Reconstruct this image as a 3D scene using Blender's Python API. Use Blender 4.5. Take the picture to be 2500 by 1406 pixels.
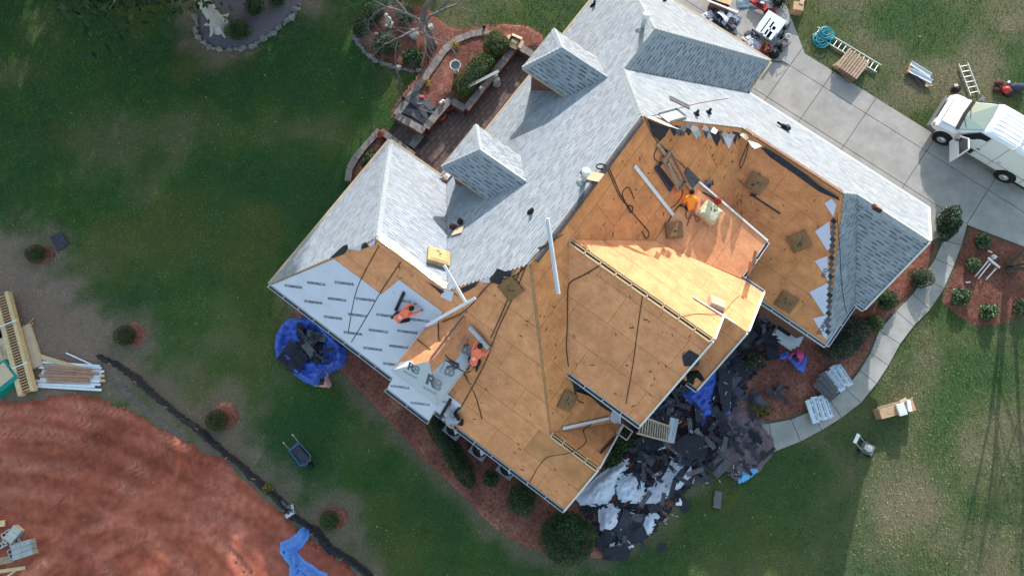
import bpy, math, random
import numpy as np
from mathutils import Vector, Matrix
random.seed(7); RNG = np.random.default_rng(7)
R = math.radians
for _o in list(bpy.data.objects): bpy.data.objects.remove(_o)
SC = bpy.context.scene; COL = SC.collection

# ------------------------------------------------------------------ camera
CAM_H = 30.0; PITCH = R(12.5); FPX = 1667.0
cam = bpy.data.cameras.new('drone_camera'); cam.sensor_width = 36; cam.lens = 24; cam.clip_end = 500
camo = bpy.data.objects.new('drone_camera', cam); COL.objects.link(camo)
camo.location = (0, 0, CAM_H); camo.rotation_euler = (PITCH, 0, 0)
SC.camera = camo
# ------------------------------------------------------------------ light
SUN_EL = R(20.0); SUN_AZ = R(10.5)        # azimuth from +Y towards +X
wd = bpy.data.worlds.new('World'); SC.world = wd; wd.use_nodes = True
nt = wd.node_tree; nt.nodes.clear()
sky = nt.nodes.new('ShaderNodeTexSky'); sky.sky_type = 'NISHITA'; sky.sun_disc = False
sky.sun_elevation = SUN_EL; sky.sun_rotation = SUN_AZ; sky.air_density = 2.0; sky.dust_density = 1.5; sky.ozone_density = 2.5
bg = nt.nodes.new('ShaderNodeBackground'); bg.inputs[1].default_value = 0.15
wo = nt.nodes.new('ShaderNodeOutputWorld')
nt.links.new(sky.outputs[0], bg.inputs[0]); nt.links.new(bg.outputs[0], wo.inputs[0])
sl = bpy.data.lights.new('sun', 'SUN'); sl.energy = 2.75; sl.angle = R(0.55); sl.color = (1.0, .985, .97)
so = bpy.data.objects.new('sun', sl); COL.objects.link(so)
sd = Vector((math.sin(SUN_AZ)*math.cos(SUN_EL), math.cos(SUN_AZ)*math.cos(SUN_EL), math.sin(SUN_EL)))
so.rotation_euler = sd.to_track_quat('Z', 'Y').to_euler(); so.location = sd*60
SC.view_settings.view_transform = 'Standard'; SC.view_settings.look = 'None'
SC.view_settings.exposure = 1.45; SC.view_settings.gamma = 1; SC.view_settings.use_curve_mapping = False
SC.render.engine = 'CYCLES'; SC.cycles.max_bounces = 6
SC.render.resolution_x = 1024; SC.render.resolution_y = 575

# ------------------------------------------------------------------ measuring
AL = R(36.4)
CU = np.array([math.cos(AL), -math.sin(AL)]); CV = np.array([math.sin(AL), math.cos(AL)])
def G(px, py, z=0.0):
    "photo pixel + height above ground -> place on the site"
    x = px-1250; y = 703-py
    rz = -FPX*math.cos(PITCH)+y*math.sin(PITCH)
    t = (z-CAM_H)/rz
    return Vector((x*t, (y*math.cos(PITCH)+FPX*math.sin(PITCH))*t, z))
def to_uv(p): return (p[0]*CU[0]+p[1]*CU[1], p[0]*CV[0]+p[1]*CV[1])
def W(u, v, z=0.0): return Vector((u*CU[0]+v*CV[0], u*CU[1]+v*CV[1], z))
def UV(px, py, z=0.0): return to_uv(G(px, py, z))
def zpl(pl, u, v): return pl[0]+pl[1]*u+pl[2]*v
def on(px, py, pl, h=0.0):
    "photo pixel -> point h above a roof plane (site coordinates)"
    lo, hi = -2., 14.
    for _ in range(40):
        m = (lo+hi)/2; u, v = UV(px, py, m)
        if m < zpl(pl, u, v)+h: lo = m
        else: hi = m
    return G(px, py, m)
def on_uv(px, py, pl, h=0.0):
    p = on(px, py, pl, h); return to_uv(p)
def pl_normal(pl):
    g = np.array([pl[1]*CU[0]+pl[2]*CV[0], pl[1]*CU[1]+pl[2]*CV[1]])
    return Vector((-g[0], -g[1], 1)).normalized()
FLAT = (0., 0., 0.)

# ------------------------------------------------------------------ noise
_tab = RNG.random((256, 256))
def vnoise(x, y):
    x = np.asarray(x, float); y = np.asarray(y, float)
    xi = np.floor(x).astype(int); yi = np.floor(y).astype(int); fx = x-xi; fy = y-yi
    fx = fx*fx*(3-2*fx); fy = fy*fy*(3-2*fy)
    a = _tab[xi % 256, yi % 256]; b = _tab[(xi+1) % 256, yi % 256]; c = _tab[xi % 256, (yi+1) % 256]; d = _tab[(xi+1) % 256, (yi+1) % 256]
    return (a*(1-fx)+b*fx)*(1-fy)+(c*(1-fx)+d*fx)*fy
def fbm(x, y, o=4):
    s = 0; a = .5
    for i in range(o):
        s = s+a*vnoise(x*2**i+17*i, y*2**i+31*i); a *= .5
    return s/(1-.5**o)
def ss(a, b, x):
    t = np.clip((x-a)/(b-a), 0, 1); return t*t*(3-2*t)
def sdist(X, Y, poly):
    "signed distance to a closed outline, positive inside"
    P = np.array([(p[0], p[1]) for p in poly]); Q = np.roll(P, -1, 0)
    d = np.full(np.shape(X), 1e9); ins = np.zeros(np.shape(X), bool)
    for (x0, y0), (x1, y1) in zip(P, Q):
        ex, ey = x1-x0, y1-y0; L = ex*ex+ey*ey+1e-12
        t = np.clip(((X-x0)*ex+(Y-y0)*ey)/L, 0, 1)
        d = np.minimum(d, (X-x0-t*ex)**2+(Y-y0-t*ey)**2)
        c = ((y0 > Y) != (y1 > Y)) & (X < (x1-x0)*(Y-y0)/(y1-y0+1e-12)+x0)
        ins ^= c
    d = np.sqrt(d); return np.where(ins, d, -d)
def pdist(X, Y, line):
    d = np.full(np.shape(X), 1e9)
    for (a, b) in zip(line[:-1], line[1:]):
        ex, ey = b[0]-a[0], b[1]-a[1]; L = ex*ex+ey*ey+1e-12
        t = np.clip(((X-a[0])*ex+(Y-a[1])*ey)/L, 0, 1)
        d = np.minimum(d, (X-a[0]-t*ex)**2+(Y-a[1]-t*ey)**2)
    return np.sqrt(d)

# ------------------------------------------------------------------ materials
M = {}
def mat(name, col, rough=.8, var=.12, scale=6., bump=0., bscale=40., metal=0., attr=False, stretch=None, col2=None, spec=.3, rnd=.0, trans=0., stain=0., sscale=.35, flake=0.):
    m = bpy.data.materials.new(name); m.use_nodes = True; n = m.node_tree; b = n.nodes['Principled BSDF']
    b.inputs['Roughness'].default_value = rough; b.inputs['Metallic'].default_value = metal
    b.inputs['Specular IOR Level'].default_value = spec
    tc = n.nodes.new('ShaderNodeTexCoord'); co = tc.outputs['Object']
    if stretch:
        mp = n.nodes.new('ShaderNodeMapping'); mp.inputs['Scale'].default_value = stretch
        n.links.new(co, mp.inputs[0]); co = mp.outputs[0]
    nz = n.nodes.new('ShaderNodeTexNoise'); nz.inputs['Scale'].default_value = scale; nz.inputs['Detail'].default_value = 6; nz.inputs['Roughness'].default_value = .65
    n.links.new(co, nz.inputs['Vector'])
    rp = n.nodes.new('ShaderNodeValToRGB')
    c = np.array(col[:3]); d = np.array(col2[:3]) if col2 else c
    lo = c*(1-var); hi = np.minimum(d*(1+var), 1)
    rp.color_ramp.elements[0].position = .32; rp.color_ramp.elements[1].position = .68
    rp.color_ramp.elements[0].color = (*lo, 1); rp.color_ramp.elements[1].color = (*hi, 1)
    n.links.new(nz.outputs['Fac'], rp.inputs[0]); out = rp.outputs[0]
    if flake:
        vo = n.nodes.new('ShaderNodeTexVoronoi'); vo.inputs['Scale'].default_value = 13; mpv = n.nodes.new('ShaderNodeMapping'); mpv.inputs['Scale'].default_value = (1, 1.9, 1.4); mpv.inputs['Rotation'].default_value = (.3, .2, .7)
        nd = n.nodes.new('ShaderNodeTexNoise'); nd.inputs['Scale'].default_value = 5; ad = n.nodes.new('ShaderNodeMixRGB'); ad.inputs[0].default_value = .25
        n.links.new(tc.outputs['Object'], mpv.inputs[0]); n.links.new(tc.outputs['Object'], nd.inputs['Vector']); n.links.new(mpv.outputs[0], ad.inputs[1]); n.links.new(nd.outputs['Color'], ad.inputs[2]); n.links.new(ad.outputs[0], vo.inputs['Vector'])
        sp = n.nodes.new('ShaderNodeSeparateColor'); n.links.new(vo.outputs['Color'], sp.inputs[0]); mr2 = n.nodes.new('ShaderNodeMapRange'); mr2.inputs[3].default_value = 1-flake; mr2.inputs[4].default_value = 1+flake*.8
        n.links.new(sp.outputs[0], mr2.inputs[0]); sc = n.nodes.new('ShaderNodeVectorMath'); sc.operation = 'SCALE'; n.links.new(out, sc.inputs[0]); n.links.new(mr2.outputs[0], sc.inputs['Scale']); out = sc.outputs[0]
    if stain:
        ns = n.nodes.new('ShaderNodeTexNoise'); ns.inputs['Scale'].default_value = sscale; ns.inputs['Detail'].default_value = 8; ns.inputs['Roughness'].default_value = .7
        n.links.new(tc.outputs['Object'], ns.inputs['Vector']); r2 = n.nodes.new('ShaderNodeValToRGB')
        r2.color_ramp.elements[0].position = .36; r2.color_ramp.elements[1].position = .56
        r2.color_ramp.elements[0].color = (1-stain, 1-stain*1.03, 1-stain*1.05, 1); r2.color_ramp.elements[1].color = (1, 1, 1, 1)
        n.links.new(ns.outputs['Fac'], r2.inputs[0]); mx = n.nodes.new('ShaderNodeMix'); mx.data_type = 'RGBA'; mx.blend_type = 'MULTIPLY'; mx.inputs[0].default_value = 1
        n.links.new(r2.outputs[0], mx.inputs[6]); n.links.new(out, mx.inputs[7]); out = mx.outputs[2]
    if attr:
        at = n.nodes.new('ShaderNodeAttribute'); at.attribute_name = 'Col'
        mx = n.nodes.new('ShaderNodeMix'); mx.data_type = 'RGBA'; mx.blend_type = 'MULTIPLY'; mx.inputs[0].default_value = 1
        n.links.new(at.outputs['Color'], mx.inputs[6]); n.links.new(out, mx.inputs[7]); out = mx.outputs[2]
    if rnd:
        oi = n.nodes.new('ShaderNodeObjectInfo'); mr = n.nodes.new('ShaderNodeMapRange')
        mr.inputs[3].default_value = 1-rnd; mr.inputs[4].default_value = 1+rnd
        n.links.new(oi.outputs['Random'], mr.inputs[0])
        mx = n.nodes.new('ShaderNodeVectorMath'); mx.operation = 'SCALE'
        n.links.new(out, mx.inputs[0]); n.links.new(mr.outputs[0], mx.inputs['Scale']); out = mx.outputs[0]
    n.links.new(out, b.inputs['Base Color'])
    if bump:
        n2 = n.nodes.new('ShaderNodeTexNoise'); n2.inputs['Scale'].default_value = bscale; n2.inputs['Detail'].default_value = 4
        n.links.new(co, n2.inputs['Vector'])
        bp = n.nodes.new('ShaderNodeBump'); bp.inputs['Strength'].default_value = bump; bp.inputs['Distance'].default_value = .03
        n.links.new(n2.outputs['Fac'], bp.inputs['Height']); n.links.new(bp.outputs[0], b.inputs['Normal'])
    if trans: b.inputs['Transmission Weight'].default_value = trans
    M[name] = m; return m
mat('soil', (.085, .07, .045), 1, .3, 3, .5, 25, attr=False)
mat('ground_cover', (1, 1, 1), 1, .22, 9, .9, 28, attr=True, spec=.1)
mat('grass', (1, 1, 1), .85, .15, 3, attr=True, spec=.15)
mat('clay', (.30, .074, .046), 1, .14, 3.5, .3, 40, col2=(.36, .105, .064), spec=.1, attr=True)
mat('mulch', (.145, .05, .038), 1, .35, 9, 1., 45, col2=(.20, .08, .058), spec=.1, attr=True)
mat('needles', (.19, .08, .055), .9, .3, 5, attr=True)
mat('gravel', (.115, .098, .12), 1, .3, 22, 1., 60, col2=(.16, .14, .165), spec=.2)
mat('concrete', (.275, .255, .236), .9, .07, 1.1, .25, 60, col2=(.32, .298, .278), rnd=.05, stain=.15, sscale=.9)
mat('mud', (.13, .10, .085), 1, .3, 5, .8, 25)
mat('joint', (.06, .055, .05), 1)
mat('paver', (.13, .088, .075), .9, .3, 2.2, .4, 30, rnd=.12)
mat('paver_base', (.07, .05, .045), 1)
mat('capstone', (.20, .165, .15), .95, .25, 5, .5, 30, rnd=.12)
mat('brick', (.15, .075, .062), .95, .3, 7, .4, 30)
mat('stone', (.19, .175, .175), .95, .25, 9, .5, 30, rnd=.25)
mat('osb', (.60, .25, .118), .85, .08, 2.4, .45, 24, col2=(.68, .30, .148), rnd=.035, spec=.15, stain=.14, sscale=.9, flake=.07)
mat('osb_orange', (.56, .222, .090), .85, .09, 2.4, .45, 24, col2=(.64, .268, .112), rnd=.035, spec=.15, stain=.16, sscale=.9, flake=.08)  # deeper orange tone of the same sheathing
mat('osb_stained', (.50, .225, .10), .85, .15, 2.2, .35, 26, rnd=.05, stain=.2)
mat('shingle', (.92, .95, 1.0), .95, .05, 30, attr=True, spec=.1)
mat('ridge_cap', (.30, .32, .34), .95, .16, 9, .4, 120, rnd=.1, spec=.1)
mat('felt', (.030, .030, .038), .8, .3, 5, .3, 20)
mat('underlayment', (.53, .535, .64), .75, .05, 1.5, .2, 6, spec=.2)
mat('underlayment_grey', (.42, .44, .49), .75, .05, 1.5, .12, 6, spec=.2)
mat('condenser', (.17, .175, .20), .5, .1)
mat('print_dark', (.09, .095, .12), .8, 0)
mat('print_mid', (.20, .21, .25), .8, 0)
mat('print_faint', (.27, .29, .34), .8, 0)
mat('white_trim', (.62, .60, .58), .6, .08, 6)
mat('gutter', (.52, .52, .54), .5, .08, 6)
mat('gutter_inside', (.10, .10, .115), .9, .3, 9)
mat('drip_edge', (.62, .63, .70), .4, .05)
mat('tan_fascia', (.40, .30, .20), .8, .1)
mat('soffit', (.45, .43, .42), .8)
mat('silver_film', (.55, .55, .52), .28, .2, 6, .6, 9, metal=.85)
mat('galvanised', (.40, .42, .45), .5, .15, 9, metal=.4)
mat('aluminium', (.62, .62, .60), .4, .1, 9, metal=.35)
mat('wood_ladder', (.40, .33, .26), .8, .2, 9)
mat('lumber', (.52, .375, .21), .8, .15, 5, .3, 30, rnd=.08)
mat('lumber_red', (.37, .19, .12), .85, .22, 5, .3, 30, rnd=.1)
mat('deck_base', (.36, .20, .10), .9, .2)
mat('pallet_wood', (.30, .215, .15), .9, .2, 7, .4, 40, rnd=.16)
mat('painted_board', (.62, .63, .66), .6, .06, 4, rnd=.06)
mat('cardboard', (.40, .245, .145), .9, .1, 4)
mat('cardboard_pale', (.50, .37, .25), .9, .1, 4)
mat('foam', (.42, .29, .14), .95, .15, 5, .4, 30)
mat('foam_dull', (.215, .118, .056), .95, .18, 4, .4, 30, rnd=.1)
mat('foam_pale', (.47, .44, .30), .95, .12, 4, .4, 30)
mat('tarp_blue', (.05, .105, .46), .45, .18, 3, .35, 9)
mat('tarp_light', (.10, .24, .62), .45, .15, 3, .35, 9)
mat('tarp_cyan', (.10, .32, .60), .45, .15, 3)
mat('tarp_white', (.56, .57, .66), .6, .12, 2, .5, 9)
mat('tarp_brown', (.125, .085, .10), .7, .2, 3, .4, 9)
mat('scrap', (.036, .036, .05), .95, .3, 9, .4, 50, rnd=.4)
mat('scrap_back', (.095, .09, .10), .95, .25, 9, .4, 50, rnd=.3)
mat('black', (.014, .014, .016), .7, .2)
mat('rubber', (.012, .012, .013), .85, .1)
mat('rope', (.045, .028, .022), .9, .2)
mat('rope_red', (.24, .075, .05), .9, .1)
mat('hose_red', (.42, .05, .035), .5, .1)
mat('hose_teal', (.02, .27, .32), .5, .1)
mat('red', (.38, .02, .025), .5, .1)
mat('navy', (.03, .035, .07), .8, .1)
mat('van_white', (.72, .73, .74), .25, .01, 2, spec=.5)
mat('glass', (.035, .05, .055), .08, .05, spec=.8)
mat('glass_green', (.09, .15, .145), .08, .1, 2, spec=.8)
mat('interior', (.015, .014, .02), .9)
mat('plastic_grey', (.12, .12, .13), .6)
mat('chrome', (.6, .6, .6), .2, metal=.9)
mat('lamp_glass', (.65, .62, .55), .15, .05, spec=.7)
mat('amber', (.6, .25, .05), .2)
mat('hub', (.5, .5, .48), .4, metal=.4)
mat('leaf_dark', (1, 1, 1), .7, .12, 5, attr=True, spec=.25)
mat('bark', (.10, .085, .075), .95, .3, 9, .6, 20)
mat('bark_grey', (.17, .15, .15), .95, .25, 9, .4, 20)
mat('bark_pale', (.40, .37, .36), .95, .2, 6, .5, 20)
mat('skin', (.30, .16, .11), .6, .05)
mat('hair', (.010, .008, .008), .8)
mat('shirt_orange', (.86, .19, .11), .85, .08, 5)
mat('shirt_gold', (.90, .29, .03), .85, .08, 5)
mat('shirt_print', (.9, .6, .55), .85, 0)
mat('shirt_grey', (.30, .31, .36), .85, .08, 5)
mat('shirt_pink', (.42, .22, .22), .85, .08, 5)
mat('shirt_magenta', (.45, .04, .18), .85, .08, 5)
mat('trousers', (.022, .02, .026), .9, .2)
mat('boots', (.05, .02, .018), .9)
mat('glove', (.30, .06, .04), .9)
mat('cap_blue', (.03, .04, .13), .8)
mat('terracotta', (.27, .10, .05), .85, .15)
mat('ceramic', (.47, .46, .44), .7, .15, 6)
mat('flower_red', (.42, .06, .07), .8, .3, 40)
mat('straw', (.50, .34, .10), .9, .3, 9)
mat('block_grey', (.29, .30, .31), .95, .12, 7, .4, 50, rnd=.1)
mat('block_pale', (.42, .40, .37), .95, .12, 7, .4, 50, rnd=.1)
mat('wrap_green', (.0, .20, .16), .4, .12, 4)
mat('silt_black', (.022, .021, .026), .85, .3, 6)
mat('wrapper', (.52, .56, .62), .5, .1, 4, rnd=.05)
mat('wrapper_dark', (.16, .19, .25), .5, .15, 4)
mat('wheelbarrow_blue', (.05, .10, .19), .4, .1)
mat('mat_black', (.03, .03, .033), .95, .2)
mat('blue_plastic', (.05, .10, .15), .5, .2)

# ------------------------------------------------------------------ mesh helpers
class MB:
    def __init__(s): s.v = []; s.f = []; s.mi = []; s.cur = 0; s.col = None
    def add(s, vs, fs):
        k = len(s.v); s.v += [tuple(p) for p in vs]; s.f += [tuple(i+k for i in f) for f in fs]; s.mi += [s.cur]*len(fs)
        return s
    def box(s, c, d, rz=0., tilt=None):
        x, y, z = [q/2 for q in d]
        vs = [Vector((a*x, b*y, e*z)) for a in (-1, 1) for b in (-1, 1) for e in (-1, 1)]
        m = Matrix.Rotation(rz, 3, 'Z')
        if tilt: m = m @ Matrix.Rotation(tilt[0], 3, 'X') @ Matrix.Rotation(tilt[1], 3, 'Y')
        vs = [m @ v+Vector(c) for v in vs]
        return s.add(vs, [(0, 1, 3, 2), (4, 6, 7, 5), (0, 4, 5, 1), (2, 3, 7, 6), (0, 2, 6, 4), (1, 5, 7, 3)])
    def beam(s, a, b, w, h, up=(0, 0, 1)):
        a = Vector(a); b = Vector(b); x = (b-a).normalized(); up = Vector(up)
        y = up.cross(x)
        if y.length < 1e-4: y = Vector((1, 0, 0)).cross(x)
        y.normalize(); z = x.cross(y)
        vs = []
        for p in (a, b):
            for q, r in ((-1, -1), (1, -1), (1, 1), (-1, 1)): vs.append(p+y*q*w/2+z*r*h/2)
        return s.add(vs, [(3, 2, 1, 0), (4, 5, 6, 7), (0, 1, 5, 4), (1, 2, 6, 5), (2, 3, 7, 6), (3, 0, 4, 7)])
    def tube(s, pts, r, n=6, caps=True):
        pts = [Vector(p) for p in pts]; k = len(pts); rr = r if isinstance(r, (list, tuple)) else [r]*k
        vs = []; prev = None
        for i, p in enumerate(pts):
            t = (pts[min(i+1, k-1)]-pts[max(i-1, 0)])
            t = t.normalized() if t.length > 1e-9 else Vector((0, 0, 1))
            a = prev if prev is not None else (Vector((0, 0, 1)) if abs(t.z) < .9 else Vector((1, 0, 0)))
            x = a-t*a.dot(t)
            if x.length < 1e-4: x = Vector((1, 0, 0))-t*t.x
            x.normalize(); prev = x; y = t.cross(x)
            for j in range(n):
                g = 2*math.pi*j/n; vs.append(p+(x*math.cos(g)+y*math.sin(g))*rr[i])
        fs = [(i*n+j, i*n+(j+1) % n, (i+1)*n+(j+1) % n, (i+1)*n+j) for i in range(k-1) for j in range(n)]
        if caps: fs += [tuple(range(n-1, -1, -1)), tuple((k-1)*n+j for j in range(n))]
        return s.add(vs, fs)
    def prism(s, pts, z0, z1):
        n = len(pts); a = sum(pts[i][0]*pts[(i+1) % n][1]-pts[(i+1) % n][0]*pts[i][1] for i in range(n))
        if a < 0: pts = pts[::-1]
        vs = [(p[0], p[1], z0) for p in pts]+[(p[0], p[1], z1) for p in pts]
        fs = [tuple(range(n-1, -1, -1)), tuple(range(n, 2*n))]+[(i, (i+1) % n, n+(i+1) % n, n+i) for i in range(n)]
        return s.add(vs, fs)
    def slab(s, pts, th):
        "closed slab: 3D outline (counter-clockwise from above) and thickness straight down"
        pts = [Vector(p) for p in pts]; n = len(pts)
        a = sum(pts[i].x*pts[(i+1) % n].y-pts[(i+1) % n].x*pts[i].y for i in range(n))
        if a < 0: pts = pts[::-1]
        vs = [p-Vector((0, 0, th)) for p in pts]+pts
        fs = [tuple(range(n-1, -1, -1)), tuple(range(n, 2*n))]+[(i, (i+1) % n, n+(i+1) % n, n+i) for i in range(n)]
        return s.add(vs, fs)
    def lathe(s, prof, n=16, c=(0, 0, 0), sx=1, sy=1):
        vs = []; k = len(prof)
        for r, z in prof:
            for j in range(n):
                g = 2*math.pi*j/n; vs.append((c[0]+r*math.cos(g)*sx, c[1]+r*math.sin(g)*sy, c[2]+z))
        fs = [(i*n+j, i*n+(j+1) % n, (i+1)*n+(j+1) % n, (i+1)*n+j) for i in range(k-1) for j in range(n)]
        fs += [tuple(range(n-1, -1, -1)), tuple((k-1)*n+j for j in range(n))]
        return s.add(vs, fs)
    def blob(s, c, r, n=10, m=7, rough=0., seed=0):
        rx, ry, rz = r if isinstance(r, (tuple, list)) else (r, r, r); rd = random.Random(seed)
        vs = [(c[0], c[1], c[2]-rz)]
        for i in range(1, m):
            th = math.pi*i/m-math.pi/2
            for j in range(n):
                g = 2*math.pi*j/n; q = 1+rough*(rd.random()-.5)*2
                vs.append((c[0]+rx*math.cos(th)*math.cos(g)*q, c[1]+ry*math.cos(th)*math.sin(g)*q, c[2]+rz*math.sin(th)*q))
        vs.append((c[0], c[1], c[2]+rz)); e = len(vs)-1
        fs = [(0, 1+(j+1) % n, 1+j) for j in range(n)]
        fs += [(1+i*n+j, 1+i*n+(j+1) % n, 1+(i+1)*n+(j+1) % n, 1+(i+1)*n+j) for i in range(m-2) for j in range(n)]
        fs += [(1+(m-2)*n+j, 1+(m-2)*n+(j+1) % n, e) for j in range(n)]
        return s.add(vs, fs)
def mesh_of(mb, mats, smooth=False, name='mesh'):
    me = bpy.data.meshes.new(name); me.from_pydata(mb.v, [], mb.f)
    for m in (mats if isinstance(mats, (list, tuple)) else [mats]): me.materials.append(M[m] if isinstance(m, str) else m)
    if any(mb.mi): me.polygons.foreach_set('material_index', mb.mi)
    if smooth: me.polygons.foreach_set('use_smooth', [True]*len(me.polygons))
    me.update(); return me
def obj(name, mb, mats, parent=None, smooth=False):
    me = mb if isinstance(mb, bpy.types.Mesh) else mesh_of(mb, mats, smooth, name)
    o = bpy.data.objects.new(name, me); COL.objects.link(o)
    if parent: o.parent = parent
    return o
def tag(o, label=None, cat=None, group=None, kind=None):
    if label: o['label'] = label
    if cat: o['category'] = cat
    if group: o['group'] = group
    if kind: o['kind'] = kind
    return o
def thing(name, label, cat, loc=(0, 0, 0), rz=0., group=None):
    o = bpy.data.objects.new(name, None); COL.objects.link(o); o.empty_display_size = .2
    o.location = loc; o.rotation_euler = (0, 0, rz)
    return tag(o, label, cat, group)
def rthing(name, label, cat, p, q, pl, h=0., group=None):
    "a thing resting on a roof plane, local x from pixel p to pixel q, local z off the roof; returns it and its length"
    a = on(*p, pl, h); b = on(*q, pl, h); x = (b-a); L = x.length; x.normalize(); n = pl_normal(pl); y = n.cross(x).normalized(); n = x.cross(y)
    m = Matrix((x, y, n)).transposed().to_4x4(); m.translation = (a+b)/2
    o = thing(name, label, cat, group=group); o.matrix_world = m
    return o, L
def gang(p, q, z=0.):
    a = G(*p, z); b = G(*q, z); return math.atan2(b.y-a.y, b.x-a.x)
def numpy_mesh(name, V, F, mats, cols=None, smooth=False):
    me = bpy.data.meshes.new(name); V = np.asarray(V, np.float32); F = np.asarray(F, np.int32); k = F.shape[1]
    me.vertices.add(len(V)); me.vertices.foreach_set('co', V.ravel())
    me.loops.add(F.size); me.loops.foreach_set('vertex_index', F.ravel())
    me.polygons.add(len(F)); me.polygons.foreach_set('loop_start', np.arange(0, F.size, k, dtype=np.int32)); me.polygons.foreach_set('loop_total', np.full(len(F), k, np.int32))
    for m in (mats if isinstance(mats, (list, tuple)) else [mats]): me.materials.append(M[m])
    if cols is not None:
        a = me.color_attributes.new('Col', 'FLOAT_COLOR', 'POINT')
        c = np.ones((len(V), 4), np.float32); c[:, :3] = cols; a.data.foreach_set('color', c.ravel())
    me.polygons.foreach_set('use_smooth', np.full(len(F), bool(smooth)))
    me.update(calc_edges=True); me.validate(); return me
def patch_mesh(name, poly, mats, res, hfun, lip=.12, cfun=None, margin=.25, keep=-.18):
    "a sheet inside an outline (site coordinates) that sinks under its neighbours at the rim"
    P = np.array([(p[0], p[1]) for p in poly]); x0, y0 = P.min(0)-margin; x1, y1 = P.max(0)+margin
    nx = int((x1-x0)/res)+2; ny = int((y1-y0)/res)+2
    X, Y = np.meshgrid(x0+np.arange(nx)*res, y0+np.arange(ny)*res)
    d = sdist(X, Y, poly)
    d = d+(fbm(X*2.2, Y*2.2, 3)-.5)*lip*1.4
    Z = hfun(X, Y, d)
    idx = np.arange(nx*ny).reshape(ny, nx)
    q = np.stack([idx[:-1, :-1], idx[:-1, 1:], idx[1:, 1:], idx[1:, :-1]], -1).reshape(-1, 4)
    dm = d.ravel()[q].max(1); q = q[dm > keep]
    used = np.unique(q); re = np.zeros(nx*ny, int); re[used] = np.arange(len(used))
    V = np.stack([X.ravel(), Y.ravel(), Z.ravel()], -1)[used]
    cols = None
    if cfun is not None: cols = np.stack(cfun(X, Y, d), -1).reshape(-1, 3)[used]
    return numpy_mesh(name, V, re[q], mats, cols, True)
# ================================================================== the house (local axes: u along the front, v back, z up)
house = thing('house', 'large brick house with many-gabled roof, half reshingled and half bare sheathing', 'house', rz=-AL)
PL = dict(
 M1=(11.5, 1, 0), LU=(3+1.043*11.55, 1.043, 0), LB=(3+.884*6.9, 0, -.884), F=(3.9, 0, 1.), PU=(5.9, -1, 0), J=(4.9+.98, 0, -.98),
 Y=(8.2+.92*6.35, 0, -.92), F2=(8.2-.76*6.35, 0, .76), F3=(7.05-.953*7.6, 0, .953), M3=(5.93, -.27, 0),
 B=(3+.864*17.8, 0, -.864), D1=(6.85-.925*4.65, -.925, 0), B2=(3+.904*19.68, 0, -.904), O1=(5.7-.64*14.675, 0, .64),
 LBL=(5.7+.856*4.7, -.856, 0), DB=(5.25-.9*15.2, 0, .9))
def P3(pl, u, v, h=0.): return Vector((u, v, zpl(pl, u, v)+h))
def clip_half(poly, a, b, c):
    "keep a*u+b*v<=c"
    out = []
    for i in range(len(poly)):
        p = poly[i]; q = poly[(i+1) % len(poly)]; dp = a*p[0]+b*p[1]-c; dq = a*q[0]+b*q[1]-c
        if dp <= 0: out.append(p)
        if (dp < 0 < dq) or (dq < 0 < dp):
            t = dp/(dp-dq); out.append((p[0]+t*(q[0]-p[0]), p[1]+t*(q[1]-p[1])))
    return out
def area(poly): return abs(sum(poly[i][0]*poly[(i+1) % len(poly)][1]-poly[(i+1) % len(poly)][0]*poly[i][1] for i in range(len(poly))))/2
def inpoly(poly, x, y):
    c = False
    for i in range(len(poly)):
        (x0, y0), (x1, y1) = poly[i], poly[(i+1) % len(poly)]
        if (y0 > y) != (y1 > y) and x < (x1-x0)*(y-y0)/(y1-y0)+x0: c = not c
    return c
def frame(pl):
    "unit direction along the eave and horizontal direction up the slope, slope factor"
    g = Vector((pl[1], pl[2])); s = g.length; e = g/s; d = Vector((e.y, -e.x)); return d, e, math.sqrt(1+s*s)
def panels(parent, poly, pl, off=0., m='osb', h=.014, pick=None):
    d, e, k = frame(pl); L = 2.44; H = 1.22/k
    ds = [p[0]*d.x+p[1]*d.y for p in poly]; es = [p[0]*e.x+p[1]*e.y for p in poly]
    e0 = min(es); r = 0
    while e0+r*H < max(es):
        x = min(ds)-L+(off+(r % 2)*L/2) % L
        while x < max(ds):
            g = .006
            c = clip_half(poly, d.x, d.y, x+L-g); c = clip_half(c, -d.x, -d.y, -x-g) if c else c
            c = clip_half(c, e.x, e.y, e0+(r+1)*H-g) if c else c; c = clip_half(c, -e.x, -e.y, -(e0+r*H)-g) if c else c
            if c and len(c) > 2 and area(c) > .03:
                lift = random.uniform(0, .004)
                mm = m
                if pick: mm = pick(sum(p[0] for p in c)/len(c), sum(p[1] for p in c)/len(c)) or m
                obj('sheathing_panel', MB().slab([P3(pl, *p, h+lift) for p in c], .012), mm, parent)
            x += L
        r += 1
SHINGLES = []      # (distance, slope object, verts, colours)
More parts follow.
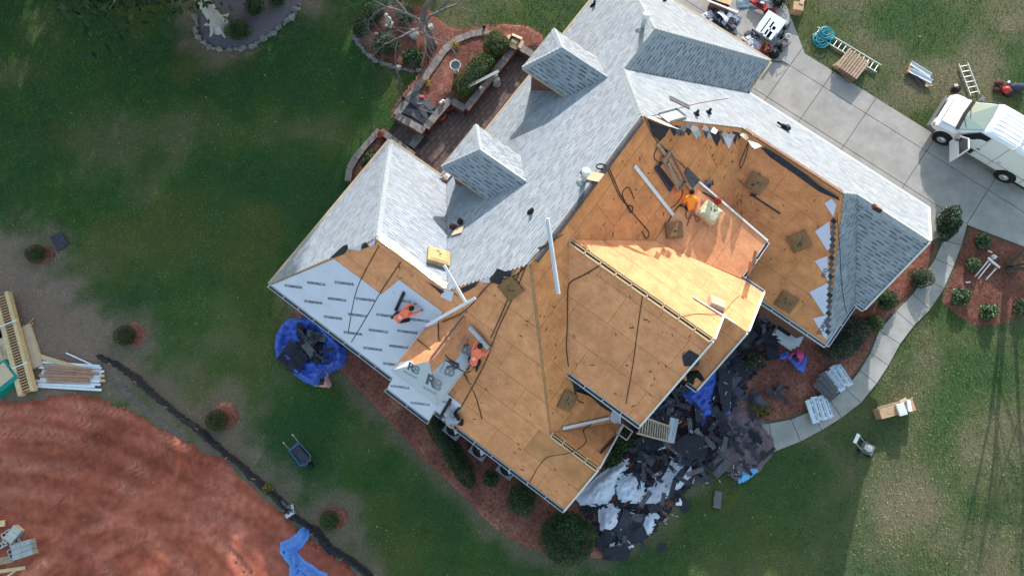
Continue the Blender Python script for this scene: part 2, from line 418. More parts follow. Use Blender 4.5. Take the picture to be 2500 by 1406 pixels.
def shingle_field(parent, poly, pl, seed, h=.02, bright=1., gapmul=1., soft=False):
    rd = random.Random(seed); d, e, k = frame(pl); E = .143/k
    es = [p[0]*e.x+p[1]*e.y for p in poly]; e0 = min(es); n = len(poly)
    VV = []; CC = []; row = 0
    def emit(x0, x1, s0, s1, t, c, t2=0.):
        a = d*x0; b = d*x1
        def pt(x, s, hh): return P3(pl, d.x*x+e.x*s, d.y*x+e.y*s, hh)
        v = [pt(x0, s0, h+t), pt(x1, s0, h+t), pt(x1, s1, h+t2), pt(x0, s1, h+t2), pt(x0, s0, h-.003), pt(x1, s0, h-.003)]
        VV.append(v); CC.append(c)
    while e0+row*E < max(es)-.01:
        s0 = e0+row*E; s1 = min(s0+E*1.12, max(es)); sm = s0+E*.5; xs = []
        for i in range(n):
            p = poly[i]; q = poly[(i+1) % n]; a = p[0]*e.x+p[1]*e.y-sm; b = q[0]*e.x+q[1]*e.y-sm
            if (a > 0) != (b > 0):
                t = a/(a-b); xs.append((p[0]+t*(q[0]-p[0]))*d.x+(p[1]+t*(q[1]-p[1]))*d.y)
        xs.sort()
        for x0, x1 in zip(xs[::2], xs[1::2]):
            x = x0-rd.random()*.5
            while x < x1:                                    # shingle tabs
                w = rd.uniform(.18, .55); g = rd.choice((.255, .275, .29, .295, .30, .305, .31, .325, .345))*bright
                a = max(x, x0); b = min(x+w, x1)
                if b-a > .02: emit(a, b, s0, s1, rd.choice((.0015, .002, .0025)), (g*.935, g*.985, g*1.07))
                x += w
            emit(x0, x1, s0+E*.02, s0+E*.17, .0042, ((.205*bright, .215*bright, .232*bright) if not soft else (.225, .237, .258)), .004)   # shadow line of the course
            x = x0-rd.random()*.6
            while x < x1:                                    # dark lower layer with its gap shade painted in, deeper on sunless slopes
                w = rd.uniform(.16, .36); g = rd.choice((.17, .19, .21, .23) if soft else (.18, .20, .215, .23) if gapmul <= 1 else (.11, .13, .145, .16))*bright
                a = max(x, x0); b = min(x+w, x1)
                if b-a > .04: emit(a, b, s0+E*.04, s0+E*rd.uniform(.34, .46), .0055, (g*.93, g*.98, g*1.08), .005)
                x += w+rd.choice((.12, .2, .28, .38, .5))/(gapmul**.5)
        row += 1
    cam = Vector((0, 0, CAM_H))
    for v, c in zip(VV, CC):
        w = W(v[0].x, v[0].y, v[0].z); SHINGLES.append(((w-cam).length-(0 if (v[1]-v[0]).length > .25 and c[1] > .2 else -30), parent, v, c))
def ridge(a, b, pla, plb, m='ridge_cap', step=.20, w=.15, name='ridge_cap'):
    "overlapping cap pieces bent over the line a-b (local u,v,z)"
    a = Vector(a); b = Vector(b); x = (b-a); L = x.length; x.normalize(); mb = MB(); n = int(L/step)
    for i in range(n):
        p = a+x*(i*step); q = a+x*min((i+1)*step*1.0+.05, L+.02); lift = .028; rl = random.uniform(0, .006)
        na = Vector((-pla[1], -pla[2], 1)).normalized(); nb = Vector((-plb[1], -plb[2], 1)).normalized()
        da = na.cross(x); db = x.cross(nb)
        if da.dot(Vector((-pla[1], -pla[2], 0))) < 0 and pla is not plb: pass
        up = (na+nb).normalized()
        for s, dd in ((1, da), (1, db)):
            if dd.z > 0: dd.negate()
        vs = [p+da*w+up*(lift), p+up*(lift+.012+rl), p+db*w+up*lift, q+da*w+up*(lift-.006), q+up*(lift+.004), q+db*w+up*(lift-.006)]
        vs += [v-up*.02 for v in vs]
        mb.add(vs, [(0, 1, 4, 3), (1, 2, 5, 4), (6, 9, 10, 7), (7, 10, 11, 8), (0, 6, 7, 1), (1, 7, 8, 2), (3, 4, 10, 9), (4, 5, 11, 10), (0, 3, 9, 6), (2, 8, 11, 5)])
    return obj(name, mb, m, house)
def slope(key, poly, th=.14, m='deck_base', label=None):
    pl = PL[key] if isinstance(key, str) else key
    o = obj('roof_slope', MB().slab([P3(pl, *p) for p in poly], th), m, house)
    if label: o['label'] = label
    return o, pl
def gutter(a, b, out, z, m='gutter', w=.13):
    "white trough on an eave from a to b (u,v), hanging outside along out"
    a = Vector((*a, z)); b = Vector((*b, z)); o = Vector((*out, 0)); mb = MB(); mi = MB()
    mb.beam(a+o*.012-Vector((0, 0, .05)), b+o*.012-Vector((0, 0, .05)), .02, .16)
    mb.beam(a+o*w-Vector((0, 0, .06)), b+o*w-Vector((0, 0, .06)), .018, .12)
    L = (b-a).length; n = max(1, int(L/.75)); x = (b-a)/L
    for i in range(n+1):
        p = a+x*(L*i/n); mb.beam(p+o*.01-Vector((0, 0, .012)), p+o*(w+.01)-Vector((0, 0, .012)), .03, .014)
    for p in (a, b): mb.beam(p-Vector((0, 0, .06)), p+o*w-Vector((0, 0, .06)), .01, .11)
    g = obj('gutter', mb, m, house)
    obj('gutter_trough', mi.beam(a+o*(w*.52)-Vector((0, 0, .105)), b+o*(w*.52)-Vector((0, 0, .105)), w-.03, .02), 'gutter_inside', g)
    return g
def trim(a, b, m='white_trim', w=.05, h=.20, name='rake_trim', drop=.06):
    return obj(name, MB().beam(Vector(a)-Vector((0, 0, drop)), Vector(b)-Vector((0, 0, drop)), w, h), m, house)

T = (-2.8, 11.2); Q = (.2, 14.675); Pp = (4.7, 14.675); Pq = (5.23, 15.2)
polyM1 = [(-8.5, 6.9), (-4.84, 2.76), (-2.8, 4.8), T, (-4.65, 13.34), (-4.65, 15.42), (-8.5, 19.68)]
polyLU = [(-11.55, -.9), (-8.04, 2.76), (-11.55, 6.9)]
polyLB = [(-11.55, 6.9), (-8.04, 2.76), (-4.84, 2.76), (-8.5, 6.9)]
polyF = [(-11.55, -.9), (-5.2, -.9), (-5.2, -1.38), (-3.05, -1.38), (-3.05, -.9), (3.15, -.9), (3.1, 1.), (1, 1), (-2.8, 4.8), (-4.84, 2.76), (-8.04, 2.76)]
polyPU = [(-2.8, 4.8), (1, 1), (2.92, 2.94), (2.92, 10.45), Q, T]
polyJ = [(1, 1), (3.1, 1), (3.15, 2.94), (2.92, 2.94)]
polyY = [(-2.3, 6.35), (3.38, 6.35), (3.36, 7.6), (4.34, 7.6), (4.42, 9.9), (3.43, 9.9), (3.43, 9.87), (0, 8.82)]
polyF2 = [(-2.3, 6.35), (.21, 3.05), (3.33, 3.05), (3.38, 6.35)]
polyF3 = [(3.2, 7.6), (3.2, 5.45), (4.38, 5.45), (4.34, 7.6)]
polyM3 = [(0, 11.68), (0, 8.82), (3.43, 9.87), (3.43, 11.68)]
polyB = [(-4.65, 13.34), T, Q, Pp, Pq, (8.35, 15.2), (8.35, 17.8), (-.49, 17.8)]
polyD1 = [(-4.65, 13.34), (-.49, 17.8), (-.49, 19.68), (-4.65, 15.42)]
polyB2 = [(-8.5, 19.68), (-4.65, 15.42), (-.49, 19.68)]
polyO1 = [Q, (2.92, 10.4), (7.9, 10.4), Pp]
polyLBL = [Pp, (7.9, 10.4), (7.95, 12.6), Pq]
polyDB = [Pq, (7.93, 12.6), (8.4, 12.6), (8.35, 15.2)]
# --- decks
sM1, _ = slope('M1', polyM1, label='shingled slope facing the patio with two hipped dormers')
sLU, _ = slope('LU', polyLU); sLB, _ = slope('LB', polyLB)
sF, _ = slope('F', polyF, label='bare front slope, partly covered with printed underlayment')
sPU, _ = slope('PU', polyPU); sJ, _ = slope('J', polyJ); sY, _ = slope('Y', polyY, label='sunlit bare slope of the tall front gable')
sF2, _ = slope('F2', polyF2); sF3, _ = slope('F3', polyF3); sM3, _ = slope('M3', polyM3)
sB, _ = slope('B', polyB); sD1, _ = slope('D1', polyD1); sB2, _ = slope('B2', polyB2)
sO1, _ = slope('O1', polyO1); sLBL, _ = slope('LBL', polyLBL); sDB, _ = slope('DB', polyDB)
# --- bare sheathing, panel by panel
def pickF(u, v):
    if u > .9 and v > -.2: return 'osb_stained'
panels(sF, [(-10.4, .2), (-6.9, .2), (-2.7, .2), (-2.7, -.88), (3.13, -.88), (3.08, .95), (.98, .95), (-2.83, 4.75), (-4.86, 2.72), (-8.1, 2.70)], PL['F'], 0, pick=pickF)
panels(sPU, [(-2.78, 4.85), (.98, 1.04), (2.9, 2.96), (2.9, 3.3), (.2, 3.3), (-2.3, 6.6), (-2.78, 6.6)], PL['PU'], .7, 'osb_orange')
panels(sPU, [(-2.78, 6.62), (-2.3, 6.38), (.05, 8.85), (.05, 11.6), (2.88, 11.6), (2.88, 10.52), (.22, 14.6), (-2.78, 11.2)], PL['PU'], .3, 'osb_orange')
panels(sJ, polyJ, PL['J'], .4, 'osb_orange')
panels(sY, polyY, PL['Y'], .9); panels(sF2, polyF2, PL['F2'], .2); panels(sF3, polyF3, PL['F3'], .5); panels(sM3, polyM3, PL['M3'], .5)
panels(sO1, [(.26, 14.5), (2.95, 10.42), (7.85, 10.42), (4.72, 14.6), (.3, 14.6)], PL['O1'], 1.1, 'osb_orange')
# --- shingles
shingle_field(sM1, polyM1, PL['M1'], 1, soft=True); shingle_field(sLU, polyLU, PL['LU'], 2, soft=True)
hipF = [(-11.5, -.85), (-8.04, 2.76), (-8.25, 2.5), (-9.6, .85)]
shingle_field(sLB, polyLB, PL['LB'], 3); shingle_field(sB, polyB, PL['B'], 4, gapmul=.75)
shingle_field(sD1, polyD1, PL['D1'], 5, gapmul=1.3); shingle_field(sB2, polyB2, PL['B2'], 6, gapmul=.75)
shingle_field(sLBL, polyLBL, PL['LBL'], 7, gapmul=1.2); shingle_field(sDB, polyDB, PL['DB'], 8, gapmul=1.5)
# --- dormers
def hip_dormer(c, w, f, zf, back, pl, axis, seed, felt=False):
    "hipped dormer: centre line c, half width w, front eave position f, eave height zf; axis 'u' (front towards -u) or 'v' (front towards -v)"
    s = .985; rz = zf+w*s
    def pt(a, b): return (a, b) if axis == 'u' else (b, a)         # a along the dormer, b across
    e1 = back(zf); e2 = back(rz)
    front = (zf-s*f, s, 0) if axis == 'u' else (zf-s*f, 0, s)
    lo = (zf-s*(c-w), 0, s) if axis == 'u' else (zf-s*(c-w), s, 0)
    hi = (zf+s*(c+w), 0, -s) if axis == 'u' else (zf+s*(c+w), -s, 0)
    pf = [pt(f, c-w), pt(f+w, c), pt(f, c+w)]
    plo = [pt(f, c-w), pt(e1, c-w), pt(e2, c), pt(f+w, c)]
    phi = [pt(f, c+w), pt(f+w, c), pt(e2, c), pt(e1, c+w)]
    res = []
    for pl2, po in ((front, pf), (lo, plo), (hi, phi)):
        o = obj('dormer_roof', MB().slab([P3(pl2, *p) for p in po], .10), 'osb', house); res.append((o, pl2, po))
    # walls under it
    i = .30; mb = MB(); base = (lambda a: zpl(pl, a, c) if axis == 'u' else zpl(pl, c, a))
    aa = [f+i, f+i+.12, e1+.1]
    for sgn in (-1, 1):
        b0 = c+sgn*(w-i); z0 = base(f+i)-.4
        q = [(f+i, z0), (e1+.3, base(e1+.3)-.4), (e1+.3, base(e1+.3)-.02), (e1-.02, zf+.2), (f+i, zf+.2)]
        vs = [Vector((*pt(a, b0-.05), z)) for a, z in q]+[Vector((*pt(a, b0+.05), z)) for a, z in q]
        mb.add(vs, [(0, 1, 2, 3, 4), (9, 8, 7, 6, 5)]+[(k, 5+k, 5+(k+1) % 5, (k+1) % 5) for k in range(5)])
    p0 = pt(f+i, c); d = (.1, 2*(w-i)) if axis == 'u' else (2*(w-i), .1)
    mb.box((p0[0], p0[1], (base(f+i)-.4+zf+.2)/2), (d[0], d[1], zf+.2-base(f+i)+.4))
    wl = obj('dormer_wall', mb, 'brick', house)
    # soffit, eave fascia, window
    fx = MB()
    for (a0, b0), (a1, b1) in (((f, c-w), (f, c+w)), ((f, c-w), (e1, c-w)), ((f, c+w), (e1, c+w))):
        fx.beam((*pt(a0, b0), zf-.06), (*pt(a1, b1), zf-.06), .05, .14)
    obj('dormer_fascia', fx, 'tan_fascia' if axis == 'u' else 'gutter', house)
    pw = pt(f+i-.06, c); dd = (.03, .8) if axis == 'u' else (.8, .03)
    win = obj('dormer_window', MB().box((pw[0], pw[1], zf-.55), (dd[0], dd[1], .9)), 'glass', house)
    fr = MB()
    for q in (-1, 1):
        o2 = pt(f+i-.08, c+q*.42); fr.box((o2[0], o2[1], zf-.55), (.06, .06, .98))
    for q in (-1, 1): fr.box((pw[0], pw[1], zf-.55+q*.47), (max(dd[0], .07), max(dd[1], .07), .06))
    obj('window_frame', fr, 'white_trim', win)
    # caps
    if not felt:
        for k, (o, pl2, po) in enumerate(res): shingle_field(o, po, pl2, seed+k, gapmul=1.4)
    A = (*pt(f+w, c), rz); m = 'ridge_cap'
    if not felt:
        ridge((*pt(f, c-w), zf), A, front, lo, m, w=.13); ridge((*pt(f, c+w), zf), A, front, hi, m, w=.13); ridge(A, (*pt(e2, c), rz), lo, hi, m, w=.13)
    return res
dA = hip_dormer(12.89, 1.07, -8.2, 5.45, lambda z: z-11.5, PL['M1'], 'u', 20)
dB_ = hip_dormer(7.68, 1.09, -8.22, 5.46, lambda z: z-11.5, PL['M1'], 'u', 30)
dC = hip_dormer(-3.89, 1.05, -.62, 5.27, lambda z: z-3.9, PL['F'], 'v', 40, felt=True)
panels(dC[1][0], dC[1][2], dC[1][1], .3, 'osb'); panels(dC[2][0], dC[2][2], dC[2][1], .3, 'osb'); panels(dC[0][0], dC[0][2], dC[0][1], .3, 'osb')
# one object for each of the 300 shingle tabs nearest the camera, the rest one field per slope
SHINGLES.sort(key=lambda t: t[0])
FQ = [(0, 1, 2, 3), (4, 5, 1, 0), (0, 3, 4), (1, 5, 2)]
def shingle_mesh(items, name):
    n = len(items); V = np.array([[tuple(p) for p in it[2]] for it in items], np.float32).reshape(-1, 3)
    C = np.repeat(np.array([it[3] for it in items], np.float32), 6, 0)
    T3 = np.array([(0, 1, 2), (0, 2, 3), (4, 5, 1), (4, 1, 0), (0, 3, 4), (1, 5, 2)], np.int32)
    F = (T3[None]+np.arange(n)[:, None, None]*6).reshape(-1, 3)
    return numpy_mesh(name, V, F, 'shingle', C)
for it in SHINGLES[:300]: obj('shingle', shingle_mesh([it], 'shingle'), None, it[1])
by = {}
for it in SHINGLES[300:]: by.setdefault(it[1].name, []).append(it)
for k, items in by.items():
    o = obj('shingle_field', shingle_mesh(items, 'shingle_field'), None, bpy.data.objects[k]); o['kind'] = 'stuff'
# --- hips and ridges that are finished
def U3(k, u, v): return (u, v, zpl(PL[k], u, v))
ridge(U3('M1', -8.5, 19.68), U3('M1', -4.65, 15.42), PL['M1'], PL['B2']); ridge(U3('M1', -4.65, 15.42), U3('M1', -4.65, 13.34), PL['M1'], PL['D1'], w=.2)
ridge(U3('M1', -4.65, 13.34), U3('M1', -2.9, 11.3), PL['M1'], PL['B'], w=.17); ridge(U3('D1', -4.65, 15.42), U3('D1', -.49, 19.68), PL['D1'], PL['B2'], w=.18)
ridge(U3('LU', -11.55, 6.9), U3('LU', -8.04, 2.76), PL['LU'], PL['LB'], w=.17)
ridge(U3('LBL', *Pp), U3('LBL', *Pq), PL['LBL'], PL['B']); ridge((5.23, 15.2, 5.25), (8.37, 15.2, 5.25), PL['DB'], PL['B'], w=.2)
# --- walls (brick), set in under the eaves
def wall(u0, u1, v0, v1, z1, z0=-.1, m='brick'):
    return obj('wall', MB().box(((u0+u1)/2, (v0+v1)/2, (z0+z1)/2), (u1-u0, v1-v0, z1-z0)), m, house)
wall(-11.1, -5., -.45, 6.45, 3.1); wall(-8.05, 2.7, -.46, 6.4, 3.1); wall(-8.04, -.95, 6.3, 19.22, 3.1); wall(-1, 7.45, 10.85, 17.35, 3.1); wall(6, 7.95, 13.05, 17.34, 3.1)
wall(-4.75, -3.5, -.93, 0, 2.6)
def gable_wall(axis_u, prof, th=.2):
    vs = [Vector((axis_u-th/2, v, z)) for v, z in prof]+[Vector((axis_u+th/2, v, z)) for v, z in prof]; n = len(prof)
    obj('gable_wall', MB().add(vs, [tuple(range(n)), tuple(range(2*n-1, n-1, -1))]+[(i, n+i, n+(i+1) % n, (i+1) % n) for i in range(n)]), 'brick', house)
gable_wall(2.95, [(3.4, 0), (9.5, 0), (9.5, 5.1), (6.35, 8.02), (3.4, 5.75)]); gable_wall(3.95, [(5.8, 0), (9.5, 0), (9.5, 5.1), (7.6, 6.85), (5.8, 5.15)])
gable_wall(2.72, [(-.45, 0), (2.5, 0), (2.5, 3.2), (1, 4.7), (-.45, 3.25)]); gable_wall(7.98, [(13.05, 0), (17.35, 0), (17.35, 3.1), (15.2, 5.0), (13.05, 3.1)])
wall(.3, 2.9, 3.35, 9.4, 5.3); wall(2.9, 3.9, 5.8, 9.45, 4.9); wall(.1, 3., 9., 11.35, 4.85)
# --- eaves: gutters and trim
gutter((-11.55, -.9), (-5.22, -.9), (0, -1), 3.0); gutter((-3.03, -.9), (-2.2, -.9), (0, -1), 3.0); gutter((-1.95, -.9), (3.15, -.9), (0, -1), 3.0); gutter((-5.2, -1.38), (-3.05, -1.38), (0, -1), 2.52)
gutter((.21, 3.05), (3.33, 3.05), (0, -1), zpl(PL['F2'], 0, 3.05)); gutter((3.43, 9.98), (3.43, 11.68), (1, 0), zpl(PL['M3'], 3.43, 0)); gutter((3.5, 9.9), (4.42, 9.9), (0, 1), zpl(PL['Y'], 0, 9.9))
gutter((2.95, 10.4), (7.9, 10.4), (0, -1), zpl(PL['O1'], 0, 10.4)); gutter((7.9, 10.4), (7.95, 12.5), (1, 0), 2.95); gutter((7.95, 12.6), (8.4, 12.6), (0, -1), 2.92)
gutter((3.95, 5.45), (4.38, 5.45), (0, -1), zpl(PL['F3'], 0, 5.45))
for a, b in (((-11.55, -.9), (-11.55, 6.9)), ((-11.55, 6.9), (-8.5, 6.9)), ((-8.5, 6.9), (-8.5, 19.68)), ((-8.5, 19.68), (-.49, 19.68)), ((-.49, 19.68), (-.49, 17.8)), ((-.49, 17.8), (8.35, 17.8))):
    dv = Vector((b[0]-a[0], b[1]-a[1])).normalized(); o = Vector((-dv.y, dv.x))*.05
    obj('eave_trim', MB().beam((a[0]+o.x, a[1]+o.y, 2.94), (b[0]+o.x, b[1]+o.y, 2.94), .09, .17), 'tan_fascia' if a[0] < -5 or a[1] > 18 else 'white_trim', house)
z = lambda k, u, v: zpl(PL[k], u, v)
for a, b, k in (((3.38, 6.35), (3.33, 3.05), 'F2'), ((3.38, 6.35), (3.36, 7.6), 'Y'), ((4.34, 7.6), (4.42, 9.9), 'Y'), ((4.34, 7.6), (4.38, 5.45), 'F3'), ((3.1, 1.), (3.15, -.9), 'F'), ((3.1, 1), (3.15, 2.94), 'J'), ((0.02, 11.7), (3.43, 11.7), 'M3'), ((8.37, 15.2), (8.42, 12.6), 'DB'), ((8.37, 15.2), (8.37, 17.8), 'B')):
    trim((*a, z(k, *a)+.03), (*b, z(k, *b)+.03), w=.06 if k != 'M3' else .07)
# --- raised side of the shallow upper roof
gable_wall2 = MB(); q = [(0, 5.5), (3.4, 2.6), (3.4, 4.95), (0, 5.86)]
gable_wall2.add([Vector((u, 11.55, zz)) for u, zz in q]+[Vector((u, 11.64, zz)) for u, zz in q], [(0, 1, 2, 3), (7, 6, 5, 4)]+[(i, 4+i, 4+(i+1) % 4, (i+1) % 4) for i in range(4)])
obj('side_wall', gable_wall2, 'brick', house)
# --- open ridge slots of the two front gables: framing strips with rafters
def ridge_slot(a, b, n):
    a = Vector(a); b = Vector(b); mb = MB(); y = Vector((0, 1, 0))
    for s in (-.11, .11): mb.beam(a+y*s+Vector((0, 0, -.045)), b+y*s+Vector((0, 0, -.045)), .05, .03)
    k = MB().beam(a+Vector((0, 0, .012)), b+Vector((0, 0, .012)), .11, .03)
    o = obj('ridge_slot', k, 'black', house)
    r = MB()
    for i in range(n+1):
        p = a+(b-a)*(i/n); r.beam(p-y*.10+Vector((0, 0, .03)), p+y*.10+Vector((0, 0, .03)), .05, .02)
    r.beam(a-y*.115+Vector((0, 0, .0)), b-y*.115+Vector((0, 0, .0)), .05, .05); r.beam(a+Vector((0, 0, .034)), b+Vector((0, 0, .034)), .035, .012)
    obj('rafter_ends', r, 'lumber', o)
ridge_slot((-2.25, 6.35, 8.2), (3.3, 6.35, 8.2), 9); ridge_slot((1.05, 1, 4.9), (3.05, 1, 4.9), 4)
mb = MB(); mb.beam((-3.94, .55, 6.33), (-3.94, 2.4, 6.33), .05, .06); mb.beam((-3.82, .55, 6.33), (-3.82, 2.4, 6.33), .05, .06); obj('ridge_slot', mb, 'lumber_red', house)
obj('ridge_board', MB().beam((-8.0, 2.76, 6.68), (-4.9, 2.76, 6.68), .07, .05), 'lumber', house); obj('ridge_board', MB().beam((.3, 14.67, 5.74), (4.6, 14.67, 5.74), .09, .05), 'lumber_red', house)
# --- underlayment
def sheet(parent, poly, pl, m, h=.03, name='underlayment', th=.006):
    return obj(name, MB().slab([P3(pl, *p, h) for p in poly], th), m, parent)
pF = PL['F']
e = [on_uv(x, y, pF) for x, y in ((812, 634), (968, 757), (988, 714), (1060, 772))]
vA = e[0][1]
und = []
for v0, v1, u1 in ((-.88, .25, -4.62), (.245, 1.35, -4.62)):
    und.append(sheet(sF, [(-11.45+(v0+.88)*.98, v0), (u1, v0), (u1, v1), (-11.45+(v1+.88)*.98, v1)], pF, 'underlayment', .03+.004*len(und)))
und.append(sheet(sF, [(-7.0, 1.34), (-4.62, 1.34), (-4.62, 2.1), (-6.6, 2.1)], pF, 'underlayment', .040))
und.append(sheet(sF, [(-5.17, -1.36), (-3.07, -1.36), (-3.07, -.88), (-2.25, -.88), (-2.25, -.1), (-5.17, -.1)], pF, 'underlayment', .042))
for k in (0, 1, 2):
    pass
d0 = dC[0]; sheet(d0[0], d0[2], d0[1], 'underlayment_grey', .03)
d2 = dC[2]; sheet(d2[0], [(-2.86, -.58), (-3.25, -.2), (-3.25, 2.05), (-2.86, 1.4)], d2[1], 'underlayment_grey', .03); sheet(d2[0], [(-3.24, -.15), (-3.6, .2), (-3.52, .75), (-3.24, .95)], d2[1], 'underlayment_grey', .032)
d1 = dC[1]; sheet(d1[0], [(-4.92, -.6), (-4.3, .05), (-4.55, .05), (-4.86, -.2)], d1[1], 'drip_edge', .03)
# --- printed lettering
def lettering(parent, text, p, q, pl, size, m, h=.04, align='CENTER', local=None, name='printed_lettering'):
    "flat lettering centred on pixel p, reading towards pixel q, lying on a roof plane"
    cu = bpy.data.curves.new('txt', 'FONT'); cu.body = text; cu.size = size; cu.align_x = align; cu.align_y = 'CENTER'; cu.offset = .006*size/.2
    t = bpy.data.objects.new('txt', cu); COL.objects.link(t)
    bpy.context.view_layer.update()
    me = bpy.data.meshes.new_from_object(t.evaluated_get(bpy.context.evaluated_depsgraph_get())); bpy.data.objects.remove(t)
    a = on_uv(*p, pl, h); b = on_uv(*q, pl, h); A = P3(pl, *a, h); Bq = P3(pl, *b, h); x = (Bq-A).normalized(); n = Vector((-pl[1], -pl[2], 1)).normalized(); y = n.cross(x)
    mm = Matrix((x, y, n)).transposed().to_4x4(); mm.translation = A; me.transform(mm)
    me.materials.clear(); me.materials.append(M[m])
    return obj(name, me, None, parent)
cl = [on(x, y, pF) for x, y in ((690, 690), (803, 640), (990, 775), (1045, 800), (948, 902))]
clp = [to_uv(c) for c in cl]
cache = {}
def storm(px, py, inv, part=None):
    sgn = -1 if inv else 1
    txt = part or 'STORM/GEAR'
    u, v = on_uv(px, py, pF)
    par = und[0] if v < .25 else und[1] if v < 1.35 else und[2]
    lettering(par, txt, (px, py), (px+sgn*40, py+sgn*4.5), pF, .15, 'print_dark', .047)
for (x0, y0), (dx, dy), n, inv in (((716, 700), (48.5, 38), 6, 0), ((840, 692), (51.5, 39.5), 4, 0), ((771.5, 692), (50.5, 38.5), 5, 1)):
    for k in range(n):
        x, y = x0+dx*k, y0+dy*k; u, v = on_uv(x, y, pF)
        if -11 < u < -5.15 and v > -.75: storm(x, y, inv)
storm(990, 735, 1, 'STORM'); storm(1022, 781, 1); storm(976, 944, 1); storm(1025, 985, 1); lettering(und[3], 'STORM', (1088, 980), (1048, 976), pF, .16, 'print_mid', .05)
for (x, y), t, (x2, y2) in (((2003, 805), 'TORM', (2014, 780)), ((2008, 690), 'STO', (2020, 668))): pass
def r8(parent, pl, c, ang, s=.62):
    a = R(ang); w = 16*s/.62
    def at(dx, dy): return (c[0]+dx*math.cos(a)-dy*math.sin(a), c[1]+dx*math.sin(a)+dy*math.cos(a))
    x = (math.cos(a)*20, math.sin(a)*20)
    for t, dx, m in (('R', -.55*w, 'print_dark'), ('8', .6*w, 'print_mid')):
        p = at(dx, -3); lettering(parent, t, p, (p[0]+x[0], p[1]+x[1]), pl, s, m, .045, name='printed_logo')
    p = at(0, 17*s/.62); lettering(parent, 'REALBUILT', p, (p[0]+x[0], p[1]+x[1]), pl, .12, 'print_faint', .045)
r8(d0[0], d0[1], (1058, 938), 30, .66); r8(d0[0], d0[1], (1008, 903), 30, .5); r8(d2[0], d2[1], (1098, 898), 118, .62); r8(d2[0], d2[1], (1141, 846), 118, .62)
# --- loose felt and flashing along the work edges
def flap(parent, pts, pl, m, th=.006):
    "a bent scrap: pixel corners each with a height above the roof plane"
    vs = []
    for x, y, h in pts:
        u, v = on_uv(x, y, pl, h); vs.append(Vector((u, v, zpl(pl, u, v)+h)))
    n = len(vs); a = sum(vs[i].x*vs[(i+1) % n].y-vs[(i+1) % n].x*vs[i].y for i in range(n))
    if a < 0: vs = vs[::-1]
    lo = [v-Vector((0, 0, th)) for v in vs]; c = sum(vs, Vector())/n; cl_ = c-Vector((0, 0, th)); mb = MB()
    mb.add(vs+[c]+lo+[cl_], [(i, (i+1) % n, n) for i in range(n)]+[(n+1+(i+1) % n, n+1+i, 2*n+1) for i in range(n)]+[(i, n+1+i, n+1+(i+1) % n, (i+1) % n) for i in range(n)])
    return obj('felt_flap', mb, m, parent)
PU = PL['PU']
flap(sPU, [(1580, 292, .03), (1598, 299, .06), (1636, 312, .05), (1624, 333, .03), (1611, 346, .03), (1595, 330, .03)], PU, 'felt')
for i, (x, y, w, hgt, m) in enumerate(((1645, 316, 14, 18, 'felt'), (1657, 320, 14, 15, 'scrap_back'), (1668, 318, 14, 18, 'scrap_back'), (1682, 318, 17, 15, 'felt'), (1700, 316, 24, 26, 'underlayment_grey'), (1716, 316, 16, 22, 'osb_stained'), (1724, 318, 15, 22, 'scrap_back'), (1738, 325, 14, 16, 'underlayment_grey'), (1750, 328, 26, 32, 'felt'), (1766, 330, 15, 26, 'scrap_back'), (1779, 336, 22, 30, 'underlayment'), (1794, 332, 14, 22, 'felt'))):
    flap(sPU, [(x-w*.75, y-9, .05), (x+w*.75, y-7, .045), (x+w*.35, y+hgt*.35, .035), (x+w*.05, y+hgt*.95, .03), (x-w*.4, y+hgt*.3, .04)], PU, m)
rdf = random.Random(77)
for i in range(17):
    t_ = i/16; x = 1648+t_*160+rdf.uniform(-4, 4); y = 313+t_*16+rdf.uniform(-3, 4); w = rdf.uniform(9, 16); hgt = rdf.uniform(9, 24)
    flap(sPU, [(x-w*.6, y-6, .03), (x+w*.6, y-5, .028), (x+w*.25, y+hgt*.4, .026), (x+rdf.uniform(-3, 3), y+hgt, .024), (x-w*.3, y+hgt*.3, .026)], PU, rdf.choice(('felt', 'felt', 'scrap_back', 'scrap', 'underlayment_grey')))
PB = PL['B']
flap(sB, [(1578, 286, .02), (1592, 284, .05), (1640, 306, .06), (1664, 318, .03), (1625, 306, .03)], PB, 'galvanised')
for x, y in ((1668, 312), (1682, 306), (1695, 313), (1722, 312), (1744, 318), (1770, 326), (1786, 330)):
    flap(sB, [(x-9, y+4, .05), (x-2, y-8, .035), (x+9, y+1, .035), (x+3, y+10, .05)], PB, random.choice(('scrap_back', 'underlayment_grey', 'scrap', 'felt')))
flap(sB, [(1806, 330, .2), (1812, 325, .26), (1822, 327, .25), (1828, 338, .2), (1822, 343, .18)], PB, 'silver_film')
flap(sB, [(1826, 343, .04), (1834, 356, .05), (1843, 364, .05), (1860, 357, .04), (1850, 350, .03)], PB, 'underlayment_grey')
flap(sO1, [(1858, 362, .05), (1872, 362, .09), (1905, 382, .08), (1975, 432, .10), (2012, 463, .10), (2048, 482, .08), (2050, 490, .05), (2000, 468, .05), (1940, 425, .04), (1880, 384, .03)], PL['O1'], 'felt')
# steps of underlayment where the shingling stopped
OP = PL['O1']
for (x, y), (x2, y2), (x3, y3), (x4, y4) in (((2013, 497), (2030, 485), (2042, 500), (2035, 530)), ((1990, 565), (2025, 540), (2030, 600), (2020, 612)), ((1989, 637), (2020, 625), (2024, 690), (2018, 678)), ((1976, 713), (2022, 690), (2022, 770), (2012, 768)), ((1985, 777), (2022, 768), (2020, 832), (2012, 822))):
    o = flap(sO1, [(x, y, .035), (x2, y2, .035), (x3, y3, .035), (x4, y4, .035)], OP, 'underlayment'); o.name = 'underlayment_step'
    
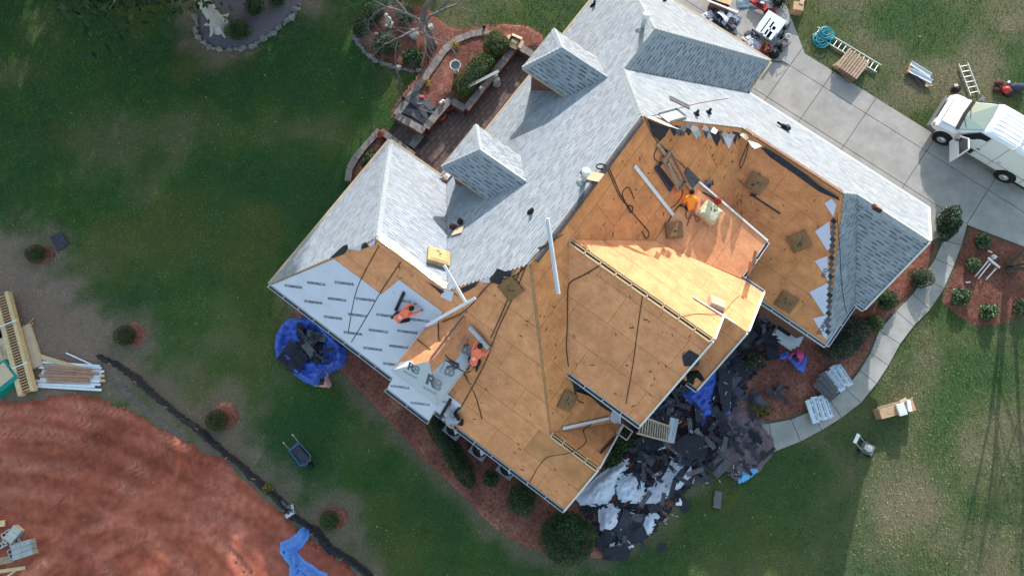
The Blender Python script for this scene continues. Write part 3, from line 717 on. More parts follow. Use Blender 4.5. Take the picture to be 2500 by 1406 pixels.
lettering(sO1, 'TORM', (2009, 800), (2019, 782), OP, .24, 'print_dark', .05); lettering(sO1, 'STO', (2014, 667), (2020, 650), OP, .2, 'print_dark', .05)
for i in range(19):
    y = 540+i*15; x = 2036-(y-500)*.055; flap(sO1, [(x-6, y, .05), (x+1, y-8, .06), (x+10, y+1, .05), (x+3, y+8, .05)], OP, 'scrap_back' if i % 3 else 'scrap')
# front hip of the left wing
flap(sF, [(805, 630, .04), (836, 601, .12), (848, 596, .12), (850, 608, .1), (840, 620, .04), (815, 630, .03)], pF, 'felt')
flap(sF, [(852, 608, .05), (876, 600, .09), (884, 592, .09), (880, 612, .05)], pF, 'underlayment'); flap(sF, [(876, 606, .05), (890, 592, .1), (902, 602, .06), (886, 608, .04)], pF, 'felt'); flap(sF, [(896, 598, .06), (917, 583, .07), (914, 596, .05), (905, 603, .04)], pF, 'underlayment')
flap(sF, [(1046, 690, .03), (1062, 700, .06), (1085, 712, .06), (1078, 720, .04)], pF, 'felt'); flap(sF, [(1075, 724, .05), (1084, 706, .05), (1108, 712, .05), (1103, 737, .04)], pF, 'underlayment')
flap(sF, [(1124, 704, .05), (1150, 694, .08), (1170, 686, .09), (1160, 700, .05), (1130, 716, .04)], pF, 'felt'); flap(sF, [(1168, 686, .05), (1194, 676, .08), (1196, 690, .04), (1184, 690, .04)], pF, 'underlayment')
flap(sF, [(1196, 682, .06), (1214, 655, .14), (1232, 662, .13), (1250, 660, .09), (1246, 676, .05), (1230, 672, .04), (1222, 695, .04), (1200, 690, .04)], pF, 'felt')
M1 = PL['M1']
for a, b in (((1338, 594), (1310, 606)), ((1352, 576), (1330, 600)), ((1362, 566), (1340, 582))): flap(sF, [(*a, .06), (a[0]+8, a[1]+4, .05), (b[0]+8, b[1]+4, .05), (*b, .06)], pF, 'scrap_back')
# edge of the finished slope turned down over the ridge: grey felt roll
pts = [(-2.72, v, 8.66+random.uniform(-.02, .02)) for v in np.linspace(5.0, 11.1, 14)]
obj('ridge_felt', MB().tube(pts, .10, 7), 'scrap_back', house)
# K wedge under the tall gable gutter
flap(sPU, [(1399, 922, .03), (1404, 955, .03), (1418, 950, .03), (1432, 962, .03), (1450, 975, .03), (1465, 990, .03), (1480, 1000, .03), (1500, 1012, .03), (1512, 1004, .03), (1490, 985, .03), (1450, 958, .03), (1415, 930, .03)], PU, 'felt')
flap(sPU, [(1488, 1022, .06), (1495, 1000, .06), (1516, 1008, .06), (1516, 1035, .05), (1500, 1036, .05)], PU, 'underlayment')
# crinkled silver film along the left ridge
PLB = PL['LB']
film = [(927, 578), (940, 590), (952, 598), (966, 604), (980, 618), (995, 628), (1010, 640), (1025, 652), (1040, 664), (1056, 676), (1072, 688), (1088, 698)]
for i in range(len(film)-1):
    (x, y), (x2, y2) = film[i], film[i+1]; w = 12+5*random.random()
    f = flap(sLB, [(x, y+8, .05), (x+w*.45, y-w*.55, .03+.1*random.random()), (x2+w*.45, y2-w*.55, .03+.1*random.random()), (x2, y2+8, .06)], PLB, 'silver_film'); f.name = 'silver_film'
# ================================================================== the site
gp = lambda L, z=0.: [G(x, y, z) for x, y in L]
dirt_poly = gp([(-60, 965), (60, 968), (150, 950), (250, 955), (285, 980), (335, 1002), (430, 1046), (515, 1092), (588, 1148), (648, 1196), (694, 1240), (766, 1304), (832, 1356), (905, 1414), (920, 1480), (-60, 1500)])
silt_line = gp([(243, 873), (285, 890), (330, 925), (400, 985), (470, 1040), (540, 1095), (600, 1150), (650, 1190), (690, 1230), (720, 1262), (770, 1297), (800, 1335), (840, 1355), (872, 1378), (905, 1410)])
bedF = gp([(2275, 570), (2290, 600), (2282, 632), (2256, 676), (2228, 718), (2187, 760), (2146, 807), (2124, 862), (2098, 905), (2064, 949), (2022, 980), (1975, 1003), (1930, 1022), (1877, 1034), (1855, 1050), (1760, 1130), (1690, 1180), (1600, 1300), (1490, 1365), (1400, 1370), (1345, 1362), (1290, 1345), (1215, 1300), (1160, 1251), (1100, 1190), (1032, 1130), (989, 1080), (942, 1030), (899, 986), (852, 932), (780, 866), (720, 790), (712, 740), (760, 690), (1000, 700), (1500, 900), (1900, 650), (2150, 500)])
bedR = gp([(2362, 552), (2349, 598), (2330, 652), (2308, 704), (2292, 735), (2318, 758), (2345, 778), (2390, 800), (2440, 797), (2480, 780), (2560, 740), (2560, 620), (2500, 602), (2440, 584), (2400, 566)])
bedG = gp([(480, -40), (477, 60), (484, 88), (500, 108), (525, 121), (560, 126), (600, 121), (640, 102), (680, 72), (712, 42), (740, 10), (760, -40)])
bedT = gp([(870, 92), (866, 65), (880, 38), (905, 20), (950, 8), (1010, 5), (1040, 12), (1060, 32), (1100, 62), (1140, 74), (1190, 66), (1230, 54), (1290, 60), (1330, 82), (1330, 120), (1250, 130), (1160, 200), (1050, 270), (975, 275), (985, 230), (1030, 180), (985, 172), (930, 155), (895, 130)])
raised = gp([(1185, 82), (1140, 92), (1098, 118), (1060, 168), (1010, 228), (985, 262), (972, 285), (1035, 318), (1088, 250), (1102, 248), (1130, 262), (1190, 190), (1255, 120), (1235, 95)])
bedP = gp([(848, 440), (856, 405), (890, 360), (925, 322), (945, 335), (915, 385), (872, 440)])
rings = [(97, 625, 1.0), (315, 822, 1.05), (540, 1025, 1.2), (806, 1268, 1.05)]
HX = [(W(-11.1, -.5)), (W(-11.1, 6.5)), (W(-8, 6.5)), (W(-8, 19)), (W(-1, 19)), (W(-1, 17)), (W(8, 17)), (W(8, 13)), (W(7.4, 10.9)), (W(4, 10.9)), (W(4, 5.8)), (W(3, 3)), (W(2.7, -.5))]
drive = [W(*p) for p in ((-.9, 17.9), (-.9, 17.25), (8.2, 17.25), (9.25, 17.0), to_uv(G(2362, 550)), to_uv(G(2432, 577)), to_uv(G(2500, 603)), to_uv(G(2660, 670)), (30, 23.2), (0.6, 23.2), (-6.5, 29), (-6.5, 22), (-1.8, 20.0))]
# --- what covers the ground where
def dryness(X, Y):
    n = fbm(X*.35+5, Y*.35, 4); n2 = fbm(X*1.6, Y*1.6+9, 3)
    d = pdist(X, Y, silt_line); dry = ss(1.3, .2, d+(n2-.5)*1.8)*.7
    for x, y, r in rings:
        c = G(x, y); rr = np.hypot(X-c.x, Y-c.y); dry = np.maximum(dry, ss(r*1.9, r*.6, rr+(n2-.5)*1.6)*.6)
    sx = sdist(X, Y, gp([(-80, 560), (50, 590), (160, 690), (250, 800), (330, 900), (290, 960), (200, 960), (-80, 980)])); dry = np.maximum(dry, ss(-1.3, .8, sx+(n2-.5)*2.4)*.95)
    g = sdist(X, Y, bedG); dry = np.maximum(dry, ss(-1.7, -.1, g+(n2-.5)*1.8)*.75*ss(.3, .6, n+.1)); f = sdist(X, Y, bedF); dry = np.maximum(dry, ss(-.7, -.05, f+(n2-.5)*.9)*.5)
    dry = np.maximum(dry, ss(.38, .8, n)*.5*ss(6, 14, X+Y*.3)); dry = np.maximum(dry, ss(.5, .85, n)*.3)
    b = sdist(X, Y, gp([(2080, 1150), (2600, 1000), (2600, 1500), (1950, 1500)])); dry = np.maximum(dry, ss(-2, 3.5, b)*ss(.2, .8, n*.5+n2*.5)*.42)
    return np.clip(dry, 0, 1), n, n2
def cover_colour(X, Y):
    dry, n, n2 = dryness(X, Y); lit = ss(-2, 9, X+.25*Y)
    g1 = np.array([.034, .084, .028]); g2 = np.array([.058, .106, .024]); br = np.array([.26, .175, .138]); ye = np.array([.095, .105, .03])
    k = (n*.75+n2*.25)[..., None]; c = g1*(1-ss(.3, .7, k))+g2*ss(.3, .7, k)
    y = ss(.5, .7, fbm(X*.22+40, Y*.22+3, 3))[..., None]*.65; c = c*(1-y)+ye*y
    c = c*(1-lit[..., None]*.3)+np.array([.092, .105, .042])*lit[..., None]*.3  # sunlit side of the lawn painted a lighter olive
    return c*(1-dry[..., None])+br*dry[..., None]
xs = np.arange(-30, 30.01, .3); ys = np.arange(-10, 25.01, .3)
nx, ny = len(xs), len(ys); X, Y = np.meshgrid(xs, ys)
hole = np.maximum(sdist(X, Y, dirt_poly), sdist(X, Y, drive))
Z = (fbm(X*.5, Y*.5, 3)-.5)*.05-.02-ss(.2, .9, hole)*.14
idx = np.arange(nx*ny).reshape(ny, nx); qd = np.stack([idx[:-1, :-1], idx[:-1, 1:], idx[1:, 1:], idx[1:, :-1]], -1).reshape(-1, 4)
V = np.stack([X.ravel(), Y.ravel(), Z.ravel()], -1); cc = cover_colour(X, Y).reshape(-1, 3)*.9
# far lawn round the mapped part, in the same sheet
ring0 = [(-30, -10), (30-.0, -10), (30, 25-.1), (-30, 25-.1)]
far = [(-300, -300, -.06), (300, -300, -.06), (300, 300, -.06), (-300, 300, -.06)]
x1, y1 = xs[-1], ys[-1]
k = len(V); V = np.vstack([V, [(-30, -10, -.03), (x1, -10, -.03), (x1, y1, -.03), (-30, y1, -.03)], far]); cc = np.vstack([cc, np.tile([.05, .075, .028], (8, 1))])
qd = np.vstack([qd, [(k+0, k+4, k+5, k+1), (k+1, k+5, k+6, k+2), (k+2, k+6, k+7, k+3), (k+3, k+7, k+4, k+0)]])
tag(obj('lawn', numpy_mesh('lawn', V, qd, 'ground_cover', cc, True), None), kind='structure')
# --- red clay building plot
TRK = [gp(t) for t in ([(-40, 1005), (150, 1015), (330, 1075), (520, 1180), (680, 1290), (800, 1400)], [(-40, 1052), (140, 1062), (310, 1125), (490, 1230), (630, 1330), (720, 1420)], [(-40, 1130), (180, 1150), (360, 1215), (520, 1310), (620, 1420)], [(-40, 1190), (150, 1215), (310, 1280), (440, 1370), (490, 1430)], [(60, 1420), (180, 1320), (330, 1250), (500, 1225), (640, 1250), (700, 1300)], [(150, 1430), (240, 1360), (360, 1300), (520, 1275), (640, 1305)], [(-40, 960), (120, 985), (300, 1010), (450, 1085), (600, 1180)], [(330, 985), (400, 1010), (560, 1120), (680, 1235)], [(-40, 1290), (120, 1300), (240, 1370), (280, 1430)])]
def track_info(X, Y):
    best = np.full(X.shape, 9.); al = np.zeros(X.shape)
    for k, ln in enumerate(TRK):
        # smooth the measured line
        P = [];
        for i in range(len(ln)-1):
            a_, b_, c_, d_ = ln[max(i-1, 0)], ln[i], ln[i+1], ln[min(i+2, len(ln)-1)]
            for t in np.linspace(0, 1, 5)[:-1]: P.append(.5*((2*b_)+(c_-a_)*t+(2*a_-5*b_+4*c_-d_)*t*t+(3*b_-a_-3*c_+d_)*t**3))
        s0 = 0.
        for p, q in zip(P[:-1], P[1:]):
            ex, ey = q.x-p.x, q.y-p.y; L = math.hypot(ex, ey); t = np.clip(((X-p.x)*ex+(Y-p.y)*ey)/(L*L), 0, 1); dx = X-p.x-t*ex; dy = Y-p.y-t*ey; d = np.hypot(dx, dy); sg = np.sign(ex*dy-ey*dx)
            m = d < best; best = np.where(m, d, best); al = np.where(m, s0+t*L+.9*d*1.0+7*k, al); s0 += L
    return best, al
_trk = {}
def trk(X, Y):
    k = (X.shape, float(X.ravel()[0]))
    if k not in _trk: _trk[k] = track_info(X, Y)
    return _trk[k]
def clay_h(X, Y, d):
    b, al = trk(X, Y); w = .24+.1*fbm(X*.6, Y*.6, 2); inb = ss(w, w-.1, b); on_ = ss(.32, .55, fbm(X*.5+3, Y*.5+9, 3))
    tread = .022*np.sin(al*24)*inb*on_
    return -.16+ss(-.1, .45, d)*(.24-.05*inb*on_+.05*ss(w+.22, w, b)*(1-inb)*on_+tread+(fbm(X*.9, Y*.9, 4)-.5)*.05+(fbm(X*6, Y*6, 3)-.5)*.035*(1-.7*inb*on_))
def clay_c(X, Y, d):
    b, al = trk(X, Y); n = fbm(X*.45+2, Y*.45+8, 4); n2 = fbm(X*1.9, Y*1.9, 4); inb = ss(.45, .1, b+(n2-.5)*.3)*ss(.25, .5, fbm(X*.5+3, Y*.5+9, 3))
    s = .84+.7*(n-.5)+.4*(n2-.5)+.22*np.sin(al*24)*inb*ss(.5, .65, fbm(X*.7+1, Y*.7, 3)); s = s*(1-.2*ss(.25, .05, np.abs(b-.38))*ss(.45, .65, fbm(X*.9+3, Y*.9, 3))); p = ss(.58, .76, fbm(X*.8+30, Y*.8, 4))*.4+inb*.75
    return s*(1+p*.45), s*(1+p*.75), s*(1+p*.9)
tag(obj('red_clay_ground', patch_mesh('red_clay_ground', dirt_poly, 'clay', .09, clay_h, .5, clay_c, keep=-.3), None), kind='structure')
# muddy strip inside the silt fence
mud = gp([(250, 905), (300, 930), (360, 985), (440, 1050), (480, 1085), (430, 1075), (360, 1025), (300, 975), (255, 935)])
tag(obj('mud_strip', patch_mesh('mud_strip', mud, 'mud', .15, lambda X, Y, d: -.05+ss(-.1, .3, d)*.07, .15), None), kind='structure')
# --- beds
def mulch_c(X, Y, d):
    n = fbm(X*1.3, Y*1.3, 4); s = .72+1.1*(n-.5)+.35; pale = ss(.52, .7, fbm(X*.6+9, Y*.6, 3))*.5
    return s*(1+pale*.7), s*(1+pale*.95), s*(1+pale*.9)
def bed(name, poly, m='mulch', h=.06, z0=0., res=.12, lip=.12, c=mulch_c):
    o = obj(name, patch_mesh(name, poly, m, res, lambda X, Y, d: z0-.09+ss(-.08, .3, d)*(h+.09)+(fbm(X*4, Y*4, 3)-.5)*.05*ss(0, .2, d), lip, c), None)
    return tag(o, kind='structure')
bed('front_mulch_bed', bedF); bed('corner_mulch_bed', bedR); bed('gravel_bed', bedG, 'gravel', .05, c=None); bed('tree_mulch_bed', bedT, h=.05)
bed('patio_corner_bed', bedP, h=.12)
for x, y, r in rings:
    r *= .74; c = G(x, y); bed('mulch_ring', [c+Vector((r*.93*math.cos(a)+.14, r*.8*math.sin(a)+.12, 0)) for a in np.linspace(0, 2*math.pi, 14)[:-1]], h=.03, lip=.25)
bed('raised_bed', raised, h=.06, z0=.42, lip=.02)
# pine-straw needles and grass, both countless
def scatter_pts(n, x0, x1, y0, y1, keep):
    X = RNG.uniform(x0, x1, n); Y = RNG.uniform(y0, y1, n); k = keep(X, Y); return X[k], Y[k]
def blades(X, Y, Z, L, w, lean, cols):
    n = len(X); a = RNG.uniform(0, 2*np.pi, n); dx, dy = np.cos(a), np.sin(a); b = a+np.pi/2; wx, wy = np.cos(b)*w, np.sin(b)*w
    V = np.empty((n, 3, 3), np.float32)
    V[:, 0] = np.stack([X-wx, Y-wy, Z], -1); V[:, 1] = np.stack([X+wx, Y+wy, Z], -1)
    V[:, 2] = np.stack([X+dx*L*lean, Y+dy*L*lean, Z+L*np.sqrt(np.maximum(1-lean**2, .02))], -1)
    return V.reshape(-1, 3), np.arange(3*n).reshape(-1, 3), np.repeat(cols, 3, 0)
beds_all = [dirt_poly, bedF, bedR, bedG, bedT, raised, drive, bedP]
walk_L = [(2299, 523), (2302, 588), (2282, 632), (2256, 676), (2228, 718), (2187, 760), (2146, 807), (2124, 862), (2098, 905), (2064, 949), (2026, 978), (1978, 1004), (1931, 1024), (1877, 1034), (1835, 1036)]
walk_R = [(2360, 548), (2346, 599), (2326, 652), (2303, 706), (2269, 756), (2229, 796), (2196, 840), (2168, 892), (2139, 936), (2101, 983), (2054, 1019), (2006, 1049), (1954, 1077), (1887, 1103), (1840, 1115)]
walk_poly = gp(walk_L+walk_R[::-1])
patio_poly = gp([(1240, 120), (1340, 175), (1085, 470), (940, 330), (985, 290), (960, 275), (1100, 240)])
def lawn_keep(X, Y):
    k = np.ones(len(X), bool)
    for p in beds_all+[walk_poly, patio_poly, HX]: k &= sdist(X, Y, p) < (.05 if p in (drive, walk_poly) else .02)
    return k
X, Y = scatter_pts(430000, -26.5, 26.5, -8, 22.5, lawn_keep)
dry, n, n2 = dryness(X, Y); cols = cover_colour(X, Y)*(RNG.uniform(.45, 1.75, len(X))*(.2+1.0*fbm(X*4.3, Y*4.3, 2)+.65*fbm(X*1.1+5, Y*1.1, 3)))[:, None]*1.28
st = RNG.random(len(X)) < .10; cols[st] = np.array([.19, .165, .085])*RNG.uniform(.6, 1.2, st.sum())[:, None]
L = RNG.uniform(.05, .14, len(X))*(1-.35*dry); zz = (fbm(X*.5, Y*.5, 3)-.5)*.05-.03
V, Fq, C = blades(X, Y, zz, L, RNG.uniform(.008, .019, len(X)), RNG.uniform(.35, .97, len(X)), cols)
tag(obj('grass', numpy_mesh('grass', V, Fq, 'grass', C), None), 'short patchy winter lawn grass around the house', 'grass', kind='stuff')
nl = []
for poly, z0, cnt in ((bedF, .05, 26000), (bedR, .05, 14000), (bedT, .05, 14000), (raised, .47, 9000)):
    P = np.array([(p.x, p.y) for p in poly]); X, Y = scatter_pts(cnt, *np.array([P.min(0), P.max(0)]).T.ravel(), lambda X, Y: sdist(X, Y, poly) > .02)
    k = sdist(X, Y, HX) < 0; X, Y = X[k], Y[k]
    b = RNG.uniform(.35, 1.5, len(X))[:, None]; nl.append(blades(X, Y, np.full(len(X), z0)+RNG.uniform(-.01, .04, len(X)), RNG.uniform(.08, .2, len(X)), np.full(len(X), .007), np.full(len(X), .985), b*np.array([1, 1, 1])))
o = 0; Vs = []; Fs = []; Cs = []
for a, b, c in nl: Vs.append(a); Fs.append(b+o); Cs.append(c); o += len(a)
tag(obj('pine_straw', numpy_mesh('pine_straw', np.vstack(Vs), np.vstack(Fs), 'needles', np.vstack(Cs)), None), 'reddish pine straw strewn over the planting beds', 'pine straw', kind='stuff')
# clods on the clay
mb = MB(); rd = random.Random(3)
Xc, Yc = scatter_pts(5200, -25, -5, -7, 7, lambda X, Y: (sdist(X, Y, dirt_poly) > .05) & (fbm(X*.7, Y*.7, 3) > .44))
for x, y in zip(Xc, Yc): mb.blob((x, y, .05), (rd.uniform(.012, .05), rd.uniform(.012, .05), rd.uniform(.012, .04)), 5, 3, .3, int(x*999))
tag(obj('clay_clods', mb, 'lumber_red'), 'small red clay clods scattered over the dirt plot', 'clods', kind='stuff'); bpy.data.objects['clay_clods'].data.materials[0] = mat('clod', (.33, .13, .08), 1, .3, 2)
# fallen leaves and litter on the lawn
mb = MB()
X, Y = scatter_pts(240, -25, 25, -6, 21, lawn_keep)
for x, y in zip(X, Y): mb.box((x, y, .07), (rd.uniform(.03, .08), rd.uniform(.02, .05), .004), rd.uniform(0, 6), (rd.uniform(-.4, .4), rd.uniform(-.4, .4)))
tag(obj('fallen_leaves', mb, mat('leaf_litter', (.33, .25, .13), .9, .4, .8)), 'pale fallen leaves dotted over the lawn', 'leaves', kind='stuff')
# --- driveway: concrete slabs with dark joints
dw = obj('driveway', MB().prism([(p.x, p.y) for p in drive], -.12, .012), 'joint'); tag(dw, kind='structure')
us = sorted(to_uv(G(*p))[0] for p in ((1990, 240), (2105, 290), (2236, 408), (2380, 515)))
vl = [to_uv(G(2045, 235))[1], to_uv(G(2150, 415))[1]]
dpoly = [to_uv(p) for p in drive]
cu_ = [-7, -3.2, .35]+us+[us[-1]+4.0, 20, 31]; cv_ = [14, vl[1], vl[0], 30]
print('joints', us, vl)
for i in range(len(cu_)-1):
    for j in range(len(cv_)-1):
        c = dpoly; g = .014
        for a, b, t in ((1, 0, cu_[i+1]-g), (-1, 0, -cu_[i]-g), (0, 1, cv_[j+1]-g), (0, -1, -cv_[j]-g)):
            c = clip_half(c, a, b, t) if c else c
        if c and len(c) > 2 and area(c) > .05:
            obj('slab', MB().prism([tuple(W(*p)[:2]) for p in c], .0, .030+random.uniform(0, .004)), 'concrete', dw)
# --- curved front walk
wk = obj('front_walk', MB().prism([(p.x, p.y) for p in walk_poly], -.1, .022), 'joint'); tag(wk, kind='structure')
for i in range(len(walk_L)-1):
    a, b, c, d = G(*walk_L[i]), G(*walk_L[i+1]), G(*walk_R[i+1]), G(*walk_R[i]); g = .012/max((b-a).length, .3)
    q = [a.lerp(b, g), b.lerp(a, g), c.lerp(d, g), d.lerp(c, g)]
    obj('slab', MB().prism([(p.x, p.y) for p in q], .0, .042+random.uniform(0, .004)), 'concrete', wk)
# --- patio of brick pavers: upper terrace by the house and lower yard with mat
pat = obj('patio', MB().prism([(p.x, p.y) for p in gp([(1262, 118), (1420, 150), (1400, 330), (1110, 480), (930, 335), (975, 300), (1000, 268), (1135, 262)])], -.1, .012), 'paver_base'); tag(pat, kind='structure')
pu = [to_uv(p) for p in gp([(1262, 118), (1420, 150), (1400, 330), (1110, 480), (930, 335), (975, 300), (1000, 268), (1135, 262)])]
cells = []
u = -14.
while u < -6.9:
    v = 4.; r = int(round((u+14)/.22))
    while v < 19.5:
        vv = v+(r % 2)*.22; c = [(u+.008, vv+.008), (u+.212, vv+.008), (u+.212, vv+.432), (u+.008, vv+.432)]
        if all(inpoly(pu, *p) for p in c) and u < -7.9+.3: cells.append(c)
        v += .44
    u += .22
cells.sort(key=lambda c: (W(*c[0])-Vector((0, 0, CAM_H))).length)
pm = mesh_of(MB().box((0, 0, 0), (.204, .424, .03)), 'paver', name='paver'); vis = 0; rest = MB()
for c in cells:
    m = W((c[0][0]+c[2][0])/2, (c[0][1]+c[2][1])/2, .018+random.uniform(0, .006))
    if vis < 300: o = obj('paver', pm, None, pat); o.location = m; o.rotation_euler = (0, 0, -AL); vis += 1
    else: rest.box(m, (.204, .424, .03), -AL)
o = obj('paver_field', rest, 'paver', pat); o['kind'] = 'stuff'
# ================================================================== plants
def leaf_mesh(name, pts, size, cols, up=.5, m='leaf_dark'):
    "leaf-sized two-triangle faces at the given points, randomly turned"
    n = len(pts); P = np.asarray(pts, float)
    nrm = RNG.normal(size=(n, 3)); nrm[:, 2] = np.abs(nrm[:, 2])+up; nrm /= np.linalg.norm(nrm, axis=1)[:, None]
    t = RNG.normal(size=(n, 3)); t -= nrm*(t*nrm).sum(1)[:, None]; t /= np.linalg.norm(t, axis=1)[:, None]; b = np.cross(nrm, t)
    s = np.asarray(size)[:, None] if np.ndim(size) else size
    V = np.stack([P-t*s, P+b*s*.5, P+t*s, P-b*s*.5], 1).reshape(-1, 3)
    return numpy_mesh(name, V, np.arange(4*n).reshape(-1, 4), m, np.repeat(cols, 4, 0))
def shrub(px, py, rx, ry, h, label, col=(.022, .043, .014), n=1500, rz=0., leaf=.035, group='garden shrubs', name='shrub', z0=0., gaps=.25, stems=True, tip=(.05, .075, .02), box=False):
    c = G(px, py, z0); root = thing(name, label, 'shrub', c, rz, group)
    a = RNG.uniform(0, 2*np.pi, n); ct = RNG.uniform(-.35, 1, n); st = np.sqrt(np.maximum(1-ct**2, 0))
    f = 1-np.abs(RNG.normal(0, .11, n)); q = fbm(a*1.1+px, ct*2.3+py, 3)
    f = f*(1+(.36 if box or leaf < .028 else .75)*(q-.5)); keep = q > gaps*.75; ew = .7 if box else 1.
    x = np.sign(np.cos(a))*np.abs(np.cos(a))**ew*st**ew; y = np.sign(np.sin(a))*np.abs(np.sin(a))**ew*st**ew
    P = np.stack([x*f*rx, y*f*ry, h*.42+ct*f*h*.58], -1)[keep]; P[:, 2] = np.maximum(P[:, 2], .03)
    k = RNG.uniform(.35, 1.15, len(P))*(.55+.9*np.clip(q[keep], 0, 1)); tp = (RNG.random(len(P)) < .22)[:, None]
    cols = np.where(tp, np.array(tip), np.array(col))*k[:, None]*1.9
    obj('foliage', leaf_mesh('foliage', P, RNG.uniform(.7, 1.4, len(P))*leaf, cols), None, root)
    if stems:
        mb = MB()
        for i in range(5):
            g = i*1.26+.3; mb.tube([(0, 0, 0), (rx*.25*math.cos(g), ry*.25*math.sin(g), h*.35), (rx*.55*math.cos(g), ry*.55*math.sin(g), h*.7)], [.02, .015, .006], 5)
        obj('stem', mb, 'bark', root)
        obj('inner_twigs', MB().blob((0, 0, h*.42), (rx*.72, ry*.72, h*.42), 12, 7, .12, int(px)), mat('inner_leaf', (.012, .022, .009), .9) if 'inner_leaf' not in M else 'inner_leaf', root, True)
    return root
olive = dict(col=(.028, .033, .010), tip=(.055, .055, .018))
shrub(97, 624, .48, .42, .6, 'clipped round olive shrub in the mulch ring nearest the left edge of the lawn', n=1600, leaf=.025, **olive)
shrub(313, 821, .50, .45, .6, 'clipped round olive shrub in the mulch ring above the lumber pile', n=1600, leaf=.025, **olive)
shrub(534, 1026, .46, .46, .6, 'clipped round shrub in the mulch ring halfway along the silt fence', n=1600, leaf=.025, **olive)
shrub(807, 1269, .40, .40, .5, 'clipped round shrub in the mulch ring above the blue tarp on the clay', n=1400, leaf=.025, col=(.03, .045, .012))
shrub(590, 86, .62, .52, .9, 'dark rounded shrub at the lower edge of the gravel bed', leaf=.03, n=1800); shrub(628, 28, .45, .5, .9, 'dark upright shrub in the middle of the gravel bed', leaf=.03); shrub(682, 10, .42, .4, .8, 'dark shrub at the top edge of the gravel bed', leaf=.03, n=1000)
shrub(888, 76, .45, .55, .9, 'dark shrub at the left rim of the round mulch bed', leaf=.04); shrub(918, 42, .55, .5, .9, 'dark shrub under the bare branches at the upper left of the mulch bed', leaf=.04); shrub(946, 118, .6, .5, .9, 'spreading dark shrub below the bare branches', leaf=.05, n=1700)
shrub(1010, 148, .5, .45, .7, 'large-leaved shrub at the lower rim of the mulch bed', leaf=.06, n=800, tip=(.04, .07, .02)); shrub(992, 46, .4, .5, .8, 'dark shrub beside the trunk of the bare tree', leaf=.04, n=1100)
hedge = dict(col=(.026, .048, .010), tip=(.055, .085, .018), leaf=.03, z0=.45, box=True, gaps=.05)
shrub(1212, 120, .62, .60, .8, 'clipped square boxwood at the far end of the raised bed', n=3200, rz=-AL, name='boxwood', **hedge)
shrub(1157, 193, .55, 1.35, .8, 'long clipped boxwood hedge along the patio wall', n=5600, rz=R(-38), name='boxwood', **hedge)
shrub(1093, 1082, .42, 2.15, .8, 'long clipped dark hedge in front of the condenser units', col=(.014, .03, .013), tip=(.02, .04, .016), n=5200, leaf=.03, rz=R(32), name='hedge', box=True, gaps=.05)
shrub(1198, 1168, .32, .32, .45, 'small dark shrub between the long hedge and the front eave', n=900, leaf=.03, col=(.014, .03, .013)); shrub(1273, 1218, .6, .62, .8, 'round dark shrub under the front eave', n=2200, leaf=.03, col=(.014, .032, .014)); 
shrub(1383, 1305, 1.12, 1.02, 1.5, 'big round shrub beside the white tarps at the front corner', n=7000, leaf=.035, col=(.016, .036, .014), tip=(.035, .06, .018), gaps=.05)
shrub(2294, 556, .38, .72, 1.5, 'tall shrub at the right corner of the house by the driveway', n=2600, leaf=.05, col=(.018, .035, .018), tip=(.07, .09, .06), rz=R(-10))
shrub(2240, 682, .55, .45, .7, 'grey-green shrub between the right gable and the walk', n=1500, leaf=.03, col=(.035, .042, .025)); shrub(2160, 735, .5, .42, .6, 'green shrub under the notch of the right eave', n=1300, leaf=.035); shrub(2125, 792, .42, .38, .6, 'rounded shrub beside the walk below the right eave', n=1300, leaf=.03)
shrub(2050, 830, 1.25, .7, 1.2, 'wide grey-green bush under the right eave corner', n=4200, leaf=.04, col=(.022, .03, .02), tip=(.05, .055, .04), rz=R(35), gaps=.4)
nand = dict(col=(.03, .055, .02), tip=(.13, .16, .09), leaf=.045, gaps=.45, n=700)
shrub(2392, 592, .32, .3, .5, 'young shrub in the corner bed nearest the driveway', **nand); shrub(2369, 648, .32, .3, .5, 'young green shrub in the corner bed beside the walk', **nand); shrub(2338, 726, .42, .38, .55, 'young shrub at the left tip of the corner bed', **nand); shrub(2407, 763, .36, .34, .55, 'young shrub at the bottom of the corner bed', **nand); shrub(2486, 752, .36, .34, .55, 'young shrub at the right edge of the picture in the corner bed', **nand)
shrub(1832, 885, .55, .5, .5, 'bare straggly shrub among the torn-off shingles', n=260, leaf=.05, col=(.05, .045, .04), tip=(.07, .06, .05), gaps=.5)
shrub(1522, 1072, .45, .5, .5, 'green shrub squashed under debris at the foot of the ladder', n=900, leaf=.05, col=(.015, .03, .01)); shrub(1488, 1115, .5, .4, .5, 'low green shrub at the edge of the white tarps', n=800, leaf=.05, col=(.015, .03, .01))
shrub(655, 1192, .22, .2, .25, 'small yellowing weed clump beside the silt fence', n=260, leaf=.05, col=(.10, .075, .015), tip=(.14, .10, .02), stems=False); shrub(1858, 1000, .4, .25, .3, 'yellow-green tuft by the end of the walk', n=350, leaf=.05, col=(.06, .055, .015), tip=(.10, .08, .02), stems=False)
shrub(905, 395, .3, .5, .5, 'shrub in the walled corner bed beside the left wing', n=900, leaf=.04, rz=R(-38), z0=.1)
for x, y, l in ((750+225, 0, ''),): pass
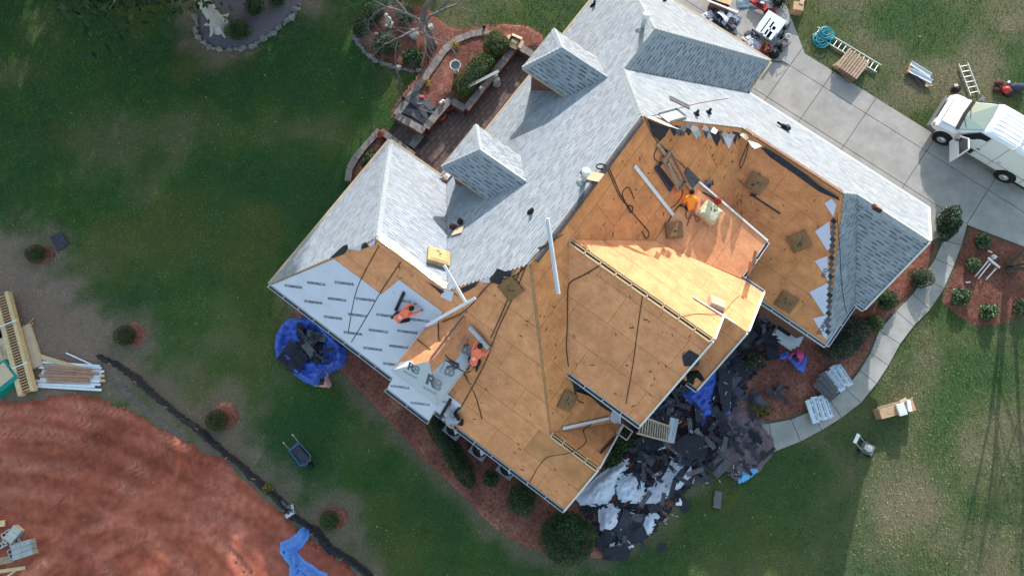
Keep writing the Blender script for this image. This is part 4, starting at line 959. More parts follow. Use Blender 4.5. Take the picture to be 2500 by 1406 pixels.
# --- bare trees
def limb(mb, p, d, L, r, depth, rd, droop=0., spread=.55):
    pts = [p]; rr = [r]; k = 4
    for i in range(k):
        d = (d+Vector((rd.gauss(0, .14), rd.gauss(0, .14), rd.gauss(0, .10)-droop))).normalized(); p = p+d*(L/k); pts.append(p); rr.append(r*(1-.4*(i+1)/k))
        if depth > 0 and i > 0 and rd.random() < .75:
            a = d.orthogonal().normalized(); a.rotate(Matrix.Rotation(rd.uniform(0, 6.28), 3, d)); nd = (d+a*spread*rd.uniform(.7, 1.7)).normalized()
            limb(mb, p, nd, L*rd.uniform(.5, .75), rr[-1]*.55, depth-1, rd, droop, spread)
    mb.tube(pts, rr, 6 if r > .04 else 4 if r > .012 else 3, caps=False)
    if depth > 0:
        for s in (-1, 1):
            a = d.orthogonal().normalized(); a.rotate(Matrix.Rotation(rd.uniform(0, 6.28), 3, d)); limb(mb, p, (d+a*spread*s).normalized(), L*rd.uniform(.55, .8), rr[-1]*.7, depth-1, rd, droop, spread)
def bare_tree(px, py, h, r, label, seed, m, trunks=1, lean=(0, 0), depth=4, droop=.02, first=.42, spread=.6, group='bare trees'):
    c = G(px, py); root = thing('bare_tree', label, 'tree', c, group=group); rd = random.Random(seed)
    tk = MB(); cr = MB()
    for t in range(trunks):
        a = 6.28*t/trunks; off = Vector((math.cos(a), math.sin(a), 0))*(.12 if trunks > 1 else 0); d = Vector((lean[0]+off.x*2, lean[1]+off.y*2, 1)).normalized(); H = h*first; top = off+d*H
        tk.tube([off*1-Vector((0, 0, .1)), off+d*.25, off+d*H*.5+Vector((.04, .02, 0)), top], [r*1.7, r*1.1, r*.9, r*.78], 10)
        for k in range(4 if trunks == 1 else 2):
            g = rd.uniform(0, 6.28); dd = Vector((math.cos(g)*.75, math.sin(g)*.75, .8)).normalized(); limb(cr, top-d*rd.uniform(0, .3)*H, dd, h*.30, r*.4, depth, rd, droop, spread)
        limb(cr, top, d, h*.33, r*.7, depth, rd, droop, spread)
    obj('trunk', tk, m, root, True); obj('branches', cr, m, root)
    return root
bare_tree(1056, 112, 6.0, .19, 'bare grey tree with spreading twigs over the round mulch bed', 5, 'bark_grey', lean=(-.10, .05), depth=5, droop=.10, first=.34, spread=.7)
bare_tree(2462, 655, 6.5, .10, 'bare multi-stemmed tree in the corner bed by the driveway', 9, 'bark', trunks=3, lean=(-.02, .05), depth=4, droop=0, first=.45)
# --- evergreens at the top left whose shade lies over the lawn
def evergreen(x, y, h, r, label, seed, trunk_r=.3, base=.3, m='bark', n=4200, lean=(0, 0), group='evergreens beyond the top left of the lawn', size=.38):
    root = thing('evergreen_tree', label, 'tree', (x, y, 0), group=group); rd = random.Random(seed); tk = MB()
    roots = [(-.1, 1.9), (.15, 1.25), (.7, 1.0), (h*.5, .8), (h*.95, .15)]
    pts = [(lean[0]*z, lean[1]*z, z) for z, _ in roots]; tk.tube(pts, [trunk_r*q for _, q in roots], 12)
    for k in range(6):
        g = k*1.05+seed; tk.tube([(math.cos(g)*trunk_r*.6, math.sin(g)*trunk_r*.6, .5), (math.cos(g)*trunk_r*1.5, math.sin(g)*trunk_r*1.5, .12), (math.cos(g)*trunk_r*2.6, math.sin(g)*trunk_r*2.6, -.05)], [trunk_r*.4, trunk_r*.3, .04], 6)
    lb = MB(); cl = []
    for k in range(46):
        t = rd.random()**.8; z = h*(base+(1-base)*t); g = rd.uniform(0, 6.28); R_ = r*(1-t*.75)*rd.uniform(.55, 1.05)
        e = Vector((lean[0]*z+math.cos(g)*R_, lean[1]*z+math.sin(g)*R_, z+rd.uniform(-.2, .9))); s = Vector((lean[0]*z, lean[1]*z, z-.3)); lb.tube([s, s.lerp(e, .5)+Vector((0, 0, .15)), e], [.07, .045, .015], 4, False); cl.append((e, R_))
        cl.append((s.lerp(e, .6), R_*.8))
    P = []
    for e, R_ in cl:
        k = n//len(cl); P.append(np.array(e)+RNG.normal(size=(k, 3))*np.array([.55, .55, .38])*max(R_, 1.)*.42)
    P = np.vstack(P); cols = np.array([.022, .042, .016])*RNG.uniform(.5, 1.6, len(P))[:, None]
    obj('trunk', tk, m, root, True); obj('limbs', lb, m, root); obj('crown', leaf_mesh('crown', P, RNG.uniform(.6, 1.3, len(P))*size, cols, 0.2), None, root)
    return root
b0 = G(536, 64); evergreen(b0.x, b0.y, 15, 4.2, 'tall tree with pale flared trunk standing in the gravel bed', 1, .33, .34, 'bark_pale', lean=(-.02, .08), n=22000, size=.16)
# ================================================================== walls, stones and garden ornaments
def stone_wall(name, label, pts, w, h, step=.42, z0=0., closed=False):
    "low brick wall with single capstones; pts are pixels along its centre at cap height"
    P = [G(x, y, h) for x, y in pts]; c = P[0]; root = thing(name, label, 'garden wall', (c.x, c.y, 0), group='low patio walls')
    o = Vector((c.x, c.y, 0)); body = MB()
    seg = list(zip(P[:-1], P[1:])); k = 0
    for a, b in seg:
        a2 = Vector((a.x, a.y, 0))-o; b2 = Vector((b.x, b.y, 0))-o; body.beam(a2+Vector((0, 0, h/2-.04)), b2+Vector((0, 0, h/2-.04)), w*.82, h-.06)
        L = (b2-a2).length; n = max(1, round(L/step)); x = (b2-a2)/n
        for i in range(n):
            m = a2+x*(i+.5); ex = .03 if (i in (0, n-1)) else 0
            obj('capstone', MB().beam(m-x*.487+Vector((0, 0, h-.03+random.uniform(0, .012))), m+x*.487+Vector((0, 0, h-.03+random.uniform(0, .012))), w+random.uniform(-.02, .02), .07), 'capstone', root)
    obj('wall_body', body, 'brick', root)
    return root
stone_wall('garden_wall', 'curved capped wall between the lawn and the raised bed', [(1190, 76), (1150, 84), (1112, 98), (1085, 122), (1055, 165), (1020, 212), (985, 258), (967, 281)], .34, .55)
stone_wall('garden_wall', 'short capped wall closing the raised bed towards the lower patio', [(967, 281), (1000, 300), (1036, 320)], .34, .60)
stone_wall('garden_wall', 'capped wall of the raised bed beside the terracotta pot', [(1040, 312), (1062, 284), (1100, 242)], .34, .60)
stone_wall('garden_wall', 'short capped wall joining the hedge wall above the flower pot', [(1102, 246), (1120, 256), (1136, 266)], .34, .55)
stone_wall('garden_wall', 'straight capped wall between the boxwood hedge and the upper patio', [(1138, 266), (1175, 218), (1215, 167), (1258, 114)], .34, .55)
stone_wall('garden_wall', 'short capped wall at the top end of the upper patio', [(1262, 110), (1285, 124), (1302, 134)], .34, .5)
stone_wall('garden_wall', 'curved capped wall round the corner bed by the left wing', [(849, 442), (853, 412), (868, 385), (895, 352), (927, 318)], .30, .3)
stone_wall('garden_wall', 'low capped wall from the corner bed to the patio steps', [(930, 320), (965, 345), (995, 368), (1010, 380)], .30, .3)
# steps and edging
for k, (a, b) in enumerate((((1012, 345), (1034, 325)), ((1004, 360), (1022, 338)))):
    A, B = G(*a, .1), G(*b, .1); o = obj('patio_step', MB().beam(A, B, .35, .14), 'capstone'); tag(o, ('upper' if k == 0 else 'lower')+' stone step on the lower patio above the black mat', 'step', 'patio steps')
bg_ = bpy.data.objects['gravel_bed']; bt = bpy.data.objects['tree_mulch_bed']
def edging(parent, pts, n, r):
    P = [G(x, y) for x, y in pts]; Ls = [0]
    for a, b in zip(P[:-1], P[1:]): Ls.append(Ls[-1]+(b-a).length)
    rd = random.Random(n)
    for i in range(n):
        t = Ls[-1]*(i+.5)/n; j = max(k for k in range(len(P)-1) if Ls[k] <= t); q = P[j].lerp(P[j+1], (t-Ls[j])/(Ls[j+1]-Ls[j])); s = r*rd.uniform(.6, 1.35)
        obj('stone', MB().blob((q.x+rd.uniform(-.05, .05), q.y+rd.uniform(-.05, .05), s*.4), (s*rd.uniform(.8, 1.3), s*rd.uniform(.7, 1.1), s*.7), 7, 5, .25, i+n), 'stone', parent)
edging(bg_, [(477, 40), (479, 75), (490, 98), (512, 115), (545, 125), (585, 123), (625, 110), (660, 88), (690, 62), (716, 38), (735, 12)], 46, .13)
edging(bt, [(868, 75), (870, 100), (885, 122), (905, 142), (935, 158), (970, 168), (1000, 173), (1030, 175)], 34, .11)
# ornaments
def statue(px, py, label, kind, s=1., z=0.):
    r = thing(kind, label, 'ornament', G(px, py, z), random.uniform(0, 6)); return r
r = statue(1013, 93, 'pale stone ball on a foot in the mulch bed', 'stone_ornament'); obj('foot', MB().lathe([(.16, 0), (.14, .08), (.08, .14)], 14), 'ceramic', r); obj('ball', MB().blob((0, 0, .36), .24, 14, 9, .08, 2), 'ceramic', r, True)
r = statue(952, 64, 'white garden statue under the bare branches', 'garden_statue'); obj('plinth', MB().box((0, 0, .1), (.34, .34, .2)), 'ceramic', r); obj('figure', MB().blob((0, 0, .45), (.17, .14, .28), 10, 8, .15, 4).blob((.02, .05, .8), (.1, .1, .12), 9, 6), 'ceramic', r, True)
r = statue(912, 88, 'small pink and white ornament beside the dark rim shrub', 'garden_ornament'); obj('body', MB().blob((0, 0, .12), (.12, .1, .12), 9, 6), 'flower_red', r, True); obj('wing', MB().blob((.16, .02, .16), (.12, .08, .05), 8, 5), 'ceramic', r, True)
r = statue(1052, 71, 'small white birdhouse hung on the bare tree', 'birdhouse', z=1.4); obj('box', MB().box((0, 0, .1), (.16, .16, .2)), 'white_trim', r); obj('roof', MB().prism([(-.12, -.12), (.12, -.12), (.12, .12), (-.12, .12)], .2, .225).prism([(-.06, -.12), (.06, -.12), (.06, .12), (-.06, .12)], .226, .26), 'ceramic', r)
r = statue(1114, 176, 'round stone birdbath in the raised bed', 'birdbath', z=.45); obj('pedestal', MB().lathe([(.15, 0), (.13, .05), (.07, .12), (.065, .45), (.12, .52)], 14), 'ceramic', r, True); obj('basin', MB().lathe([(.10, .5), (.24, .55), (.27, .62), (.24, .625), (.21, .58), (.02, .56)], 20), 'ceramic', r, True); obj('water', MB().lathe([(.208, .585), (.2, .6), (.01, .6)], 20), 'glass', r)
for x, y, l in ((1043, 203, 'yellow straw clump in the raised bed left of the birdbath'), (1110, 112, 'yellow straw clump in the raised bed by the curved wall')):
    r = thing('straw_clump', l, 'plant', G(x, y, .47), 0, 'dry yellow clumps'); rd = random.Random(x); mb = MB()
    for i in range(70):
        a = rd.uniform(0, 6.28); d = rd.uniform(.03, .2); mb.tube([(math.cos(a)*d*.4, math.sin(a)*d*.4, 0), (math.cos(a)*d, math.sin(a)*d, rd.uniform(.06, .22)), (math.cos(a)*d*1.8, math.sin(a)*d*1.5, rd.uniform(.02, .2))], [.012, .012, .004], 3)
    obj('stalks', mb, 'straw', r)
r = thing('patio_statue', 'pale crouching stone statue on the upper patio', 'statue', G(1212, 206), R(40)); obj('base', MB().lathe([(.2, 0), (.2, .06), (.17, .1)], 12), 'ceramic', r); obj('figure', MB().blob((0, 0, .3), (.2, .17, .24), 12, 8, .1, 3).blob((.06, .1, .55), (.13, .11, .13), 10, 7).blob((-.12, -.05, .2), (.12, .1, .12), 9, 6), 'ceramic', r, True)
r = thing('flower_pot', 'round pot of red and yellow flowers against the patio wall', 'flower pot', G(1097, 266)); obj('pot', MB().lathe([(.17, 0), (.24, .3), (.26, .32), (.22, .325), (.2, .28)], 16), 'terracotta', r, True)
obj('flowers', leaf_mesh('flowers', np.column_stack([RNG.normal(0, .12, (260, 2)), RNG.uniform(.3, .48, 260)]), .045, np.array([[.42, .06, .07], [.5, .12, .14], [.45, .3, .08], [.05, .08, .02]])[RNG.integers(0, 4, 260)]), None, r)
r = thing('terracotta_planter', 'square terracotta planter standing on the lower patio', 'planter', G(1079, 292), -AL); mb = MB()
for sx, sy, dx, dy in ((-.17, 0, .04, .38), (.17, 0, .04, .38), (0, -.17, .38, .04), (0, .17, .38, .04)): mb.box((sx, sy, .2), (dx, dy, .4))
obj('body', mb, 'terracotta', r); obj('soil', MB().box((0, 0, .15), (.3, .3, .3)), 'soil', r)
r = thing('potted_flowers', 'red flowers in a clay pot on the corner wall', 'flower pot', G(930, 332, .25)); obj('pot', MB().lathe([(.1, 0), (.15, .2)], 12), 'terracotta', r); obj('flowers', leaf_mesh('flowers', np.column_stack([RNG.normal(0, .11, (160, 2)), RNG.uniform(.2, .34, 160)]), .04, np.array([[.42, .06, .07], [.5, .1, .1], [.05, .08, .02]])[RNG.integers(0, 3, 160)]), None, r)
r = thing('fire_pit', 'dark sunken pit with scattered dark slabs in the raised bed', 'fire pit', G(1021, 266, .5), -AL); obj('pit_floor', MB().prism([(-.9, -.6), (.9, -.6), (.9, .6), (-.9, .6)], -.05, .02), 'felt', r)
rd = random.Random(4)
for i in range(7): obj('dark_slab', MB().prism([(rd.uniform(-.8, .8)+q*.22*rd.uniform(.7, 1.2), p*.18*rd.uniform(.7, 1.2)+(-.45+.15*i)) for q, p in ((-1, -1), (1, -1), (1, 1), (-1, 1))], .02+.01*i, .05+.01*i), 'scrap_back', r)
r = thing('wire_wreath', 'round wire wreath lying on the dark slabs of the raised bed', 'wreath', G(1025, 247, .55)); obj('ring', MB().tube([(.24*math.cos(a), .2*math.sin(a), .03+.02*math.sin(3*a)) for a in np.linspace(0, 6.28, 22)], .045, 6), 'plastic_grey', r); obj('ribbon', MB().blob((.1, .16, .08), (.14, .08, .05), 8, 5, .2), 'flower_red', r)
o = obj('door_mat', MB().prism([tuple(G(*p)[:2]) for p in ((1013, 355), (1038, 333), (1048, 344), (1024, 366))], .045, .062), 'mat_black'); tag(o, 'black rectangular mat lying on the lower patio', 'mat')
for x, y, l in ((1205, 214, ''),): pass
for i, (x, y, z, l) in enumerate(((1077, 254, .62, 'white solar light on the raised bed wall above the flower pot'), (1082, 250, .62, 'second white solar light on the raised bed wall'), (1173, 218, .58, 'white solar light on the hedge wall'), (985, 241, .6, 'dark lantern on the curved wall by the lawn'), (1182, 68, .58, 'dark lantern at the upper end of the curved wall'))):
    r = thing('wall_light', l, 'light', G(x, y, z), group='lights on the patio walls'); dk = i > 2; obj('base', MB().lathe([(.07, 0), (.07, .05), (.04, .06)], 10), 'black' if dk else 'ceramic', r); obj('cap', MB().lathe([(.05, .06), (.09, .12), (.05, .17), (.01, .18)], 10), 'black' if dk else 'white_trim', r, True)
o, L = None, 0
r = thing('white_downspout', 'white gutter piece lying across the boxwood hedge', 'gutter piece', G(1180, 194, 1.0), gang((1147, 212), (1212, 176))); r.rotation_euler[1] = R(4); obj('channel', MB().box((0, 0, 0), (1.65, .10, .012)).box((0, .05, .03), (1.65, .012, .06)).box((0, -.05, .03), (1.65, .012, .06)), 'white_trim', r)
def carton(name, label, px, py, z, sx, sy, sz, rz, m='cardboard', flaps=True, inner=True, cat='box', group=None):
    r = thing(name, label, cat, G(px, py, z), rz, group); mb = MB(); t = .012
    for x, y, dx, dy in ((-sx/2, 0, t, sy), (sx/2, 0, t, sy), (0, -sy/2, sx, t), (0, sy/2, sx, t)): mb.box((x, y, sz/2), (dx, dy, sz))
    mb.box((0, 0, .01), (sx, sy, .012)); obj('carton', mb, m, r)
    if flaps:
        f = MB()
        for sgn in (-1, 1):
            f.box((sgn*(sx/2+sy*.18), 0, sz-.03), (sy*.38, sy*.96, .008), 0, (0, sgn*.25)); f.box((0, sgn*(sy/2+sy*.17), sz-.03), (sx*.96, sy*.36, .008), 0, (-sgn*.3, 0))
        obj('flaps', f, 'cardboard_pale', r)
    if inner: obj('contents', MB().blob((0, 0, sz*.55), (sx*.4, sy*.4, sz*.3), 8, 5, .3), 'pallet_wood', r)
    return r
carton('open_carton', 'open cardboard box full of scraps on the wall beside the boxwood', 1256, 109, .5, .55, .42, .3, -AL+R(10)); o = obj('cardboard_sheet', MB().prism([tuple(G(*p)[:2]) for p in ((1180, 92), (1206, 91), (1207, 103), (1181, 104))], .50, .512), 'cardboard'); tag(o, 'flat cardboard sheet on the straw above the boxwood', 'cardboard')
# ================================================================== van
a = G(2300, 338, .36); b = G(2452, 430, .36)
# wheel faces on the driver's side fix the van; its axle line lies 0.9 m further from the viewer's nadir
fw = Vector((a.x-b.x, a.y-b.y, 0)); wb = fw.length; fw.normalize(); side = Vector((-fw.y, fw.x, 0))
ctr = (a+b)/2-side*.93; ctr.z = .03
van = thing('parked_van', 'white cargo van with its driver door open, parked on the concrete driveway', 'van', ctr, math.atan2(fw.y, fw.x))
hw = wb/2
def van_section(x, zb, wb_, zm, wm, zt, wt, crown=.03):
    return [(x, -wb_, zb), (x, -wm, zb+.25), (x, -wm, zm), (x, -wt-.03, zt-.10), (x, -wt+.10, zt-.01), (x, 0, zt+crown), (x, wt-.10, zt-.01), (x, wt+.03, zt-.10), (x, wm, zm), (x, wm, zb+.25), (x, wb_, zb)]
secs = [van_section(-hw-1.25, .42, .85, 1.25, .97, 1.98, .80), van_section(-hw-1.15, .36, .92, 1.25, 1.0, 2.06, .84), van_section(0, .34, .95, 1.25, 1.01, 2.08, .86), van_section(.55, .34, .95, 1.25, 1.01, 2.06, .85),
        van_section(.70, .34, .95, 1.22, 1.01, 1.98, .82, .02), van_section(1.42, .34, .95, 1.12, .99, 1.30, .86, .02), van_section(1.5, .34, .95, 1.08, .98, 1.24, .86, .02), van_section(2.25, .36, .93, .98, .95, 1.12, .82, .03), van_section(hw+.72, .40, .9, .88, .92, 1.02, .76, .03), van_section(hw+.82, .42, .86, .74, .88, .86, .72, .02)]
mb = MB(); n = len(secs[0]); mb.v = [p for s in secs for p in s]
for i in range(len(secs)-1):
    for j in range(n-1): mb.f.append((i*n+j, i*n+j+1, (i+1)*n+j+1, (i+1)*n+j)); mb.mi.append(0)
    mb.f.append((i*n+n-1, i*n, (i+1)*n, (i+1)*n+n-1)); mb.mi.append(0)
mb.f += [tuple(range(n)), tuple((len(secs)-1)*n+j for j in range(n-1, -1, -1))]; mb.mi += [0, 0]
body = obj('body', mb, 'van_white', van); body.data.polygons.foreach_set('use_smooth', [True]*len(body.data.polygons))
try: body.data.set_sharp_from_angle(angle=R(28))
except Exception: pass
def pane(name, pts, m, parent, th=.012):
    P = [Vector(p) for p in pts]; nn = (P[1]-P[0]).cross(P[2]-P[0]).normalized()
    k = len(P); q = MB(); q.add([p+nn*.006 for p in P]+[p-nn*th for p in P], [tuple(range(k)), tuple(range(2*k-1, k-1, -1))]+[(i, k+i, k+(i+1) % k, (i+1) % k) for i in range(k)]); return obj(name, q, m, parent)
ws = pane('windshield', [(1.47, -.80, 1.275), (1.52, 0, 1.30), (1.47, .80, 1.275), (.74, .74, 1.965), (.70, 0, 2.0), (.74, -.74, 1.965)], 'glass_green', van)
pane('windshield_border', [(1.60, -.86, 1.235), (1.66, 0, 1.275), (1.60, .86, 1.235), (1.46, .84, 1.29), (1.50, 0, 1.312), (1.46, -.84, 1.29)], 'rubber', ws, .02)
wp = MB()
wp.beam((1.55, -.5, 1.31), (1.35, .15, 1.47), .02, .015); wp.beam((1.55, .15, 1.31), (1.3, .7, 1.48), .02, .015); obj('wiper', wp, 'rubber', ws)
pane('side_window', [(.45, -1.0, 1.28), (1.32, -1.0, 1.22), (.80, -.89, 1.88), (.45, -.89, 1.9)], 'glass', van)
dp = pane('door_opening', [(1.30, 1.015, .55), (1.30, 1.012, 1.22), (.80, .90, 1.9), (.28, .90, 1.92), (.28, 1.02, .55)], 'interior', van, .02)
obj('seat', MB().box((.55, .62, 1.0), (.2, .5, .6)).box((.75, .62, .78), (.5, .5, .14)), 'plastic_grey', dp)
# open door, hinged at the front
hx, hy = 1.30, 1.02; oa = R(118)
def dpt(l, z): return (hx+math.cos(oa)*l, hy+math.sin(oa)*l, z)
d = MB(); d.beam(dpt(.02, .86), dpt(1.02, .86), .07, .62); dr = obj('driver_door', d, 'van_white', van); dr['label'] = 'open driver door with window frame'
fr = MB(); fr.beam(dpt(.02, 1.17), dpt(.48, 1.86), .05, .06); fr.beam(dpt(.48, 1.86), dpt(.98, 1.86), .05, .06); fr.beam(dpt(.98, 1.86), dpt(1.0, 1.17), .05, .06); obj('window_frame', fr, 'van_white', dr)
obj('window_glass', MB().add([dpt(.1, 1.18), dpt(.97, 1.18), dpt(.95, 1.83), dpt(.5, 1.83)], [(0, 1, 2, 3)]), 'glass', dr)
obj('door_lining', MB().beam(Vector(dpt(.1, .86))+Vector((-.05, -.02, 0)), Vector(dpt(.95, .86))+Vector((-.05, -.02, 0)), .03, .5), 'plastic_grey', dr)
obj('wing_mirror', MB().box((1.28, 1.16, 1.22), (.14, .26, .2)), 'plastic_grey', van); obj('wing_mirror', MB().box((1.28, -1.16, 1.22), (.14, .26, .2)), 'plastic_grey', van)
for k in range(7): obj('roof_rib', MB().box((-hw*.5-.25, -.66+.22*k, 2.082+.03*(1-abs(k-3)/3.2)), (hw+1.5, .020, .014)), 'van_white', van)
for x in (-.75, -hw-.4):
    r_ = MB(); r_.tube([(x, -.95, 1.98), (x, -.93, 2.16), (x, -.8, 2.22), (x, .8, 2.22), (x, .93, 2.16), (x, .95, 1.98)], .035, 8); obj('rack_bar', r_, 'white_trim', van)
def wheel(x, y, s):
    t = MB(); t.v = []; 
    for k, (rr, yy) in enumerate(((.20, .11), (.33, .125), (.375, .09), (.375, -.09), (.33, -.125), (.20, -.11))):
        for j in range(24):
            g = 2*math.pi*j/24; t.v.append((x+rr*math.cos(g), y+yy, .36+rr*math.sin(g)))
    for i in range(6):
        for j in range(24): t.f.append((i*24+j, i*24+(j+1) % 24, ((i+1) % 6)*24+(j+1) % 24, ((i+1) % 6)*24+j)); t.mi.append(0)
    w = obj('wheel', t, 'rubber', van); h = MB()
    h.tube([(x, y-s*.05, .36), (x, y+s*.10, .36)], .205, 20); obj('rim', h, 'hub', w); obj('hub_cap', MB().tube([(x, y+s*.1, .36), (x, y+s*.135, .36)], [.10, .07], 14), 'chrome', w)
for x in (hw, -hw):
    for s in (1, -1):
        wheel(x, s*.93, s); arch = MB(); arch.tube([(x, s*.80, .42), (x, s*1.014, .42)], .46, 24); obj('wheel_arch', arch, 'interior', van)
obj('front_bumper', MB().beam((hw+.86, -.92, .52), (hw+.86, .92, .52), .14, .2).beam((hw+.5, .94, .52), (hw+.88, .9, .52), .1, .2).beam((hw+.5, -.94, .52), (hw+.88, -.9, .52), .1, .2), 'plastic_grey', van)
obj('grille', MB().beam((hw+.83, -.5, .78), (hw+.83, .5, .78), .05, .16), 'rubber', van)
for s in (1, -1): obj('headlight', MB().box((hw+.79, s*.68, .80), (.1, .3, .17)), 'lamp_glass', van); obj('indicator', MB().box((hw+.70, s*.87, .80), (.16, .08, .15)), 'amber', van)
sm = MB()
for sg in (1, -1):
    for x in (.24, -.62, -hw-.62): sm.beam((x, sg*1.018, .5), (x, sg*1.016, 1.22), .012, .008, (0, 1, 0)); sm.beam((x, sg*1.016, 1.22), (x, sg*.905, 1.95), .012, .008, (0, 1, 0))
    sm.beam((-hw-1.1, sg*1.019, .86), (-hw+.5, sg*1.019, .86), .014, .012); sm.beam((-hw+.5, sg*1.019, .86), (1.25, sg*1.018, .86), .014, .012)
sm.beam((2.3, -.80, 1.135), (2.3, .80, 1.135), .012, .03); sm.beam((1.66, .84, 1.25), (hw+.6, .77, 1.07), .012, .02); sm.beam((1.66, -.84, 1.25), (hw+.6, -.77, 1.07), .012, .02)
obj('panel_seams', sm, 'plastic_grey', van); obj('fuel_cap', MB().tube([(-hw+.75, 1.01, 1.0), (-hw+.75, 1.022, 1.0)], .09, 14), 'gutter', van); obj('door_handle', MB().box((.38-.15, 1.02, 1.08), (.16, .03, .05)), 'plastic_grey', van); obj('sill', MB().box((0, .985, .36), (2.4, .05, .07)).box((0, -.985, .36), (2.4, .05, .07)), 'plastic_grey', van)
obj('bonnet_badge', MB().tube([(hw+.25, .22, 1.115), (hw+.25, .22, 1.14)], .06, 10), 'plastic_grey', van)
# ================================================================== ladders
def ladder(name, label, L, W_, n, m='aluminium', rail=(.03, .08), rung=.028, group=None):
    r = thing(name, label, 'ladder', group=group)
    for s in (-1, 1): obj('rail', MB().box((0, s*W_/2, .05), (L, rail[0], rail[1])), m, r)
    for i in range(n):
        x = -L/2+L*(i+.5)/n; obj('rung', MB().tube([(x, -W_/2, .05), (x, W_/2, .05)], rung/2+.006, 6), m, r)
    return r
def lay(o, p, q, z=0.):
    a = G(*p, z); b = G(*q, z); o.location = (a+b)/2; o.rotation_euler = (0, 0, math.atan2(b.y-a.y, b.x-a.x)); return (b-a).length
L0 = (G(1995, 80)-G(2138, 168)).length
ld = ladder('extension_ladder', 'long aluminium extension ladder on the grass beside the driveway', L0+.25, .46, 14); lay(ld, (1992, 79), (2141, 168), .02)
L1 = (G(2351, 162)-G(2377, 232)).length; ld = ladder('short_ladder', 'short aluminium ladder section lying on the grass above the van', L1+.15, .44, 6); lay(ld, (2350, 158), (2378, 232), .03)
# leaning ladder against the upper eave, and the one at the front corner

def lean(o, A, B, up=(0, 1, 0)):
    x = (B-A).normalized(); y = Vector((0, 0, 1)).cross(x).normalized(); zz = x.cross(y); m = Matrix((x, y, zz)).transposed().to_4x4(); m.translation = (A+B)/2; o.matrix_world = m; return (B-A).length

A = G(1822, 694, 4.2); A = on(1824, 700, PL['O1'], .08); B = G(1836, 622, 6.3)
r = ladder('leaning_ladder', 'brown ladder leaning from the low roof up to the shallow upper roof', (B-A).length, .46, 10, 'lumber_red', (.06, .1), .04); lean(r, A, B); print('lean', A, B)
A = G(1641, 1062, .3); B = G(1556, 1036, 4.9); LL = (B-A).length
r = ladder('pick_ladder', 'ladder standing at the front corner with a white bundle at its foot', LL, .62, 15, 'wood_ladder', (.06, .09), .05); lean(r, A, B)
o = thing('hoist_frame', 'short metal hoist frame hooked on the eave beside the ladder top', 'frame', W(3.3, 2.75, 3.1), -AL); mb = MB()
for s in (-.2, .2): mb.tube([(-.25, s, -.1), (-.25, s, .45), (.2, s, .5)], .03, 6)
mb.tube([(-.25, -.2, .42), (-.25, .2, .42)], .025, 6); mb.tube([(.2, -.2, .5), (.2, .2, .5)], .025, 6); obj('frame_tubes', mb, 'wood_ladder', o)
# ================================================================== by the driveway
def coil(name, label, px, py, z, r, n, rad, m, cat, wob=.0, seed=1, sy=1.):
    rd = random.Random(seed); pts = []
    for i in range(n*14):
        g = 2*math.pi*i/14; q = r*(1+wob*math.sin(i*.37+seed)+rd.uniform(-.03, .03)*wob*6); pts.append((q*math.cos(g)+wob*r*math.sin(i*.11), q*sy*math.sin(g)+wob*r*math.cos(i*.17), rad+rad*1.6*(i/14 % 4)+rd.uniform(0, .01)))
    o = obj(name, MB().tube(pts, rad, 5), m); o.location = G(px, py, z); return tag(o, label, cat)
coil('teal_hose', 'tangled teal air hose coil lying over the upper end of the ladder', 2016, 84, .1, .26, 9, .018, 'hose_teal', 'hose', .28, 3); coil('teal_hose', 'looser teal air hose coil at the edge of the concrete', 2005, 100, .04, .3, 8, .018, 'hose_teal', 'hose', .3, 8)
coil('red_hose', 'red air hose coiled beside the white shingle bundles', 1881, 33, .04, .22, 7, .022, 'hose_red', 'hose', .08, 2)
r = thing('pallet_stack', 'stack of worn wooden pallets on the driveway edge', 'pallets', G(2071, 168), R(-8))
for k in range(3):
    p = thing('pallet', '', '', (0, 0, 0)); bpy.data.objects.remove(p)
for k in range(3):
    zb = .03+k*.15; tw = R((-4, 3, 7)[k])
    for s in (-.5, 0, .5): obj('stringer', MB().box((s*math.cos(tw+R(52)), s*math.sin(tw+R(52)), zb+.05), (1.2, .05, .09), tw+R(-38)), 'pallet_wood', r)
    for j in range(9):
        t = -.54+j*.135; c_, s_ = math.cos(tw+R(-38)), math.sin(tw+R(-38)); obj('deck_board', MB().box((t*c_, t*s_, zb+.11+random.uniform(0, .008)), (.10, 1.15, .02), tw+R(-38)), 'pallet_wood', r)
# white shingle bundles on the concrete
def bundle(name, label, px, py, z, rz, m='wrapper', L=.98, w=.33, h=.09, parent=None, tilt=None, printed=True):
    r = thing(name, label, 'bundle', G(px, py, z), rz, 'wrapped shingle bundles'); 
    if tilt: r.rotation_euler = (tilt[0], tilt[1], rz)
    obj('wrapper', MB().box((0, 0, h/2), (L, w, h)), m, r)
    if printed: obj('printed_band', MB().box((0, -w*.22, h/2), (L*.8, w*.22, h+.006)), 'wrapper_dark' if m == 'wrapper' and z < .3 and px > 1950 else 'gutter', r)
    return r
st = thing('bundle_stack', 'stack of white-wrapped bundles under the top layer on the driveway', 'bundles', G(1876, 72), R(54)); 
for k in range(5): obj('bundle_layer', MB().box((random.uniform(-.02, .02), random.uniform(-.02, .02), .09+k*.10), (1.02, 1.02, .095)), 'wrapper', st)
bz = .58; rz = R(54)
for (x, y, L, l) in ((1862, 62, 1.0, 'upper left white bundle on the driveway stack'), (1873, 68, .92, 'second white bundle on the driveway stack'), (1887, 67, .40, 'short white bundle at the top right of the stack'), (1873, 86, .40, 'short white bundle at the lower left of the stack'), (1884, 84, .72, 'lower right white bundle on the driveway stack')):
    bundle('shingle_bundle', l, x, y, bz, rz, L=L, w=.30, h=.10, printed=False)
